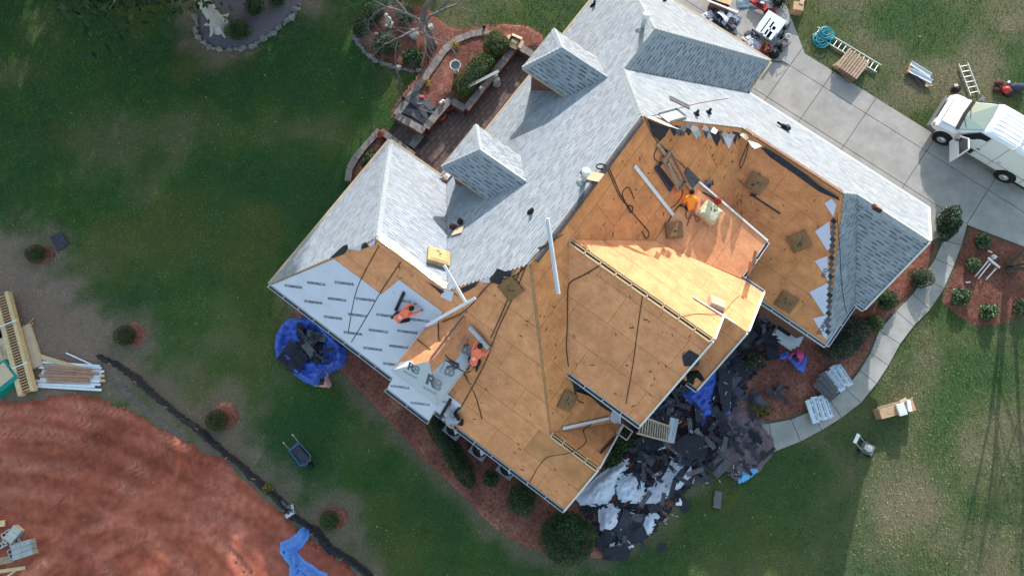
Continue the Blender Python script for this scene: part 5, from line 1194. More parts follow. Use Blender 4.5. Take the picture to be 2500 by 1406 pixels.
def heap(name, label, px, py, z, rx, ry, rz_, n, ms, cat, seed, size=(.3, .2), h=.25, rot=0.):
    "a heap of crumpled pieces, each a part"
    r = thing(name, label, cat, G(px, py, z), rot); rd = random.Random(seed)
    for i in range(n):
        a = rd.uniform(0, 6.28); q = rd.random()**.5; x, y = q*rx*math.cos(a), q*ry*math.sin(a); zz = h*(1-q)*rd.uniform(.4, 1)+.03
        L_, w_ = size[0]*rd.uniform(.6, 1.4), size[1]*rd.uniform(.6, 1.4); rr = rd.uniform(0, 3.14); mb = MB(); g = []
        for s in range(4):
            for t in (-1, 1): g.append(Vector(((s/3-.5)*L_, t*w_/2, rd.uniform(-.04, .06))))
        m = Matrix.Rotation(rr, 3, 'Z') @ Matrix.Rotation(rd.uniform(-.4, .4), 3, 'X'); g = [m @ v+Vector((x, y, zz)) for v in g]
        mb.add(g+[v-Vector((0, 0, .012)) for v in g], [(0, 2, 3, 1), (2, 4, 5, 3), (4, 6, 7, 5), (8, 9, 11, 10), (10, 11, 13, 12), (12, 13, 15, 14), (0, 1, 9, 8), (6, 14, 15, 7), (0, 8, 10, 2), (2, 10, 12, 4), (4, 12, 14, 6), (1, 3, 11, 9), (3, 5, 13, 11), (5, 7, 15, 13)])
        obj('scrap_piece', mb, rd.choice(ms), r)
    return r
heap('rubbish_heap', 'heap of dark felt and grey rags beside the upper eave', 1756, 56, .03, .85, .6, 0, 34, ['felt', 'navy', 'scrap_back', 'scrap', 'underlayment_grey', 'tarp_white'], 'rubbish', 3, (.55, .3), .4)
r = thing('wooden_crate', 'long brown wooden box beside the rag heap', 'box', G(1753, 18), R(-22)); obj('sides', MB().box((0, -.22, .22), (.95, .03, .44)).box((0, .22, .22), (.95, .03, .44)).box((-.46, 0, .22), (.03, .44, .44)).box((.46, 0, .22), (.03, .44, .44)), 'lumber_red', r); obj('top_edge', MB().box((0, .1, .46), (.98, .28, .03)), 'lumber', r)
r = thing('white_board', 'long white board leaning over the brown box', 'board', G(1765, 16, .5), gang((1730, 0), (1799, 27))); obj('board', MB().box((0, 0, 0), (1.6, .09, .02)), 'painted_board', r)
for i, (x, y, l, m) in enumerate(((1918, 70, 'black nail gun beside the bundle stack', 'black'), (1908, 92, 'black tool case below the bundle stack', 'black'))):
    r = thing('power_tool', l, 'tool', G(x, y), R(40+30*i), 'roofers tools on the driveway'); obj('housing', MB().box((0, 0, .1), (.3, .12, .16)).tube([(-.1, 0, .1), (-.1, 0, .26)], .07, 8), m, r, False); obj('handle', MB().tube([(.1, 0, .15), (.22, .02, .2), (.2, .03, .3)], .025, 6), 'rubber', r); obj('drum', MB().tube([(.02, .1, .08), (.02, .2, .08)], .09, 10), 'plastic_grey', r)
r = thing('compressor', 'black portable air compressor on wheels near the stack', 'compressor', G(1906, 117), R(35)); obj('tank', MB().tube([(-.2, 0, .16), (.2, 0, .16)], .12, 12), 'black', r, True); obj('motor', MB().box((0, 0, .34), (.2, .16, .16)), 'plastic_grey', r); obj('frame', MB().tube([(-.26, -.16, .04), (-.26, -.16, .5), (.26, -.16, .5), (.26, -.16, .04)], .015, 6).tube([(-.26, .16, .04), (-.26, .16, .5), (.26, .16, .5), (.26, .16, .04)], .015, 6), 'plastic_grey', r)
for s in (-1, 1): obj('wheel', MB().tube([(-.2, s*.17, .1), (-.2, s*.22, .1)], .1, 14), 'rubber', r)
r = thing('black_bag', 'black rubbish bag on the driveway by the upper eave corner', 'bag', G(1888, 138)); obj('sack', MB().blob((0, 0, .18), (.24, .2, .2), 12, 8, .14, 5), 'black', r, True); obj('knot', MB().blob((.05, .03, .4), (.05, .05, .06), 7, 5, .2), 'black', r)
r = thing('tool_bag', 'red tool bag full of tools at the house wall', 'tool bag', G(1866, 124), R(15)); obj('bag', MB().lathe([(.2, 0), (.24, .1), (.25, .26), (.22, .265), (.2, .18)], 14), 'red', r, True); rd = random.Random(2); mb = MB()
for i in range(9): mb.beam((rd.uniform(-.15, .15), rd.uniform(-.15, .15), .16), (rd.uniform(-.2, .2), rd.uniform(-.2, .2), .36), .04, .03)
obj('tools', mb, 'straw', r); obj('pouch', MB().box((0, -.24, .14), (.28, .06, .2)), 'navy', r)
heap('paper_heap', 'torn white wrappers and brown paper beside the bundles', 1845, 98, .03, .55, .4, 0, 12, ['wrapper', 'tarp_white', 'cardboard_pale', 'painted_board'], 'rubbish', 8, (.45, .22), .12); heap('dark_scrap_heap', 'dark felt scraps by the driveway joint', 1832, 88, .03, .3, .22, 0, 7, ['scrap', 'felt', 'scrap_back'], 'rubbish', 12, (.35, .25), .1)
o = obj('cardboard_sheet', MB().prism([tuple(G(*p)[:2]) for p in ((1828, 112), (1842, 103), (1850, 112), (1838, 120))], .05, .062), 'cardboard'); tag(o, 'flat brown cardboard sheet against the eave near the red tool bag', 'cardboard')
r = thing('white_bucket', 'small white bucket standing beside the compressor', 'bucket', G(1919, 98)); obj('pail', MB().lathe([(.12, 0), (.145, .3), (.15, .32), (.13, .32), (.12, .1)], 16), 'white_trim', r, True); obj('handle', MB().tube([(.15*math.cos(t), .02, .3+.12*math.sin(t)) for t in np.linspace(0, math.pi, 9)], .006, 5), 'galvanised', r)
r = thing('wheelbarrow_red', 'red garden cart with tools at the top of the driveway', 'cart', G(1848, 18), R(-35)); obj('tray', MB().prism([(-.45, -.12), (.45, -.2), (.45, .2), (-.45, .12)], .2, .32), 'red', r); obj('tools', MB().box((0, .1, .38), (.6, .05, .05), .3).box((.1, -.05, .38), (.4, .12, .08), -.2), 'black', r); obj('wheel', MB().tube([(.5, -.05, .14), (.5, .05, .14)], .14, 14), 'rubber', r); obj('wrapper', MB().box((.12, .02, .43), (.18, .1, .03), .4), 'white_trim', r)
r = thing('blue_tarp_edge', 'dull blue sheet at the top edge beside the red cart', 'tarp', G(1848, -2)); obj('sheet', patch_mesh('sheet', [Vector(p) for p in ((-1, -.5, 0), (1, -.45, 0), (1.1, .9, 0), (-1, .9, 0))], 'blue_plastic', .07, lambda X, Y, d: .05+.08*(fbm(X*4, Y*4, 3)-.3), .1, keep=0), None, r)
r = thing('dark_shrub_pot', 'dark leafy plant with pale flowers at the top edge of the lawn', 'plant', G(1898, 8)); obj('leaves', leaf_mesh('leaves', RNG.normal(0, .2, (500, 3))*np.array([1, 1, .6])+np.array([0, 0, .3]), .06, np.array([.012, .018, .012])*RNG.uniform(.5, 2, (500, 1))), None, r); obj('pot', MB().lathe([(.15, 0), (.2, .2)], 12), 'rubber', r)
for i in range(6): obj('flower', MB().blob((random.uniform(-.3, .3), random.uniform(-.3, .3), .45), (.05, .05, .03), 7, 4), 'straw', r)
r = thing('cube_box', 'weathered brown box with a plank leaning on it in the grass', 'box', G(1941, 28), R(-10)); obj('box', MB().box((0, 0, .22), (.5, .46, .44)), 'cardboard', r); obj('plank', MB().beam((.1, .1, .46), (.45, 1.4, .25), .2, .03), 'pallet_wood', r)
# grass to the right
r = thing('siding_bundle', 'white siding trim pieces fanned out on the grass', 'siding', G(2240, 184), gang((2210, 158), (2270, 192)))
for k, (dx, dy, rz_, L_) in enumerate(((-.05, .18, -.05, 1.1), (.12, -.1, .05, 1.15), (-.1, -.27, -.22, 1.0), (0, .02, .0, 1.05))): obj('trim_piece', MB().box((dx, dy, .22-.05*k), (L_, .20 if k < 2 else .12, .02), rz_).box((dx, dy+.09, .25-.05*k), (L_, .02, .06), rz_), 'painted_board' if k != 2 else 'felt', r)
obj('support', MB().box((-.5, 0, .1), (.1, .5, .18)), 'cardboard', r)
o = obj('cardboard_scrap', MB().prism([tuple(G(*p)[:2]) for p in ((2255, 212), (2260, 201), (2270, 205), (2274, 213), (2258, 215))], .1, .12), 'cardboard_pale'); tag(o, 'pale cardboard scrap beside the white siding', 'cardboard')
r = thing('tool_pouch', 'black tool pouch with a pale cloth on the grass', 'tool pouch', G(2330, 219)); obj('pouch', MB().blob((0, 0, .13), (.24, .2, .14), 10, 7, .15, 3), 'black', r); obj('flap', MB().box((.12, .15, .22), (.12, .2, .03), .5), 'black', r); obj('cloth', MB().box((-.07, .08, .27), (.2, .14, .02), .2), 'cardboard_pale', r)
r = thing('gear_pile', 'pile of dark jackets and bags with a red hard hat on the grass', 'gear', G(2452, 222)); rd = random.Random(11)
for i, (x, y, sx, sy, sz, m) in enumerate(((.45, .05, .35, .22, .22, 'navy'), (.1, -.18, .3, .2, .16, 'black'), (-.25, .3, .28, .2, .14, 'boots'), (-.1, .1, .3, .25, .15, 'boots'), (.15, .22, .22, .12, .12, 'trousers'), (.75, .15, .16, .14, .14, 'navy'), (-.4, 0, .2, .15, .1, 'boots'))): obj('clothing', MB().blob((x, y, sz), (sx, sy, sz), 10, 7, .16, i+3), m, r, True)
obj('red_hat', MB().lathe([(.2, .28), (.19, .3), (.15, .4), (.05, .46), (.01, .465)], 14, (-.12, -.12, 0)), 'red', r, True); obj('white_rag', MB().box((.05, .3, .3), (.14, .1, .03), .6), 'painted_board', r)
# ================================================================== below the right: bundles, box, mower
def fan(px, py, rz_, label, k, dark, seed, z=.05):
    r = thing('shingle_stack', label, 'bundles', G(px, py, z), rz_, 'shingle stacks on the front walk'); rd = random.Random(seed)
    for i in range(k):
        y_ = -.36+.72*i/(k-1); z_ = .06+.05*i+.04; a_ = rd.uniform(-.10, .10); x_ = rd.uniform(-.07, .07)
        bb = obj('bundle', MB().box((x_, y_, z_), (1.0, .31, .09), a_), 'wrapper', r)
        pr = MB()
        for (dx, w_) in ((-.28, .2), (.05, .34), (.36, .14)): pr.box((x_+dx*math.cos(a_)-.03*math.sin(a_), y_+dx*math.sin(a_)-.05, z_+.048), (w_, rd.uniform(.03, .07), .004), a_)
        pr.box((x_, y_-.13, z_+.048), (.96, .02, .004), a_); obj('printed_band', pr, 'wrapper_dark', bb)
    obj('lower_bundle', MB().box((0, -.05, .045), (1.0, .8, .07)), 'wrapper', r)
    for i in range(dark): obj('loose_shingle', MB().box((.1-.1*i, .55+.16*i, .42-.06*i), (1.0, .33, .015), .12*i, (R(-26), 0)), 'scrap_back', r)
    return r
fan(2040, 925, R(-58+180), 'white shingle bundles with loose grey shingles spilling onto the walk', 4, 3, 4); fan(1996, 998, R(-78+180), 'stack of white-wrapped shingle bundles at the edge of the walk', 4, 0, 6); 
r = thing('shingle_stack', 'white-wrapped bundles in the shadow below the bare right slope', 'bundles', G(1912, 822), R(-35), 'shingle stacks on the front walk')
for i in range(3): obj('bundle', MB().box((.05*i, -.12+.1*i, .1+.11*i), (1.15, .5, .11), .05*i), 'wrapper', r)
obj('dark_bundle', MB().box((-.2, .16, .44), (.6, .3, .08)), 'scrap', r)
r = thing('carton_stack', 'long cardboard carton with two white trays on the sunny lawn', 'box', G(2175, 1001), gang((2133, 1000), (2217, 978)))
obj('carton', MB().box((0, 0, .26), (1.55, .42, .52)), 'cardboard', r); obj('carton_flap', MB().box((0, .24, .50), (1.6, .14, .015), 0, (.4, 0)), 'cardboard_pale', r); obj('tray', MB().box((.12, -.02, .60), (.34, .5, .12)), 'white_trim', r); obj('tray_inset', MB().box((.12, -.02, .662), (.25, .40, .01)), 'underlayment', r); obj('tray', MB().box((.45, .05, .64), (.16, .48, .16), -.2), 'white_trim', r); obj('tray_lid', MB().box((.33, .30, .62), (.32, .16, .02), .2), 'cardboard_pale', r); obj('tape_mark', MB().box((-.45, 0, .523), (.3, .03, .004), .8).box((-.4, -.08, .523), (.16, .03, .004), -.5), 'pallet_wood', r)
r = thing('lawn_mower', 'small push mower with a pale bag handle on the lawn', 'lawn mower', G(2112, 1094), R(-30+180)); obj('deck', MB().prism([(-.26, -.22), (.2, -.24), (.28, -.12), (.28, .12), (.2, .24), (-.26, .22)], .1, .24), 'plastic_grey', r); obj('engine', MB().lathe([(.15, .24), (.15, .36), (.10, .42), (.02, .43)], 14), 'hub', r, True); obj('tank', MB().box((.12, 0, .32), (.14, .22, .12)), 'block_pale', r)
for x in (-.22, .22):
    for y in (-.25, .25): obj('wheel', MB().tube([(x, y-.03, .1), (x, y+.03, .1)], .1, 14), 'rubber', r)
obj('handle', MB().tube([(.2, .18, .2), (.75, .18, .75), (.8, .0, .8), (.75, -.18, .75), (.2, -.18, .2)], .016, 6), 'galvanised', r); obj('handle_board', MB().box((.82, 0, .80), (.14, .42, .03)), 'painted_board', r)
# white sawhorse pieces in the corner bed
r = thing('white_trestle', 'broken white folding trestle lying in the corner bed', 'trestle', G(2408, 656), R(-15)); obj('leg', MB().beam((-.5, -.55, .05), (-.1, .3, .25), .05, .04), 'white_trim', r); obj('leg', MB().beam((-.35, -.6, .05), (.0, .2, .25), .05, .04), 'white_trim', r); obj('leg', MB().beam((0, -.55, .05), (.3, .05, .22), .05, .04), 'white_trim', r); obj('top_bar', MB().beam((-.15, .42, .27), (.15, .22, .27), .09, .05).beam((.12, .25, .27), (.42, .1, .25), .09, .05), 'white_trim', r)
r = thing('white_jug', 'white plastic jug in the corner bed above the trestle', 'jug', G(2420, 630)); obj('body', MB().lathe([(.11, 0), (.12, .2), (.06, .28), (.035, .3)], 14), 'white_trim', r, True); obj('handle', MB().tube([(.07, 0, .27), (.13, 0, .24), (.12, 0, .14)], .015, 6), 'white_trim', r)
for i, (x, y, l) in enumerate(((2360, 691, 'small white litter tube in the corner bed'), (2327, 712, 'white litter tube at the tip of the corner bed'), (2414, 615, 'small white cup near the driveway side of the corner bed'))): o = obj('litter', MB().tube([(-.1, 0, .08), (.1, .03, .09)], .04, 8), 'white_trim'); o.location = G(x, y); o.rotation_euler[2] = i*1.3; tag(o, l, 'litter')
# ================================================================== left: wheelbarrow, lumber, blocks, silt fence
r = thing('wheelbarrow', 'blue wheelbarrow loaded with old shingles on the dark lawn', 'wheelbarrow', G(741, 1107), gang((725, 1085), (757, 1125))); mb = MB()
top = [(-.5, -.32), (.45, -.36), (.6, -.12), (.6, .12), (.45, .36), (-.5, .32)]; bot = [(-.3, -.2), (.3, -.2), (.36, -.08), (.36, .08), (.3, .2), (-.3, .2)]; k = 6
mb.add([(x, y, .62) for x, y in top]+[(x, y, .34) for x, y in bot]+[(x*.95, y*.93, .62) for x, y in top]+[(x*.92, y*.9, .36) for x, y in bot], [(i, (i+1) % k, k+(i+1) % k, k+i) for i in range(k)]+[(2*k+(i+1) % k, 2*k+i, 3*k+i, 3*k+(i+1) % k) for i in range(k)]+[(i, 2*k+i, 2*k+(i+1) % k, (i+1) % k) for i in range(k)]+[tuple(range(k, 2*k)), tuple(range(4*k-1, 3*k-1, -1))]); obj('tray', mb, 'wheelbarrow_blue', r)
obj('load', MB().box((.05, .0, .5), (.85, .42, .12), .1).box((.25, -.1, .58), (.8, .2, .03), -.2).box((.2, .08, .6), (.7, .2, .03), .1), 'scrap', r)
for s in (-1, 1): obj('handle', MB().tube([(.55, s*.1, .2), (.2, s*.18, .32), (-.7, s*.28, .55), (-.92, s*.28, .57)], .02, 6), 'lumber_red', r); obj('leg', MB().tube([(-.25, s*.22, .36), (-.3, s*.24, .03)], .018, 6), 'galvanised', r); obj('grip', MB().tube([(-.9, s*.28, .57), (-1.0, s*.28, .575)], .026, 8), 'hub', r)
obj('wheel', MB().tube([(.72, -.05, .19), (.72, .05, .19)], .19, 16), 'rubber', r); r.scale = (.86, .86, .86)
# silt fence of black fabric
sfence = thing('silt_fence', 'collapsed black silt fence between the lawn and the red clay', 'fence', silt_line[0]); sp = [p-silt_line[0] for p in silt_line]; V = []; Fq = []
N = 150; Ls = np.cumsum([0]+[(b-a).length for a, b in zip(sp[:-1], sp[1:])])
def along(t):
    t *= Ls[-1]; j = min(int(np.searchsorted(Ls, t, 'right'))-1, len(sp)-2); j = max(j, 0); return sp[j].lerp(sp[j+1], (t-Ls[j])/(Ls[j+1]-Ls[j])), (sp[j+1]-sp[j]).normalized()
mb = MB(); prof = [(-.22, .02), (-.12, .10), (-.03, .24), (.03, .30), (.07, .22), (.13, .11), (.24, .03)]
for i in range(N+1):
    p, t = along(i/N); s = Vector((-t.y, t.x, 0)); w = .42+.45*float(fbm(i*.13, 3., 3)); hh = .5+.9*float(fbm(i*.21, 8., 3)); sh = .14*(float(fbm(i*.09, 5., 3))-.5)
    for x, z_ in prof: V.append(p+s*(x*w+sh+random.uniform(-.04, .04))+Vector((0, 0, z_*hh+random.uniform(0, .03))))
m_ = len(prof); mb.v = [tuple(v) for v in V]; mb.f = [(i*m_+j, i*m_+j+1, (i+1)*m_+j+1, (i+1)*m_+j) for i in range(N) for j in range(m_-1)]; mb.mi = [0]*len(mb.f); obj('fabric', mb, 'silt_black', sfence)
for i in range(9):
    p, t = along((i+.4)/9.2); obj('stake', MB().beam(p+Vector((0, 0, -.1)), p+Vector((random.uniform(-.15, .15), random.uniform(-.15, .15), .55)), .04, .03), 'pallet_wood', sfence)
heap('plastic_scrap', 'crumpled pale plastic caught on the silt fence', 702, 1240, .15, .35, .2, 0, 6, ['underlayment_grey', 'plastic_grey', 'scrap_back'], 'plastic', 21, (.3, .15), .15, R(-40))
# lumber
r = thing('lumber_pile', 'pile of white and brown boards stacked by the edge of the clay', 'lumber', G(172, 918), gang((98, 917), (240, 925)))
rd = random.Random(6)
for k in range(10): y = -.52+.115*k; obj('board', MB().box((rd.uniform(-.12, .12), y, .06+.02*(k % 2)), (2.75+rd.uniform(-.25, .2), .105, .04), rd.uniform(-.02, .02)), 'painted_board', r)
for k in range(6): y = -.25+.12*k; obj('board', MB().box((rd.uniform(-.25, .2), y, .14+.03*(k % 3)), (2.0+rd.uniform(-.3, .4), .10, .04), rd.uniform(-.04, .03)), 'lumber_red', r)
for k in range(2): obj('block', MB().box((1.45+.06*k, .08-.2*k, .12), (.2, .12, .08)), 'lumber', r)
r = thing('loose_plank', 'brown plank lying above the lumber pile', 'plank', G(143, 884, .1), gang((88, 868), (198, 902))); obj('plank', MB().box((0, 0, 0), (2.25, .2, .04)), 'lumber', r)
r = thing('white_batten', 'thin white batten alone on the dry ground', 'batten', G(200, 879, .05), gang((163, 861), (238, 895))); obj('batten', MB().box((0, 0, 0), (1.62, .06, .04)), 'painted_board', r)
r = thing('brick_red_offcut', 'two short reddish offcuts beside the big cardboard packs', 'offcuts', G(75, 790, .05), R(52)); obj('offcut', MB().box((0, .06, 0), (.55, .07, .05)), 'lumber_red', r); obj('offcut', MB().box((-.1, -.08, 0), (.4, .07, .05), .1), 'lumber_red', r)
# flat packs and the long slotted pack
r = thing('flat_pack', 'large pale cardboard pack lying under the long slotted pack', 'carton', G(42, 845), gang((24, 785), (60, 900))); obj('carton', MB().box((0, -.25, .1), (2.3, 1.0, .2)), 'cardboard_pale', r); obj('carton', MB().box((.3, .55, .07), (2.0, .6, .14)), 'cardboard_pale', r); obj('print', MB().box((0, -.55, .204), (.5, .12, .004)).box((.2, -.4, .204), (.3, .05, .004)), 'pallet_wood', r)
r = thing('slotted_pack', 'long pale timber pack with a row of slots lying across the cartons', 'timber pack', G(42, 838, .22), gang((12, 722), (72, 950))); obj('side_beam', MB().box((0, .26, .14), (4.7, .16, .26)), 'lumber', r); obj('side_beam', MB().box((0, -.26, .14), (4.7, .20, .26)), 'lumber', r); obj('tray', MB().box((0, 0, .05), (4.6, .4, .06)), 'lumber_red', r)
for k in range(36): obj('slat', MB().box((-2.2+4.4*k/35, 0, .16), (.05, .36, .16)), 'cardboard', r)
for x in (-.9, 1.1): obj('strap', MB().box((x, 0, .275), (.05, .78, .01)), 'painted_board', r)
r = thing('green_wrapped_pack', 'green plastic-wrapped pack with a pale top at the left edge', 'pack', G(12, 930), R(42)); obj('wrap', MB().box((0, 0, .25), (1.5, 1.1, .5)), 'wrap_green', r); obj('top_sheet', MB().box((.0, .05, .505), (1.3, .8, .02)), 'cardboard_pale', r)
r = thing('wood_pallet', 'dark wooden pallet edge beside the green pack at the left edge', 'pallet', G(-8, 800), R(-70)); obj('boards', MB().box((0, 0, .1), (1.2, .8, .2)), 'pallet_wood', r)
# concrete blocks
def block(px, py, z, rz_, label, m='block_grey'):
    r = thing('concrete_block', label, 'concrete block', G(px, py, z), rz_, 'concrete blocks on the clay'); mb = MB(); L_, w_, h_, t = .40, .20, .20, .035
    mb.box((0, w_/2-t/2, h_/2), (L_, t, h_)); mb.box((0, -w_/2+t/2, h_/2), (L_, t, h_))
    for x in (-L_/2+t/2, 0, L_/2-t/2): mb.box((x, 0, h_/2), (t, w_-2*t+.002, h_-.004))
    obj('shell', mb, m, r); obj('core', MB().box((0, 0, .04), (L_-.08, w_-.08, .07)), 'interior', r)
    return r
for i, (x, y, z_, rz_, l, m) in enumerate(((48, 1322, .05, -60, 'grey hollow concrete block, top left of the lower group', 'block_grey'), (40, 1335, .05, -60, 'grey hollow concrete block in the middle of the lower group', 'block_grey'), (34, 1350, .05, -60, 'grey hollow concrete block at the lower left of the lower group', 'block_grey'), (22, 1301, .05, 35, 'pale hollow concrete block at the upper end of the upper group', 'block_pale'), (26, 1314, .05, 35, 'pale hollow concrete block in the middle of the upper group', 'block_pale'), (12, 1328, .05, 30, 'pale hollow concrete block nearest the left edge', 'block_pale'))): block(x, y, z_, R(rz_), l, m)
r = thing('block_stack', 'solid face of stacked grey concrete blocks on the red clay', 'concrete blocks', G(68, 1338, .03), R(18))
for k in range(6): obj('block', MB().box((-.2+.41*(k % 2), -.21+.21*(k//2), .2), (.4, .2, .4)), 'block_grey', r)
r = thing('block_stack', 'pale stacked concrete blocks beside the soil bank', 'concrete blocks', G(42, 1302, .03), R(-35)); 
for k in range(3): obj('block', MB().box((0, -.21+.21*k, .15), (.42, .2, .3)), 'block_pale', r)
for i, (p, q, z_, l, w_) in enumerate((((-10, 1372), (34, 1362), .1, 'wide plank pointing at the grey blocks', .3), ((-5, 1395), (62, 1385), .12, 'plank at the lower left edge', .14), ((10, 1412), (50, 1384), .08, 'narrow batten at the bottom left corner', .08), ((-12, 1280), (12, 1276), .2, 'timber offcut at the left edge above the blocks', .25), ((30, 1410), (40, 1386), .06, 'second narrow batten at the bottom left corner', .07), ((52, 1412), (58, 1380), .06, 'third narrow batten at the bottom left corner', .07))):
    A, B = G(*p, z_), G(*q, z_); r = thing('plank', l, 'plank', (A+B)/2, math.atan2(B.y-A.y, B.x-A.x), 'planks at the lower left'); obj('board', MB().box((0, 0, 0), ((B-A).length, w_, .05)), 'lumber' if i != 0 else 'pallet_wood', r)
# small scraps on the lawn
for x, y, rz_, sx, sy, l in ((1751, 1219, 80, .7, .32, 'grey shingle piece alone on the lawn right of the debris'), (1668, 1230, -60, .6, .35, 'bent dark shingle scrap at the lawn edge of the mulch'), (1616, 1336, 20, .35, .3, 'small dark scrap on the lawn below the tarps'), (147, 590, -58, .75, .55, 'dark diamond-shaped shingle scrap on the left lawn')):
    o = obj('shingle_piece', MB().box((0, 0, .06), (sx, sy, .015), 0, (.06, .05)).box((0, .02, .07), (sx, sy*.4, .012)), 'scrap_back' if x == 1751 else 'scrap'); o.location = G(x, y); o.rotation_euler[2] = R(rz_); tag(o, l, 'shingle scrap')
r = thing('white_shovel', 'white-bladed shovel lying on the mulch below the tarps', 'shovel', G(1657, 1203, .08), gang((1657, 1180), (1657, 1215))); obj('shaft', MB().tube([(-.55, 0, 0), (.2, 0, 0)], .018, 6), 'plastic_grey', r); obj('blade', MB().prism([(.2, -.06), (.35, -.14), (.5, -.13), (.5, .13), (.35, .14), (.2, .06)], -.01, .015), 'painted_board', r)
r = thing('white_post', 'thin white post standing at the bottom edge of the lawn', 'post', G(1549, 1412)); obj('post', MB().tube([(0, 0, 0), (0, 0, .9)], .03, 8), 'white_trim', r); obj('foot', MB().lathe([(.09, 0), (.06, .05)], 10), 'white_trim', r)
# condenser units under the front eave
for x, y, l in ((1112, 1046, 'square condenser unit beside the kneeling worker at the front eave'), (1174, 1096, 'square condenser unit in the middle of the front eave'), (1240, 1140, 'condenser unit almost hidden under the front eave')):
    r = thing('condenser_unit', l, 'air conditioner', G(x, y, .05), -AL, 'condenser units along the front wall'); obj('cabinet', MB().box((0, 0, .36), (.74, .74, .72)), 'condenser', r); obj('fan_grille', MB().lathe([(.31, .72), (.31, .735), (.02, .737)], 24), 'rubber', r); obj('fan_guard', MB().tube([(.31*math.cos(t), .31*math.sin(t), .745) for t in np.linspace(0, 6.283, 25)], .016, 5), 'black', r); obj('fan_blade', MB().prism([(-.26, .02), (-.05, -.06), (-.02, .06), (-.2, .2)], .738, .746).prism([(.26, -.02), (.05, .06), (.02, -.06), (.2, -.2)], .738, .746), 'gutter', r); obj('pad', MB().box((0, 0, -.03), (.84, .84, .06)), 'plastic_grey', r)
# ================================================================== tarps
def cloth_obj(parent, poly, m, amp, freq, base=.06, seed=0., res=.06, lip=.05, dome=0., rim=0., name='sheet', local=None, stretch=(1, 1), ang=0.):
    "crumpled sheet over an outline of site points; ridged folds, real thickness from its relief"
    o0 = Vector(local) if local is not None else Vector((0, 0, 0)); pl_ = [p-Vector((o0.x, o0.y, 0)) for p in poly]
    ca, sa = math.cos(ang), math.sin(ang)
    def hf(X, Y, d):
        x = (X*ca+Y*sa)*stretch[0]; y = (-X*sa+Y*ca)*stretch[1]
        n = fbm(x*freq+seed, y*freq+seed*2, 3); rdg = 1-np.abs(2*fbm(x*freq*1.7+9+seed, y*freq*1.7+seed, 3)-1)*1.6
        n3 = 1-np.abs(2*fbm(x*freq*4+seed, y*freq*4+4, 2)-1)*1.5
        return base+amp*(.6*n+.8*np.clip(rdg, 0, 1)+.5*n3)*ss(-.02, .22, d)+dome*ss(0, .8, d)+rim*ss(.5, .1, d)*ss(-.1, .05, d)
    return obj(name, patch_mesh(name, pl_, m, res, hf, lip, None, .15, keep=-.02), None, parent)
def scrap_mesh(seed, L=.9, w=.33, bend=.1):
    rd = random.Random(seed); g = []
    for s in range(5):
        for t in (-1, 0, 1): g.append(((s/4-.5)*L, t*w/2*(1 if t else 0), rd.uniform(-.5, .5)*bend+bend*.6*math.sin(s*.9+seed)))
    th = .014; b = [(x, y, z_-th) for x, y, z_ in g]; k = len(g); f = []
    for s in range(4):
        for t in range(2): i = s*3+t; f.append((i, i+3, i+4, i+1)); f.append((k+i, k+i+1, k+i+4, k+i+3))
    ed = [0, 3, 6, 9, 12, 13, 14, 11, 8, 5, 2, 1]
    for a, b2 in zip(ed, ed[1:]+ed[:1]): f.append((a, k+a, k+b2, b2))
    return MB().add(g+b, f)
SCR = [mesh_of(scrap_mesh(i, random.uniform(.45, .95), random.choice((.14, .17, .2, .28, .33)), random.uniform(.02, .09)), 'scrap' if i % 4 else 'scrap_back', name='shingle_scrap') for i in range(18)]
BIG = [mesh_of(scrap_mesh(i+40, random.uniform(.8, 1.1), random.uniform(.5, .7), .10), 'scrap', name='shingle_scrap') for i in range(5)]
DIM = {m.name: (max(v.co.x for v in m.vertices)*2, max(v.co.y for v in m.vertices)*2) for m in SCR+BIG}
def strew(pts, label, group, seed, z=lambda x, y: .12, big=.12, tilt=.25, dirs=None):
    rd = random.Random(seed)
    for i, (x, y) in enumerate(pts):
        p = G(x, y); me = rd.choice(BIG) if rd.random() < big else rd.choice(SCR); o = obj('shingle_scrap', me, None)
        o.location = (p.x, p.y, z(p.x, p.y)+rd.uniform(0, .16)); o.rotation_euler = (rd.uniform(-tilt, tilt), rd.uniform(-tilt, tilt), rd.uniform(0, 6.28) if not dirs else R(rd.choice(dirs))+rd.gauss(0, .25)); k_ = me in BIG; look = 'large bent sheet' if k_ else 'grey-backed strip' if me.materials[0] == M['scrap_back'] else 'short strip' if DIM[me.name][0] < .62 else 'narrow strip' if DIM[me.name][1] < .19 else 'broad strip'; tag(o, label.replace('#', look), 'shingle scrap', group)
def rnd_in(poly, n, seed):
    rd = random.Random(seed); xs_ = [p[0] for p in poly]; ys_ = [p[1] for p in poly]; out = []
    while len(out) < n:
        x, y = rd.uniform(min(xs_), max(xs_)), rd.uniform(min(ys_), max(ys_))
        if inpoly(poly, x, y): out.append((x, y))
    return out
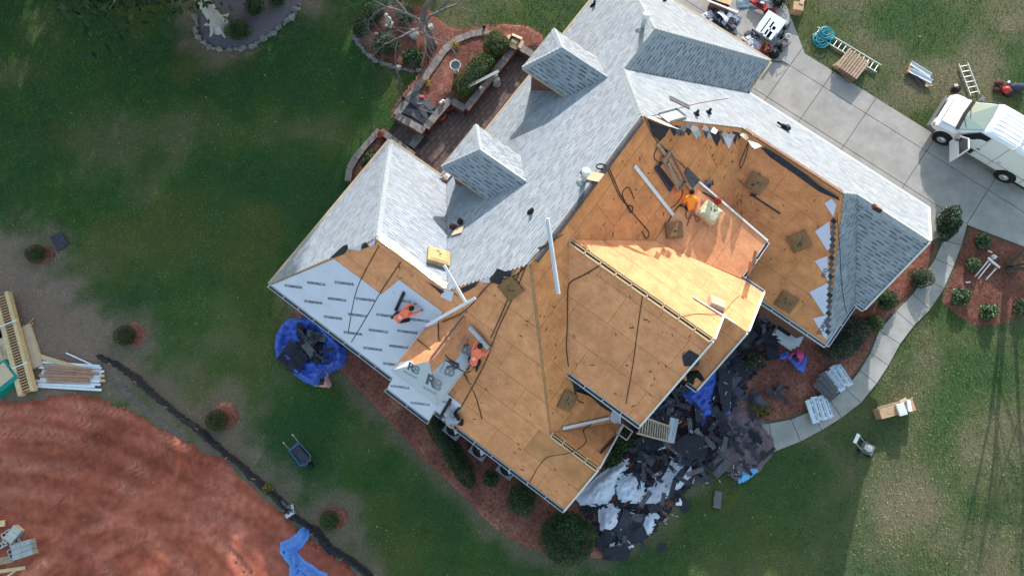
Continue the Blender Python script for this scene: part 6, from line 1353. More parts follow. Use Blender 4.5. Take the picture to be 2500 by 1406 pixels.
# --- blue tarp with a heap of old shingles, left
c0 = G(765, 862)
r = thing('blue_tarp', 'bright blue tarp gathered round a heap of old shingles below the left eave', 'tarp', (c0.x, c0.y, 0))
out_px = [(706, 782), (735, 778), (768, 776), (790, 790), (815, 812), (848, 850), (847, 870), (838, 893), (815, 905), (798, 915), (770, 942), (745, 930), (722, 913), (700, 880), (679, 878), (674, 850), (678, 822), (690, 800)]
cloth_obj(r, gp(out_px), 'tarp_blue', .30, 1.5, .04, 3., .05, .06, rim=.28, local=c0)
hp = obj('shingle_heap_base', patch_mesh('heap', [p-Vector((c0.x, c0.y, 0)) for p in gp([(733, 808), (752, 806), (770, 820), (795, 828), (815, 848), (808, 880), (795, 903), (770, 908), (752, 885), (728, 876), (718, 850), (720, 828)])], 'scrap', .07, lambda X, Y, d: .32+.30*ss(0, .7, d)+.22*(fbm(X*3, Y*3, 3)-.5), .2, None, keep=-.02), None); hp.location = (c0.x, c0.y, 0); tag(hp, 'dark heap of torn shingles lying in the gathered blue tarp', 'shingle heap')
strew(rnd_in([(733, 812), (752, 808), (795, 830), (812, 850), (795, 900), (770, 905), (728, 874), (720, 830)], 12, 2), '# of torn shingle on the heap in the gathered blue tarp', 'shingles in the blue tarp', 5, lambda x, y: .55, .0, .3)
strew([(718, 868), (728, 878), (735, 888)], 'dark shingle sheet folded over the left rim of the blue tarp', 'shingles on the tarp rim', 6, lambda x, y: .55, 1., .2)
# --- blue tarps elsewhere
r = thing('blue_tarp', 'crumpled blue tarp on the red clay at the bottom edge', 'tarp', G(740, 1350)); c1 = r.location.copy()
cloth_obj(r, gp([(742, 1288), (754, 1294), (752, 1310), (738, 1330), (722, 1345), (745, 1370), (778, 1392), (800, 1400), (800, 1425), (712, 1425), (712, 1380), (700, 1362), (688, 1348), (690, 1325), (708, 1318), (728, 1302)]), 'tarp_light', .34, 1.7, .10, 5., .045, .05, local=c1, stretch=(1, 1.8), ang=R(50))
r = thing('blue_tarp', 'blue tarp bunched under the eave of the narrow front gable', 'tarp', G(1720, 970)); c2 = r.location.copy()
cloth_obj(r, gp([(1740, 895), (1752, 905), (1746, 950), (1735, 985), (1742, 1005), (1735, 1015), (1722, 1018), (1715, 1040), (1706, 1010), (1690, 985), (1668, 965), (1672, 945), (1700, 930)]), 'tarp_blue', .22, 1.5, .12, 7., .05, .04, local=c2)
r = thing('blue_tarp', 'narrow blue tarp fold hanging down beside the dark shingle sheet', 'tarp', G(1775, 1010)); c3 = r.location.copy(); cloth_obj(r, gp([(1771, 978), (1778, 985), (1776, 1020), (1770, 1036), (1758, 1030), (1770, 1010)]), 'tarp_light', .12, 2.5, .2, 2., .04, .03, local=c3)
r = thing('blue_tarp', 'small blue tarp held by the person in magenta', 'tarp', G(1935, 882)); c4 = r.location.copy(); cloth_obj(r, gp([(1900, 870), (1918, 862), (1932, 878), (1945, 868), (1966, 872), (1962, 890), (1958, 908), (1944, 900), (1935, 888), (1920, 872), (1905, 876)]), 'tarp_blue', .2, 2.4, .15, 4., .04, .03, local=c4)
r = thing('brown_tarp', 'brownish tarp with a blue corner under the fallen shingles at the end of the walk', 'tarp', G(1790, 1090)); c5 = r.location.copy()
cloth_obj(r, gp([(1760, 1010), (1800, 990), (1835, 1020), (1885, 1075), (1880, 1110), (1850, 1150), (1802, 1174), (1770, 1150), (1735, 1130), (1745, 1085), (1755, 1050)]), 'tarp_brown', .16, 1.6, .08, 6., .06, .05, local=c5)
cloth_obj(r, gp([(1800, 1152), (1832, 1145), (1842, 1148), (1822, 1166), (1801, 1176)]), 'tarp_cyan', .08, 2., .26, 2., .05, .02, name='turned_corner', local=c5)
# --- white tarps
for k, (pp, l, hgt, fq) in enumerate((([(1408, 1215), (1450, 1172), (1492, 1140), (1532, 1122), (1530, 1140), (1505, 1168), (1497, 1200), (1480, 1225), (1450, 1232), (1418, 1228)], 'white tarp spread against the front gable corner', .3, 1.1), ([(1500, 1170), (1560, 1150), (1575, 1200), (1560, 1225), (1512, 1222)], 'white tarp in the middle of the debris', .26, 1.4), ([(1640, 1125), (1655, 1118), (1685, 1140), (1680, 1165), (1650, 1195), (1600, 1228), (1560, 1222), (1570, 1200), (1620, 1165)], 'long white tarp with shingles lying on it at the mulch edge', .15, 1.4), ([(1462, 1245), (1490, 1230), (1512, 1240), (1515, 1275), (1490, 1298), (1465, 1290)], 'bulging white tarp bag below the gable corner', .5, 1.0), ([(1560, 1280), (1590, 1250), (1606, 1260), (1585, 1298), (1555, 1300)], 'small white tarp corner by the mulch', .15, 1.8), ([(1490, 1330), (1520, 1318), (1545, 1330), (1498, 1350)], 'white tarp scrap at the bottom of the debris', .1, 1.8), ([(1600, 1070), (1612, 1062), (1622, 1080), (1620, 1092), (1604, 1095)], 'white plastic fold beside the ladder foot', .25, 2.5), ([(1640, 1120), (1655, 1115), (1658, 1140), (1640, 1142)], 'white tarp end sticking out below the dark sheet', .25, 2.), ([(1522, 1270), (1545, 1290), (1530, 1325), (1520, 1310)], 'narrow white tarp strip between dark shingles', .12, 2.))):
    r = thing('white_tarp', l, 'tarp', G(*pp[0])); c6 = r.location.copy(); cloth_obj(r, gp(pp), 'tarp_white', hgt*.5, fq*1.25, .16, 3.+k, .05, .04, local=c6, dome=.10 if k in (0, 3) else .03)
# --- debris: torn-off shingles
lab = '# of torn shingle in the debris between the ladder and the walk'
zz_ = lambda x, y: .16+.22*float(fbm(x*.9, y*.9, 2))
strew(rnd_in([(1590, 960), (1660, 940), (1760, 1020), (1850, 1060), (1880, 1110), (1800, 1150), (1700, 1160), (1640, 1110), (1560, 1040)], 74, 11), lab, 'torn-off shingles', 12, zz_, .05, .3)
strew(rnd_in([(1540, 1090), (1590, 1060), (1650, 1100), (1630, 1150), (1580, 1190), (1540, 1180)], 18, 13), '# of torn shingle between the white tarps below the ladder', 'torn-off shingles', 14, lambda x, y: .22, .1, .3)
strew(rnd_in([(1425, 1265), (1460, 1300), (1500, 1300), (1520, 1240), (1560, 1235), (1560, 1290), (1580, 1320), (1530, 1345), (1480, 1355), (1440, 1320)], 20, 15), '# of torn shingle at the lower debris end by the round shrub', 'torn-off shingles', 16, lambda x, y: .14, .25, .2)
strew([(1635, 1190), (1660, 1170), (1652, 1160), (1612, 1215), (1598, 1235), (1570, 1215), (1688, 1150), (1700, 1170), (1715, 1160)], '# of dark shingle lying on the white tarp by the mulch edge', 'shingles on the white tarp', 17, lambda x, y: .42, .0, .1)
strew(rnd_in([(1720, 900), (1800, 860), (1840, 880), (1770, 990), (1750, 960)], 30, 18), '# of torn shingle in the shadow beside the narrow gable', 'shingles in the gable shadow', 19, lambda x, y: .1, .3, .15)
strew(rnd_in([(1800, 790), (1870, 750), (1900, 800), (1880, 850), (1820, 860)], 26, 20), '# of torn shingle in the shaded corner below the bare right slope', 'shingles in the shaded corner', 21, lambda x, y: .1, .3, .15)
strew([(1812, 972), (1832, 968), (1828, 982), (1850, 975), (1846, 985)], 'dark shingle strip on the red mulch, left group', 'loose shingles on the mulch', 22, lambda x, y: .09, 0, .06); strew([(1885, 962), (1895, 952), (1906, 948), (1905, 968)], 'dark shingle strip on the red mulch, right group', 'loose shingles on the mulch right', 23, lambda x, y: .09, 0, .06)
strew([(1832, 1022), (1850, 1030), (1835, 1038)], 'dark shingle strip overlapping the end of the walk', 'shingles on the walk end', 24, lambda x, y: .14, 0, .1)
o = obj('dark_sheet', patch_mesh('dark_sheet', gp([(1672, 1062), (1712, 1070), (1705, 1112), (1680, 1122), (1636, 1090), (1638, 1082)]), 'scrap', .07, lambda X, Y, d: .42+.12*fbm(X*1.2, Y*1.2, 2), .02, None, keep=0), None); tag(o, 'large flat dark felt sheet in the middle of the debris', 'felt sheet')
o = obj('dark_sheet', patch_mesh('dark_sheet2', gp([(1750, 905), (1775, 905), (1778, 960), (1772, 1005), (1760, 1005), (1748, 950)]), 'scrap', .07, lambda X, Y, d: .35+.12*fbm(X*1.2, Y*1.2, 2), .02, None, keep=0), None); tag(o, 'long dark felt sheet leaning beside the blue tarp', 'felt sheet')
mb = MB(); rd = random.Random(31)
for x, y in rnd_in([(1420, 1250), (1530, 1060), (1600, 950), (1760, 880), (1890, 760), (1900, 850), (1780, 1000), (1880, 1080), (1820, 1150), (1700, 1160), (1600, 1290), (1500, 1350)], 1500, 30):
    p = G(x, y); mb.box((p.x, p.y, .08+rd.uniform(0, .1)), (rd.uniform(.08, .36), rd.uniform(.05, .2), .012), rd.uniform(0, 6), (rd.uniform(-.5, .5), rd.uniform(-.5, .5)))
tag(obj('shingle_crumbs', mb, 'scrap'), 'countless small shingle crumbs spread below the front gables', 'debris', kind='stuff')
mb = MB()
for x, y in rnd_in([(1530, 1060), (1600, 950), (1760, 880), (1880, 1080), (1820, 1150), (1600, 1290), (1500, 1350)], 70, 33):
    p = G(x, y); a_ = rd.uniform(0, 6.28); L_ = rd.uniform(.03, .2); mb.beam((p.x, p.y, .45), (p.x+L_*math.cos(a_), p.y+L_*math.sin(a_), .46), rd.uniform(.01, .035), .012)
tag(obj('pale_splinters', mb, 'scrap_back'), 'pale slivers of wood and paper strewn over the debris', 'debris', kind='stuff'); bpy.data.objects['pale_splinters'].data.materials[0] = M['underlayment_grey']
r = thing('shingle_bundle', 'white-wrapped bundle leaning on the foot of the ladder', 'bundle', G(1641, 1050, .9), gang((1646, 1025), (1636, 1076)), 'wrapped shingle bundles'); r.rotation_euler[0] = R(8); obj('wrapper', MB().box((0, .09, 0), (1.02, .17, .07), 0, (.25, 0)).box((0, -.08, 0), (1.02, .18, .07), 0, (-.2, 0)), 'wrapper', r); obj('printed_band', MB().box((.1, -.1, .045), (.5, .05, .01), 0, (-.2, 0)), 'wrapper_dark', r)
# ================================================================== things on the roof
def rboard(name, label, p, q, pl, w, th, m, cat='board', h=.05, edges=False):
    r, L = rthing(name, label, cat, p, q, pl, h)
    mb = MB().box((0, 0, th/2), (L, w, th)); obj('board', mb, m, r)
    if edges: obj('lip', MB().box((0, w/2, th+.02), (L, .012, .05)).box((0, -w/2, th+.02), (L, .012, .05)), m, r)
    return r
rboard('white_batten', 'white board lying along the bare upper slope', (1549, 405), (1643, 525), PL['PU'], .13, .03, 'painted_board')
rboard('drip_edge', 'bundle of white metal drip edge hanging over the front hip', (1338, 532), (1365, 716), PL['F'], .10, .05, 'drip_edge', 'trim', .35, True)
rboard('grey_plank', 'narrow grey plank above the brown crates on the upper slope', (1604, 352), (1690, 468), PL['PU'], .12, .05, 'pallet_wood', 'plank', .06)
rboard('white_batten', 'white board lying in the valley of the front gable', (1374, 1045), (1486, 1020), PL['PU'], .12, .03, 'painted_board', h=.08)
rboard('white_batten', 'pale board standing from the foam pad on the left slope', (1085, 647), (1140, 742), PL['F'], .10, .04, 'painted_board', h=.5)
rboard('white_batten', 'pale metal strip along the left eave of the felted dormer', (1040, 795), (1161, 727), PL['F'], .10, .03, 'drip_edge', h=.55)
rboard('white_batten', 'short white batten on the sunlit slope', (1692, 726), (1795, 790), PL['Y'], .06, .03, 'white_trim')
rboard('dark_board', 'short dark stick on the small front gable', (1466, 1105), (1502, 1066), PL['J'], .10, .04, 'boots', 'stick')
# shallow crates holding old trim
r, L = rthing('brown_crate', 'shallow brown tray of old boards on the upper slope', 'tray', (1625, 385), (1658, 450), PL['PU'], .04); obj('floor', MB().box((0, 0, .03), (L+.2, .5, .03)), 'pallet_wood', r)
for y_, dx, dy in ((-.25, L+.2, .04), (.25, L+.2, .04)): obj('side', MB().box((0, y_, .09), (dx, dy, .14)), 'lumber_red', r)
for x_ in (-1, 1): obj('side', MB().box((x_*(L/2+.1), 0, .09), (.04, .5, .14)), 'lumber_red', r)
obj('old_board', MB().box((0, .1, .08), (L*.85, .12, .03), .06), 'osb_stained', r); obj('old_board', MB().box((.05, -.1, .08), (L*.8, .14, .03), -.05), 'pallet_wood', r)
r, L = rthing('old_trim', 'dark old trim boards left of the brown tray', 'boards', (1606, 405), (1638, 455), PL['PU'], .04)
for k in range(3): obj('board', MB().box((0, -.12+.12*k, .04+.03*k), (L*(1.15-.1*k), .13, .04), .04*k), ('navy', 'boots', 'lumber_red')[k], r)
r, L = rthing('grey_sheet', 'grey shingle lying at the edge of the upper slope', 'shingle', (1672, 420), (1705, 455), PL['PU'], .04); obj('sheet', MB().box((0, 0, .01), (L, .42, .015)).box((0, .1, .022), (L, .16, .012)), 'scrap_back', r)
r, L = rthing('leaf_blower', 'red and black blower at the rake of the shallow roof', 'blower', (1712, 476), (1752, 494), PL['M3'], .04); obj('tube', MB().tube([(-L*.5, .1, .06), (-L*.1, .06, .1), (L*.3, 0, .12)], .035, 8), 'black', r); obj('housing', MB().blob((L*.42, 0, .12), (.16, .13, .12), 10, 7), 'red', r, True); obj('handle', MB().tube([(L*.3, 0, .22), (L*.4, 0, .3), (L*.52, 0, .22)], .02, 6), 'red', r)
r, L = rthing('dark_tool', 'dark tool bag just behind the shallow roof rake', 'tool', (1714, 455), (1730, 448), PL['PU'], .05); obj('bag', MB().blob((0, 0, .12), (.2, .15, .12), 9, 6, .2), 'navy', r); obj('strap', MB().tube([(.1, 0, .2), (.3, .1, .1), (.35, -.1, .05)], .03, 6), 'black', r)
# foam pads roofers sit on
def pad(px, py, pl, s, m, label, turn=0., hgt=.11, h=.03):
    r, L = rthing('foam_pad', label, 'foam pad', (px-14, py+turn), (px+14, py-turn), pl, h, 'foam pads on the roof'); n = 7; mb = MB(); g = []
    for i in range(n+1):
        for j in range(n+1):
            x = (i/n-.5)*s; y = (j/n-.5)*s*.92; e_ = max(abs(i/n-.5), abs(j/n-.5)); g.append((x, y, hgt*(1-.25*ss(.36, .5, e_))+random.uniform(-.008, .008)))
    k = len(g); f = [(i*(n+1)+j, (i+1)*(n+1)+j, (i+1)*(n+1)+j+1, i*(n+1)+j+1) for i in range(n) for j in range(n)]; mb.add(g, f)
    ed = [(i, 0) for i in range(n)]+[(n, j) for j in range(n)]+[(n-i, n) for i in range(n)]+[(0, n-j) for j in range(n)]; idx_ = [a*(n+1)+b for a, b in ed]; low = [(g[i][0], g[i][1], 0) for i in idx_]
    mb.v += low; q = len(idx_); mb.f += [(idx_[i], k+i, k+(i+1) % q, idx_[(i+1) % q]) for i in range(q)]; mb.mi += [0]*q; obj('foam', mb, m, r)
    sl_ = MB()
    for i in range(3): sl_.box((random.uniform(-.2, .2)*s, random.uniform(-.2, .2)*s, hgt+.004), (.16*s, .03, .006), random.uniform(0, 3))
    obj('slit', sl_, 'boots', r)
pad(1248, 703, PL['F'], .72, 'foam_dull', 'dull foam pad under the rope tips on the front slope', 10); pad(1846, 448, PL['O1'], .72, 'foam_dull', 'dull foam pad at the top of the bare right slope', -8); pad(1951, 590, PL['O1'], .74, 'foam_dull', 'dull foam pad in the middle of the bare right slope', 6); pad(1920, 737, PL['O1'], .72, 'foam_dull', 'dull foam pad near the eave of the bare right slope', -8); pad(1645, 562, PL['M3'], .66, 'foam_dull', 'dull foam pad on the shaded edge of the shallow roof', 1); pad(1384, 978, PL['PU'], .72, 'foam_dull', 'dull foam pad in the wedge beside the tall front gable', -6)
pad(1728, 521, PL['M3'], .72, 'foam_pale', 'thick pale foam block beside the kneeling worker', -12, .34); pad(1068, 633, PL['LB'], .82, 'foam', 'yellow foam block on the white shingles beside the silver film', -4, .26, .05)
r, L = rthing('pale_box', 'pale cardboard box on the sunlit slope', 'box', (1728, 738), (1762, 752), PL['Y'], .02); obj('carton', MB().box((0, 0, .1), (L, .42, .2)), 'cardboard_pale', r); obj('flap', MB().box((.05, 0, .206), (L*.9, .02, .008)), 'cardboard', r)
r, L = rthing('shingle_cutoff', 'dark shingle offcut at the rake of the tall front gable', 'shingle', (1674, 878), (1700, 872), PL['F2'], .03); obj('offcut', MB().prism([(-.3, -.2), (.15, -.3), (.32, 0), (.05, .3), (-.25, .15)], 0, .02), 'scrap', r)
# on the finished shingles
r, L = rthing('shingle_roll', 'loose grey shingle on the white slope above the torn edge', 'shingle', (1636, 240), (1682, 262), PL['B'], .03); obj('shingle', MB().box((0, 0, .015), (L+.05, .33, .016)).box((0, .08, .03), (L, .14, .012)), 'scrap_back', r)
r, L = rthing('flashing_tray', 'bright metal flashing tray by the torn edge', 'flashing', (1620, 290), (1662, 278), PL['B'], .03); obj('tray', MB().box((0, 0, .01), (L, .5, .015)).box((0, .25, .05), (L, .02, .1)).box((0, -.25, .05), (L, .02, .1)).box((L/2, 0, .05), (.02, .5, .1)), 'galvanised', r); obj('paper', MB().box((0, 0, .03), (L*.6, .3, .01)), 'painted_board', r)
r, L = rthing('wood_offcut', 'pale plywood offcut beside the white vent pipe', 'plywood', (1424, 427), (1470, 436), PL['M1'], .05); obj('offcut', MB().box((0, 0, .02), (L, .34, .03)), 'cardboard_pale', r); obj('bracket', MB().box((-L*.45, .06, .08), (.16, .2, .12)), 'boots', r)
r, L = rthing('tool_tray', 'plywood scrap with a dark tool pouch on the white slope', 'tool pouch', (1100, 565), (1130, 558), PL['M1'], .05); obj('plywood', MB().box((.1, -.08, .02), (.5, .34, .03), .1), 'cardboard_pale', r); obj('pouch', MB().blob((-.15, .12, .12), (.16, .14, .12), 9, 6, .2, 2), 'boots', r); obj('pocket', MB().blob((.16, .3, .12), (.12, .12, .13), 9, 6, .2, 4), 'black', r)
r, L = rthing('nail_gun', 'dark nail gun with hose at the driveway eave', 'nail gun', (1902, 308), (1928, 320), PL['B'], .04); obj('body', MB().box((0, 0, .08), (.34, .1, .14)).tube([(-.16, 0, .08), (-.4, .05, .1)], .05, 8), 'black', r); obj('magazine', MB().tube([(.1, -.12, .1), (.1, .1, .1)], .1, 12), 'navy', r)
for x, y, l in ((1450, 14, 'black vent pipe near the top edge of the patio slope'), (1298, 518, 'black vent pipe in the middle of the patio slope'), (1620, 2, 'black vent pipe at the top edge of the driveway slope'), (1699, 281, 'left black vent pipe of the pair above the torn edge'), (1729, 277, 'right black vent pipe of the pair above the torn edge')):
    pl = PL['M1'] if x in (1450, 1298) else PL['B'] if x > 1650 else PL['B2']; p = on(x, y, pl); r = thing('vent_pipe', l, 'vent pipe', p, 0, 'roof vent pipes'); obj('boot', MB().lathe([(.17, -.12), (.13, .02), (.06, .10)], 14), 'rubber', r, True); obj('pipe', MB().tube([(0, 0, -.1), (0, 0, .34)], .055, 10), 'black', r, True)
for x, y, l in ((1567, 72, 'white flue pipe with round cap near the upper ridge'), (1424, 445, 'white flue pipe with round cap beside the plywood offcut')):
    p = on(x, y, PL['M1']); r = thing('flue_pipe', l, 'flue pipe', p, 0, 'white flue pipes'); obj('pipe', MB().tube([(0, 0, -.2), (0, 0, .85)], .085, 14), 'galvanised', r, True); obj('cap', MB().lathe([(.02, .84), (.15, .86), (.15, .92), (.04, .95)], 16), 'white_trim', r, True); obj('flashing', MB().lathe([(.24, -.2), (.16, 0), (.1, .08)], 14), 'galvanised', r, True)
r, L = rthing('ridge_vent_tool', 'square black tool on the ridge of the right gable', 'tool', (2128, 508), (2146, 518), PL['B'], .05); obj('block', MB().box((0, 0, .08), (.34, .26, .14)), 'boots', r); obj('lid', MB().box((.05, .02, .16), (.24, .2, .03)), 'pallet_wood', r)
for x, y, l in ((1092, 425, 'white gutter piece stuck in the corner between the left wing and the dormer'),):
    r = thing('gutter_piece', l, 'gutter piece', G(x, y, 3.15), -AL); obj('trough', MB().box((0, 0, 0), (.35, .5, .03)).box((-.17, 0, .06), (.02, .5, .1)).box((.17, 0, .06), (.02, .5, .1)), 'painted_board', r); obj('leaves', MB().blob((.05, -.2, .05), (.14, .12, .06), 8, 5, .3), 'pallet_wood', r)
# dark nail and staple marks on the bare decks: torn felt tabs
mb = MB(); rd = random.Random(17)
def marks(poly, pl, n, L=(.03, .16)):
    n = int(n*.6)
    for x, y in rnd_in(poly, n, 50+n):
        p = on(x, y, pl, .035); nn = pl_normal(pl); a = Vector((rd.gauss(0, 1), rd.gauss(0, 1), 0)); a = (a-nn*a.dot(nn)).normalized(); s = rd.uniform(*L)*.5; mb.beam(p-a*s, p+a*s, rd.uniform(.010, .026), .012, nn)
marks([(1110, 720), (1280, 670), (1320, 1040), (1440, 1140), (1360, 1230), (1140, 1040)], PL['F'], 46); marks([(1400, 620), (1730, 820), (1570, 1010), (1400, 900)], PL['F2'], 40); marks([(1570, 320), (1690, 440), (1590, 580), (1400, 570)], PL['PU'], 26); marks([(1620, 340), (1790, 350), (1800, 520), (1700, 430)], PL['PU'], 20)
marks([(1815, 360), (1850, 380), (2020, 490), (1990, 800), (1880, 730), (1820, 560)], PL['O1'], 36); marks([(1800, 350), (1812, 350), (1815, 600), (1800, 560)], PL['O1'], 12, (.1, .3)); marks([(830, 630), (910, 600), (1070, 710), (960, 740)], PL['F'], 12); marks([(1300, 660), (1360, 720), (1395, 900), (1480, 1010), (1345, 1030)], PL['PU'], 18)
tag(obj('felt_tabs', mb, 'felt'), 'tiny torn felt tabs and nails left on the bare decking', 'felt tabs', kind='stuff')
r, L = rthing('dark_strip', 'long thin felt strip left on the bare right slope', 'felt strip', (1838, 478), (1905, 522), PL['O1'], .03); obj('strip', MB().box((0, 0, .01), (L, .06, .012), .0), 'felt', r); obj('torn_end', MB().box((-L*.5, .02, .015), (.22, .12, .014), .3), 'felt', r)
# ================================================================== ropes and hoses on the roof
def cord(label, pts, pl, r=.017, m='rope', cat='rope', name='rope', h=.035):
    if not isinstance(pl, list): pl = [pl]*len(pts)
    P = [on(x, y, q, h) for (x, y), q in zip(pts, pl)]; out = []
    for i in range(len(P)-1):                                   # Catmull-Rom
        a, b, c, d = P[max(i-1, 0)], P[i], P[i+1], P[min(i+2, len(P)-1)]
        for t in (0, .2, .4, .6, .8): out.append(.5*((2*b)+(c-a)*t+(2*a-5*b+4*c-d)*t*t+(3*b-a-3*c+d)*t**3))
    out.append(P[-1]); o = out[0]; ob = obj(name, MB().tube([p-o for p in out], r, 5), m); ob.location = o; return tag(ob, label, cat)
F_ = PL['F']; U_ = PL['PU']
cord('dark rope from the silver film down the left underlayment to the eave, left strand', [(925, 600), (888, 668), (872, 705), (862, 742), (850, 812)], F_); cord('dark rope from the left ridge to the eave, right strand', [(978, 640), (930, 712), (900, 765), (858, 835)], F_)
cord('rope from the ridge to the kneeling worker, left strand', [(1275, 652), (1250, 705), (1225, 765), (1198, 825)], F_, h=.05); cord('rope from the ridge past the kneeling worker to the front eave', [(1282, 655), (1255, 720), (1215, 805), (1180, 895), (1122, 1000)], F_, h=.05)
cord('rope running down the hip beside the torn shingles to the dormer', [(1375, 572), (1320, 610), (1260, 672), (1200, 690), (1150, 745), (1120, 768), (1080, 785)], F_, h=.06)
cord('dark hose looping over the felted dormer to the front slope', [(1070, 790), (1072, 830), (1090, 870), (1120, 895), (1140, 925), (1160, 965), (1172, 1005), (1176, 1022)], [dC[1][1], dC[1][1], dC[2][1], dC[2][1], F_, F_, F_, F_], .02); cord('second dark hose crossing the felted dormer', [(1018, 828), (1050, 852), (1090, 880), (1128, 905), (1146, 908), (1162, 892)], [dC[1][1], dC[1][1], dC[2][1], dC[2][1], F_, F_], .018)
cord('dark hose running down the valley beside the tall front gable', [(1462, 650), (1425, 672), (1392, 690), (1386, 720), (1385, 800), (1383, 850), (1390, 905), (1400, 940), (1410, 975), (1425, 984)], [PL['F2']]*3+[U_]*7, .02); cord('rope hanging straight down the tall front gable slope', [(1570, 712), (1557, 800), (1545, 890), (1528, 985)], PL['F2'], .014)
cord('double rope from the ridge across the upper slope, outer loop', [(1482, 400), (1500, 440), (1515, 475), (1545, 520), (1575, 555), (1585, 570), (1578, 582), (1568, 565)], U_, .018); cord('double rope from the ridge across the upper slope, inner strand', [(1478, 402), (1494, 438), (1512, 478), (1530, 500), (1545, 505), (1540, 520), (1525, 490), (1520, 470), (1535, 458), (1548, 485)], U_, .016); cord('rope loop lying on the white shingles at the ridge', [(1482, 405), (1468, 400), (1456, 404), (1462, 412), (1480, 410)], PL['M1'], .018)
cord('dark cord around the brown tray', [(1606, 358), (1597, 380), (1605, 395), (1625, 398), (1632, 380), (1622, 365), (1640, 385), (1662, 450), (1666, 475), (1650, 500), (1638, 507)], U_, .015); cord('rope along the raised edge from the torn corner', [(1574, 288), (1600, 340), (1640, 378), (1675, 412), (1700, 440)], U_, .015); cord('dark cord hanging in a long loop at the top of the right valley', [(1828, 345), (1822, 380), (1812, 405), (1808, 412), (1806, 400), (1815, 378), (1826, 350)], PL['O1'], .014)
cord('thin wire from the torn corner across the white slope', [(1590, 284), (1640, 270), (1690, 256), (1740, 246), (1778, 241)], PL['B'], .010, 'rope_red'); cord('thin bent wire standing on the white slope', [(1845, 277), (1841, 300), (1838, 330), (1850, 335), (1852, 325)], PL['B'], .010, 'wood_ladder'); cord('dark wire down the light shingles of the right wing', [(2043, 520), (2050, 600), (2055, 690), (2066, 760), (2085, 800)], PL['LBL'], .012, 'felt'); cord('dark cord wandering over the small front gable', [(1292, 1178), (1330, 1120), (1390, 1105), (1430, 1080), (1425, 1050), (1445, 1035)], [F_, F_, PL['J'], PL['J'], PL['J'], U_], .014); cord('red line on the sunlit slope', [(1668, 772), (1700, 766), (1760, 765), (1790, 735), (1805, 722)], PL['Y'], .010, 'rope_red')
cord('orange power cord tangled beside the kneeling worker', [(1690, 505), (1675, 520), (1680, 535), (1692, 515), (1700, 540), (1708, 535), (1690, 525), (1680, 545), (1678, 552)], PL['M3'], .015, 'rope_red', 'cord'); cord('brown cord from the foam pad up to the worker', [(1630, 545), (1640, 525), (1655, 505), (1668, 495)], U_, .015)
for (p, q), l in ((((1872, 150), (1912, 152)), 'black hose end on the concrete by the upper eave corner'),):
    o = obj('hose', MB().tube([G(1872, 150, .06), G(1890, 150, .06), G(1912, 152, .06), G(1925, 158, .06)], .02, 6), 'black'); tag(o, l, 'hose')
# ================================================================== people
BONES = [('pelvis', 'belly', 'shirt'), ('belly', 'chest', 'shirt'), ('chest', 'neck', 'shirt'), ('neck', 'head', 'skin'), ('head', 'crown', 'skin'), ('chest', 'shl', 'shirt'), ('shl', 'ell', 'shirt'), ('ell', 'hal', 'skin'), ('chest', 'shr', 'shirt'), ('shr', 'elr', 'shirt'), ('elr', 'har', 'skin'), ('pelvis', 'hil', 'legs'), ('hil', 'knl', 'legs'), ('knl', 'anl', 'legs'), ('anl', 'tol', 'boots'), ('pelvis', 'hir', 'legs'), ('hir', 'knr', 'legs'), ('knr', 'anr', 'legs'), ('anr', 'tor', 'boots')]
RAD = dict(pelvis=.155, belly=.15, chest=.17, neck=.062, head=.10, crown=.085, shl=.085, shr=.085, ell=.052, elr=.052, hal=.034, har=.034, hil=.105, hir=.105, knl=.068, knr=.068, anl=.048, anr=.048, tol=.036, tor=.036)
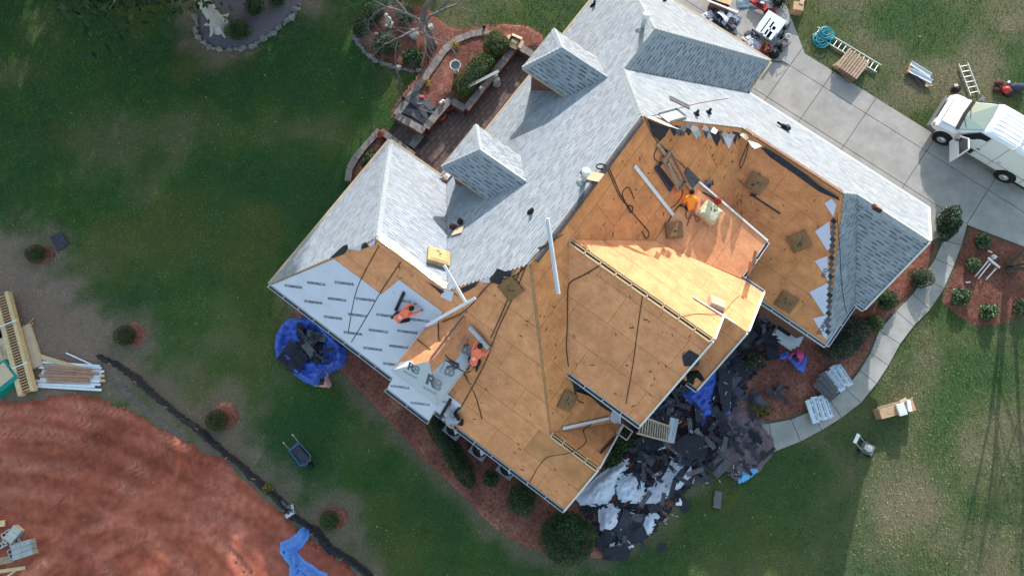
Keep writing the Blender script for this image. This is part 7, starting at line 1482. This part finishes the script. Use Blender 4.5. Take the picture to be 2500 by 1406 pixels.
def person(label, J, shirt, legs='trousers', hair='hair', cap=None, sleeves=True, glove=False, print_=None):
    "J: joint name -> site point"
    o0 = Vector((J['pelvis'].x, J['pelvis'].y, min(p.z for p in J.values()))); root = thing('person', label, 'person', o0); names = [n_ for n_ in J if n_ != 'face']; k = {n_: i for i, n_ in enumerate(names)}
    me = bpy.data.meshes.new('body'); me.from_pydata([J[n_]-o0 for n_ in names], [(k[a], k[b]) for a, b, _ in BONES], [])
    ob = bpy.data.objects.new('tmp_body', me); COL.objects.link(ob); sk = ob.modifiers.new('skin', 'SKIN'); sk.use_smooth_shade = True
    for i, n_ in enumerate(names):
        q = me.skin_vertices[0].data[i]; q.radius = (RAD[n_], RAD[n_]*(.8 if n_ in ('chest', 'belly', 'pelvis') else 1)); q.use_root = n_ == 'pelvis'
    sb = ob.modifiers.new('sub', 'SUBSURF'); sb.levels = 2; sb.render_levels = 2
    bpy.context.view_layer.update(); ev = bpy.data.meshes.new_from_object(ob.evaluated_get(bpy.context.evaluated_depsgraph_get())); bpy.data.objects.remove(ob)
    ev.materials.clear(); slots = {'shirt': 0, 'skin': 1, 'legs': 2, 'boots': 3}
    for m in (shirt, 'skin', legs, 'boots'): ev.materials.append(M[m])
    seg = [(J[a]-o0, J[b]-o0, (s if not (sleeves and s == 'skin' and a in ('ell', 'elr')) else 'shirt')) for a, b, s in BONES]
    for p in ev.polygons:
        c = p.center; best = 9; bi = 0
        for a, b, s in seg:
            d = b-a; t = max(0, min(1, (c-a).dot(d)/max(d.length_squared, 1e-9))); q = (c-a-d*t).length
            if s == 'shirt': q -= .03
            if q < best: best = q; bi = slots[s]
        p.material_index = bi; p.use_smooth = True
    obj('body', ev, None, root)
    # head: face and hair
    hd = J['head']-o0; up = (J['crown']-J['neck']).normalized(); fwd = (J['face']-J['head']) if 'face' in J else Vector((0, 1, 0)); fwd = (fwd-up*fwd.dot(up)).normalized(); sd_ = up.cross(fwd)
    rot = Matrix((sd_, fwd, up)).transposed()
    def put(mb): mb.v = [tuple(rot @ Vector(v)+hd) for v in mb.v]; return mb
    obj('head', put(MB().blob((0, .01, .03), (.078, .098, .118), 14, 10).blob((0, .11, .02), (.018, .025, .025), 6, 4).blob((-.08, 0, .02), (.015, .025, .03), 6, 4).blob((.08, 0, .02), (.015, .025, .03), 6, 4)), 'skin', root, True)
    obj('eyes', put(MB().blob((-.032, .098, .045), .012, 6, 4).blob((.032, .098, .045), .012, 6, 4).box((0, .102, -.035), (.045, .012, .01))), 'hair', root)
    if cap: obj('cap', put(MB().lathe([(.098, .05), (.1, .09), (.075, .145), (.02, .165)], 14).box((0, .12, .06), (.13, .12, .015))), cap, root, True)
    else: obj('hair', put(MB().blob((0, -.012, .055), (.09, .105, .112), 14, 9, .03)), hair, root, True)
    for hn, en in (('hal', 'ell'), ('har', 'elr')):
        h = J[hn]-o0; d = (J[hn]-J[en]).normalized(); s = d.cross(Vector((0, 0, 1))); s = s.normalized() if s.length > .1 else Vector((1, 0, 0)); nn = s.cross(d); mb = MB()
        mb.blob(h+d*.03, (.04, .04, .03), 8, 6)
        for i_, (off, ln) in enumerate(((-.03, .07), (-.01, .085), (.01, .08), (.03, .062))): b0 = h+d*.05+s*off; mb.tube([b0, b0+d*ln*.55-nn*.005, b0+d*ln*.8-nn*.03], [.010, .009, .007], 5)
        mb.tube([h+d*.01-s*.035, h+d*.045-s*.062, h+d*.075-s*.055-nn*.02], [.012, .01, .008], 5); obj('hand', mb, 'glove' if glove else 'skin', root)
    if print_:
        c = J['chest'].lerp(J['belly'], .45)-o0; ax = (J['neck']-J['pelvis']).normalized(); sx = (J['shr']-J['shl']).normalized(); nn = sx.cross(ax).normalized(); nn = nn if nn.z > 0 else -nn; mb = MB()
        for t_, w_, h_ in ((.07, .10, .02), (.035, .16, .014), (.0, .2, .012), (-.05, .12, .045)): p = c+nn*.168+ax*t_; mb.beam(p-sx*w_/2, p+sx*w_/2, h_, .01, nn)
        obj('shirt_print', mb, 'shirt_print', root)
    return root
def joints(pl, **kw): return {k_: on(v[0], v[1], pl, v[2]) for k_, v in kw.items()}
# worker kneeling on the front slope, unrolling felt on the dormer
J = joints(F_, pelvis=(1155, 885, .42), belly=(1158, 876, .52), chest=(1165, 862, .60), neck=(1169, 852, .64), head=(1171, 847, .66), crown=(1173, 842, .66), face=(1175, 838, .3), shl=(1155, 856, .56), ell=(1160, 840, .42), hal=(1167, 828, .30), shr=(1177, 864, .54), elr=(1189, 864, .36), har=(1195, 852, .22), hil=(1149, 887, .36), knl=(1147, 872, .10), anl=(1143, 896, .08), tol=(1140, 903, .06), hir=(1160, 891, .36), knr=(1172, 880, .10), anr=(1164, 900, .08), tor=(1162, 907, .06)); person('person in an orange printed shirt kneeling by the rolled felt of the dormer', J, 'shirt_orange', print_=True)
J = joints(F_, pelvis=(969, 779, .42), belly=(977, 773, .52), chest=(989, 765, .58), neck=(998, 758, .60), head=(1003, 754, .60), crown=(1007, 751, .60), face=(1012, 744, .2), shl=(987, 755, .54), ell=(998, 746, .40), hal=(1010, 743, .22), shr=(998, 768, .52), elr=(1014, 764, .38), har=(1026, 759, .24), hil=(965, 774, .36), knl=(972, 762, .10), anl=(960, 772, .08), tol=(955, 778, .06), hir=(975, 784, .36), knr=(1000, 781, .10), anr=(982, 784, .08), tor=(975, 788, .06)); person('person in an orange printed shirt crouching on the lettered underlayment', J, 'shirt_orange', print_=True)
J = joints(U_, pelvis=(1684, 508, .30), belly=(1684, 499, .42), chest=(1686, 486, .58), neck=(1688, 476, .70), head=(1689, 471, .76), crown=(1691, 467, .80), face=(1702, 462, .5), shl=(1676, 484, .56), ell=(1670, 492, .36), hal=(1670, 500, .16), shr=(1697, 484, .54), elr=(1702, 494, .36), har=(1704, 505, .16), hil=(1678, 508, .26), knl=(1668, 500, .08), anl=(1664, 504, .06), tol=(1660, 500, .05), hir=(1691, 509, .26), knr=(1700, 518, .10), anr=(1704, 528, .06), tor=(1707, 533, .05)); person('person in a golden orange vest kneeling on the bare upper slope', J, 'shirt_gold', sleeves=False)
J = joints(F_, pelvis=(1114, 1026, .34), belly=(1110, 1026, .42), chest=(1099, 1026, .50), neck=(1088, 1023, .54), head=(1083, 1021, .55), crown=(1079, 1020, .55), face=(1078, 1012, .2), shl=(1092, 1033, .46), ell=(1100, 1042, .32), hal=(1110, 1046, .2), shr=(1096, 1016, .46), elr=(1097, 1002, .34), har=(1098, 991, .2), hil=(1119, 1031, .30), knl=(1128, 1037, .12), anl=(1128, 1028, .06), tol=(1131, 1024, .05), hir=(1117, 1019, .30), knr=(1110, 1008, .12), anr=(1118, 999, .07), tor=(1122, 993, .05)); person('person in a grey shirt and blue cap lying on the front eave', J, 'shirt_grey', cap='cap_blue', glove=True)
P3_ = PL['F3']
J = joints(P3_, pelvis=(1684, 917, .34), belly=(1689, 916, .45), chest=(1698, 914, .56), neck=(1705, 917, .62), head=(1709, 921, .63), crown=(1712, 924, .63), face=(1714, 934, .3), shl=(1704, 908, .5), ell=(1712, 918, .36), hal=(1713, 929, .2), shr=(1690, 922, .5), elr=(1692, 931, .36), har=(1691, 938, .22), hil=(1682, 912, .28), knl=(1676, 906, .1), anl=(1672, 913, .07), tol=(1670, 918, .05), hir=(1682, 924, .28), knr=(1687, 934, .1), anr=(1680, 930, .07), tor=(1678, 934, .05)); person('person in black crouching at the eave of the narrow front gable', J, 'black')
def gj(**kw): return {k_: G(v[0], v[1], v[2]) for k_, v in kw.items()}
J = gj(pelvis=(803, 938, .92), belly=(803, 936, 1.05), chest=(799, 934, 1.25), neck=(793, 931, 1.36), head=(788, 930, 1.42), crown=(785, 929, 1.48), face=(776, 927, 1.3), shl=(797, 941, 1.22), ell=(785, 942, 1.05), hal=(773, 941, .86), shr=(798, 925, 1.22), elr=(801, 916, 1.05), har=(798, 909, .86), hil=(803, 943, .88), knl=(800, 945, .48), anl=(806, 946, .10), tol=(801, 945, .05), hir=(804, 934, .88), knr=(803, 933, .48), anr=(810, 933, .10), tor=(805, 932, .05)); person('person in a dusty pink shirt pulling at the gathered blue tarp', J, 'shirt_pink', sleeves=False)
J = gj(pelvis=(1955, 868, .85), belly=(1953, 866, 1.0), chest=(1948, 864, 1.16), neck=(1945, 866, 1.26), head=(1942, 869, 1.30), crown=(1940, 871, 1.34), face=(1932, 880, 1.1), shl=(1954, 872, 1.12), ell=(1954, 880, .92), hal=(1950, 886, .72), shr=(1942, 858, 1.12), elr=(1934, 864, .92), har=(1930, 872, .72), hil=(1957, 872, .82), knl=(1954, 876, .45), anl=(1960, 874, .12), tol=(1955, 878, .08), hir=(1954, 862, .82), knr=(1948, 864, .45), anr=(1955, 861, .12), tor=(1950, 863, .08)); person('person in a magenta shirt bending over a small blue tarp by the mulch', J, 'shirt_magenta')
# rolls of felt in hands
r = thing('felt_roll', 'grey felt roll being unrolled across the dormer slope', 'felt roll', on(1170, 838, F_, .1)); A = on(1146, 798, F_, .22); B = on(1192, 850, F_, .22); obj('roll', MB().tube([A-r.location, B-r.location], .085, 14), 'underlayment_grey', r, True)
r = thing('felt_roll', 'dark felt roll edge beside the crouching person on the underlayment', 'felt roll', on(975, 735, F_, .1)); A = on(986, 714, F_, .1); B = on(966, 757, F_, .1); obj('roll', MB().tube([A-r.location, B-r.location], .06, 12), 'felt', r, True)
r = thing('felt_roll', 'dark felt roll at the front eave beside the grey-shirted person', 'felt roll', on(1088, 995, F_, .1)); A = on(1100, 975, F_, .1); B = on(1077, 1014, F_, .1); obj('roll', MB().tube([A-r.location, B-r.location], .06, 12), 'felt', r, True)
# ================================================================== trees outside the picture that shade the left lawn
SH = [(-30, 27, 17, 4.2), (-25, 30, 21, 4.4), (-21, 26, 18, 4.), (-16.5, 29, 19, 4.2), (-26, 38, 24, 4.6), (-19, 40, 25, 4.8), (-13, 36, 21, 4.4), (-34, 34, 22, 4.6), (-8.5, 33, 16.5, 3.6), (-30, 46, 26, 5), (-22, 50, 27, 5), (-14, 48, 25, 5), (-10.5, 41, 21, 4.4), (-4.2, 42, 21, 3.6)]
WORDS = ('first', 'second', 'third', 'fourth', 'fifth', 'sixth', 'seventh', 'eighth', 'ninth', 'tenth', 'eleventh', 'twelfth', 'thirteenth', 'fourteenth')
for i, (x, y, h_, r_) in enumerate(SH): evergreen(x, y, h_, r_, WORDS[i]+' tall evergreen of the row beyond the top left edge', 20+i, .3, .22, 'bark', 5200, size=.42)
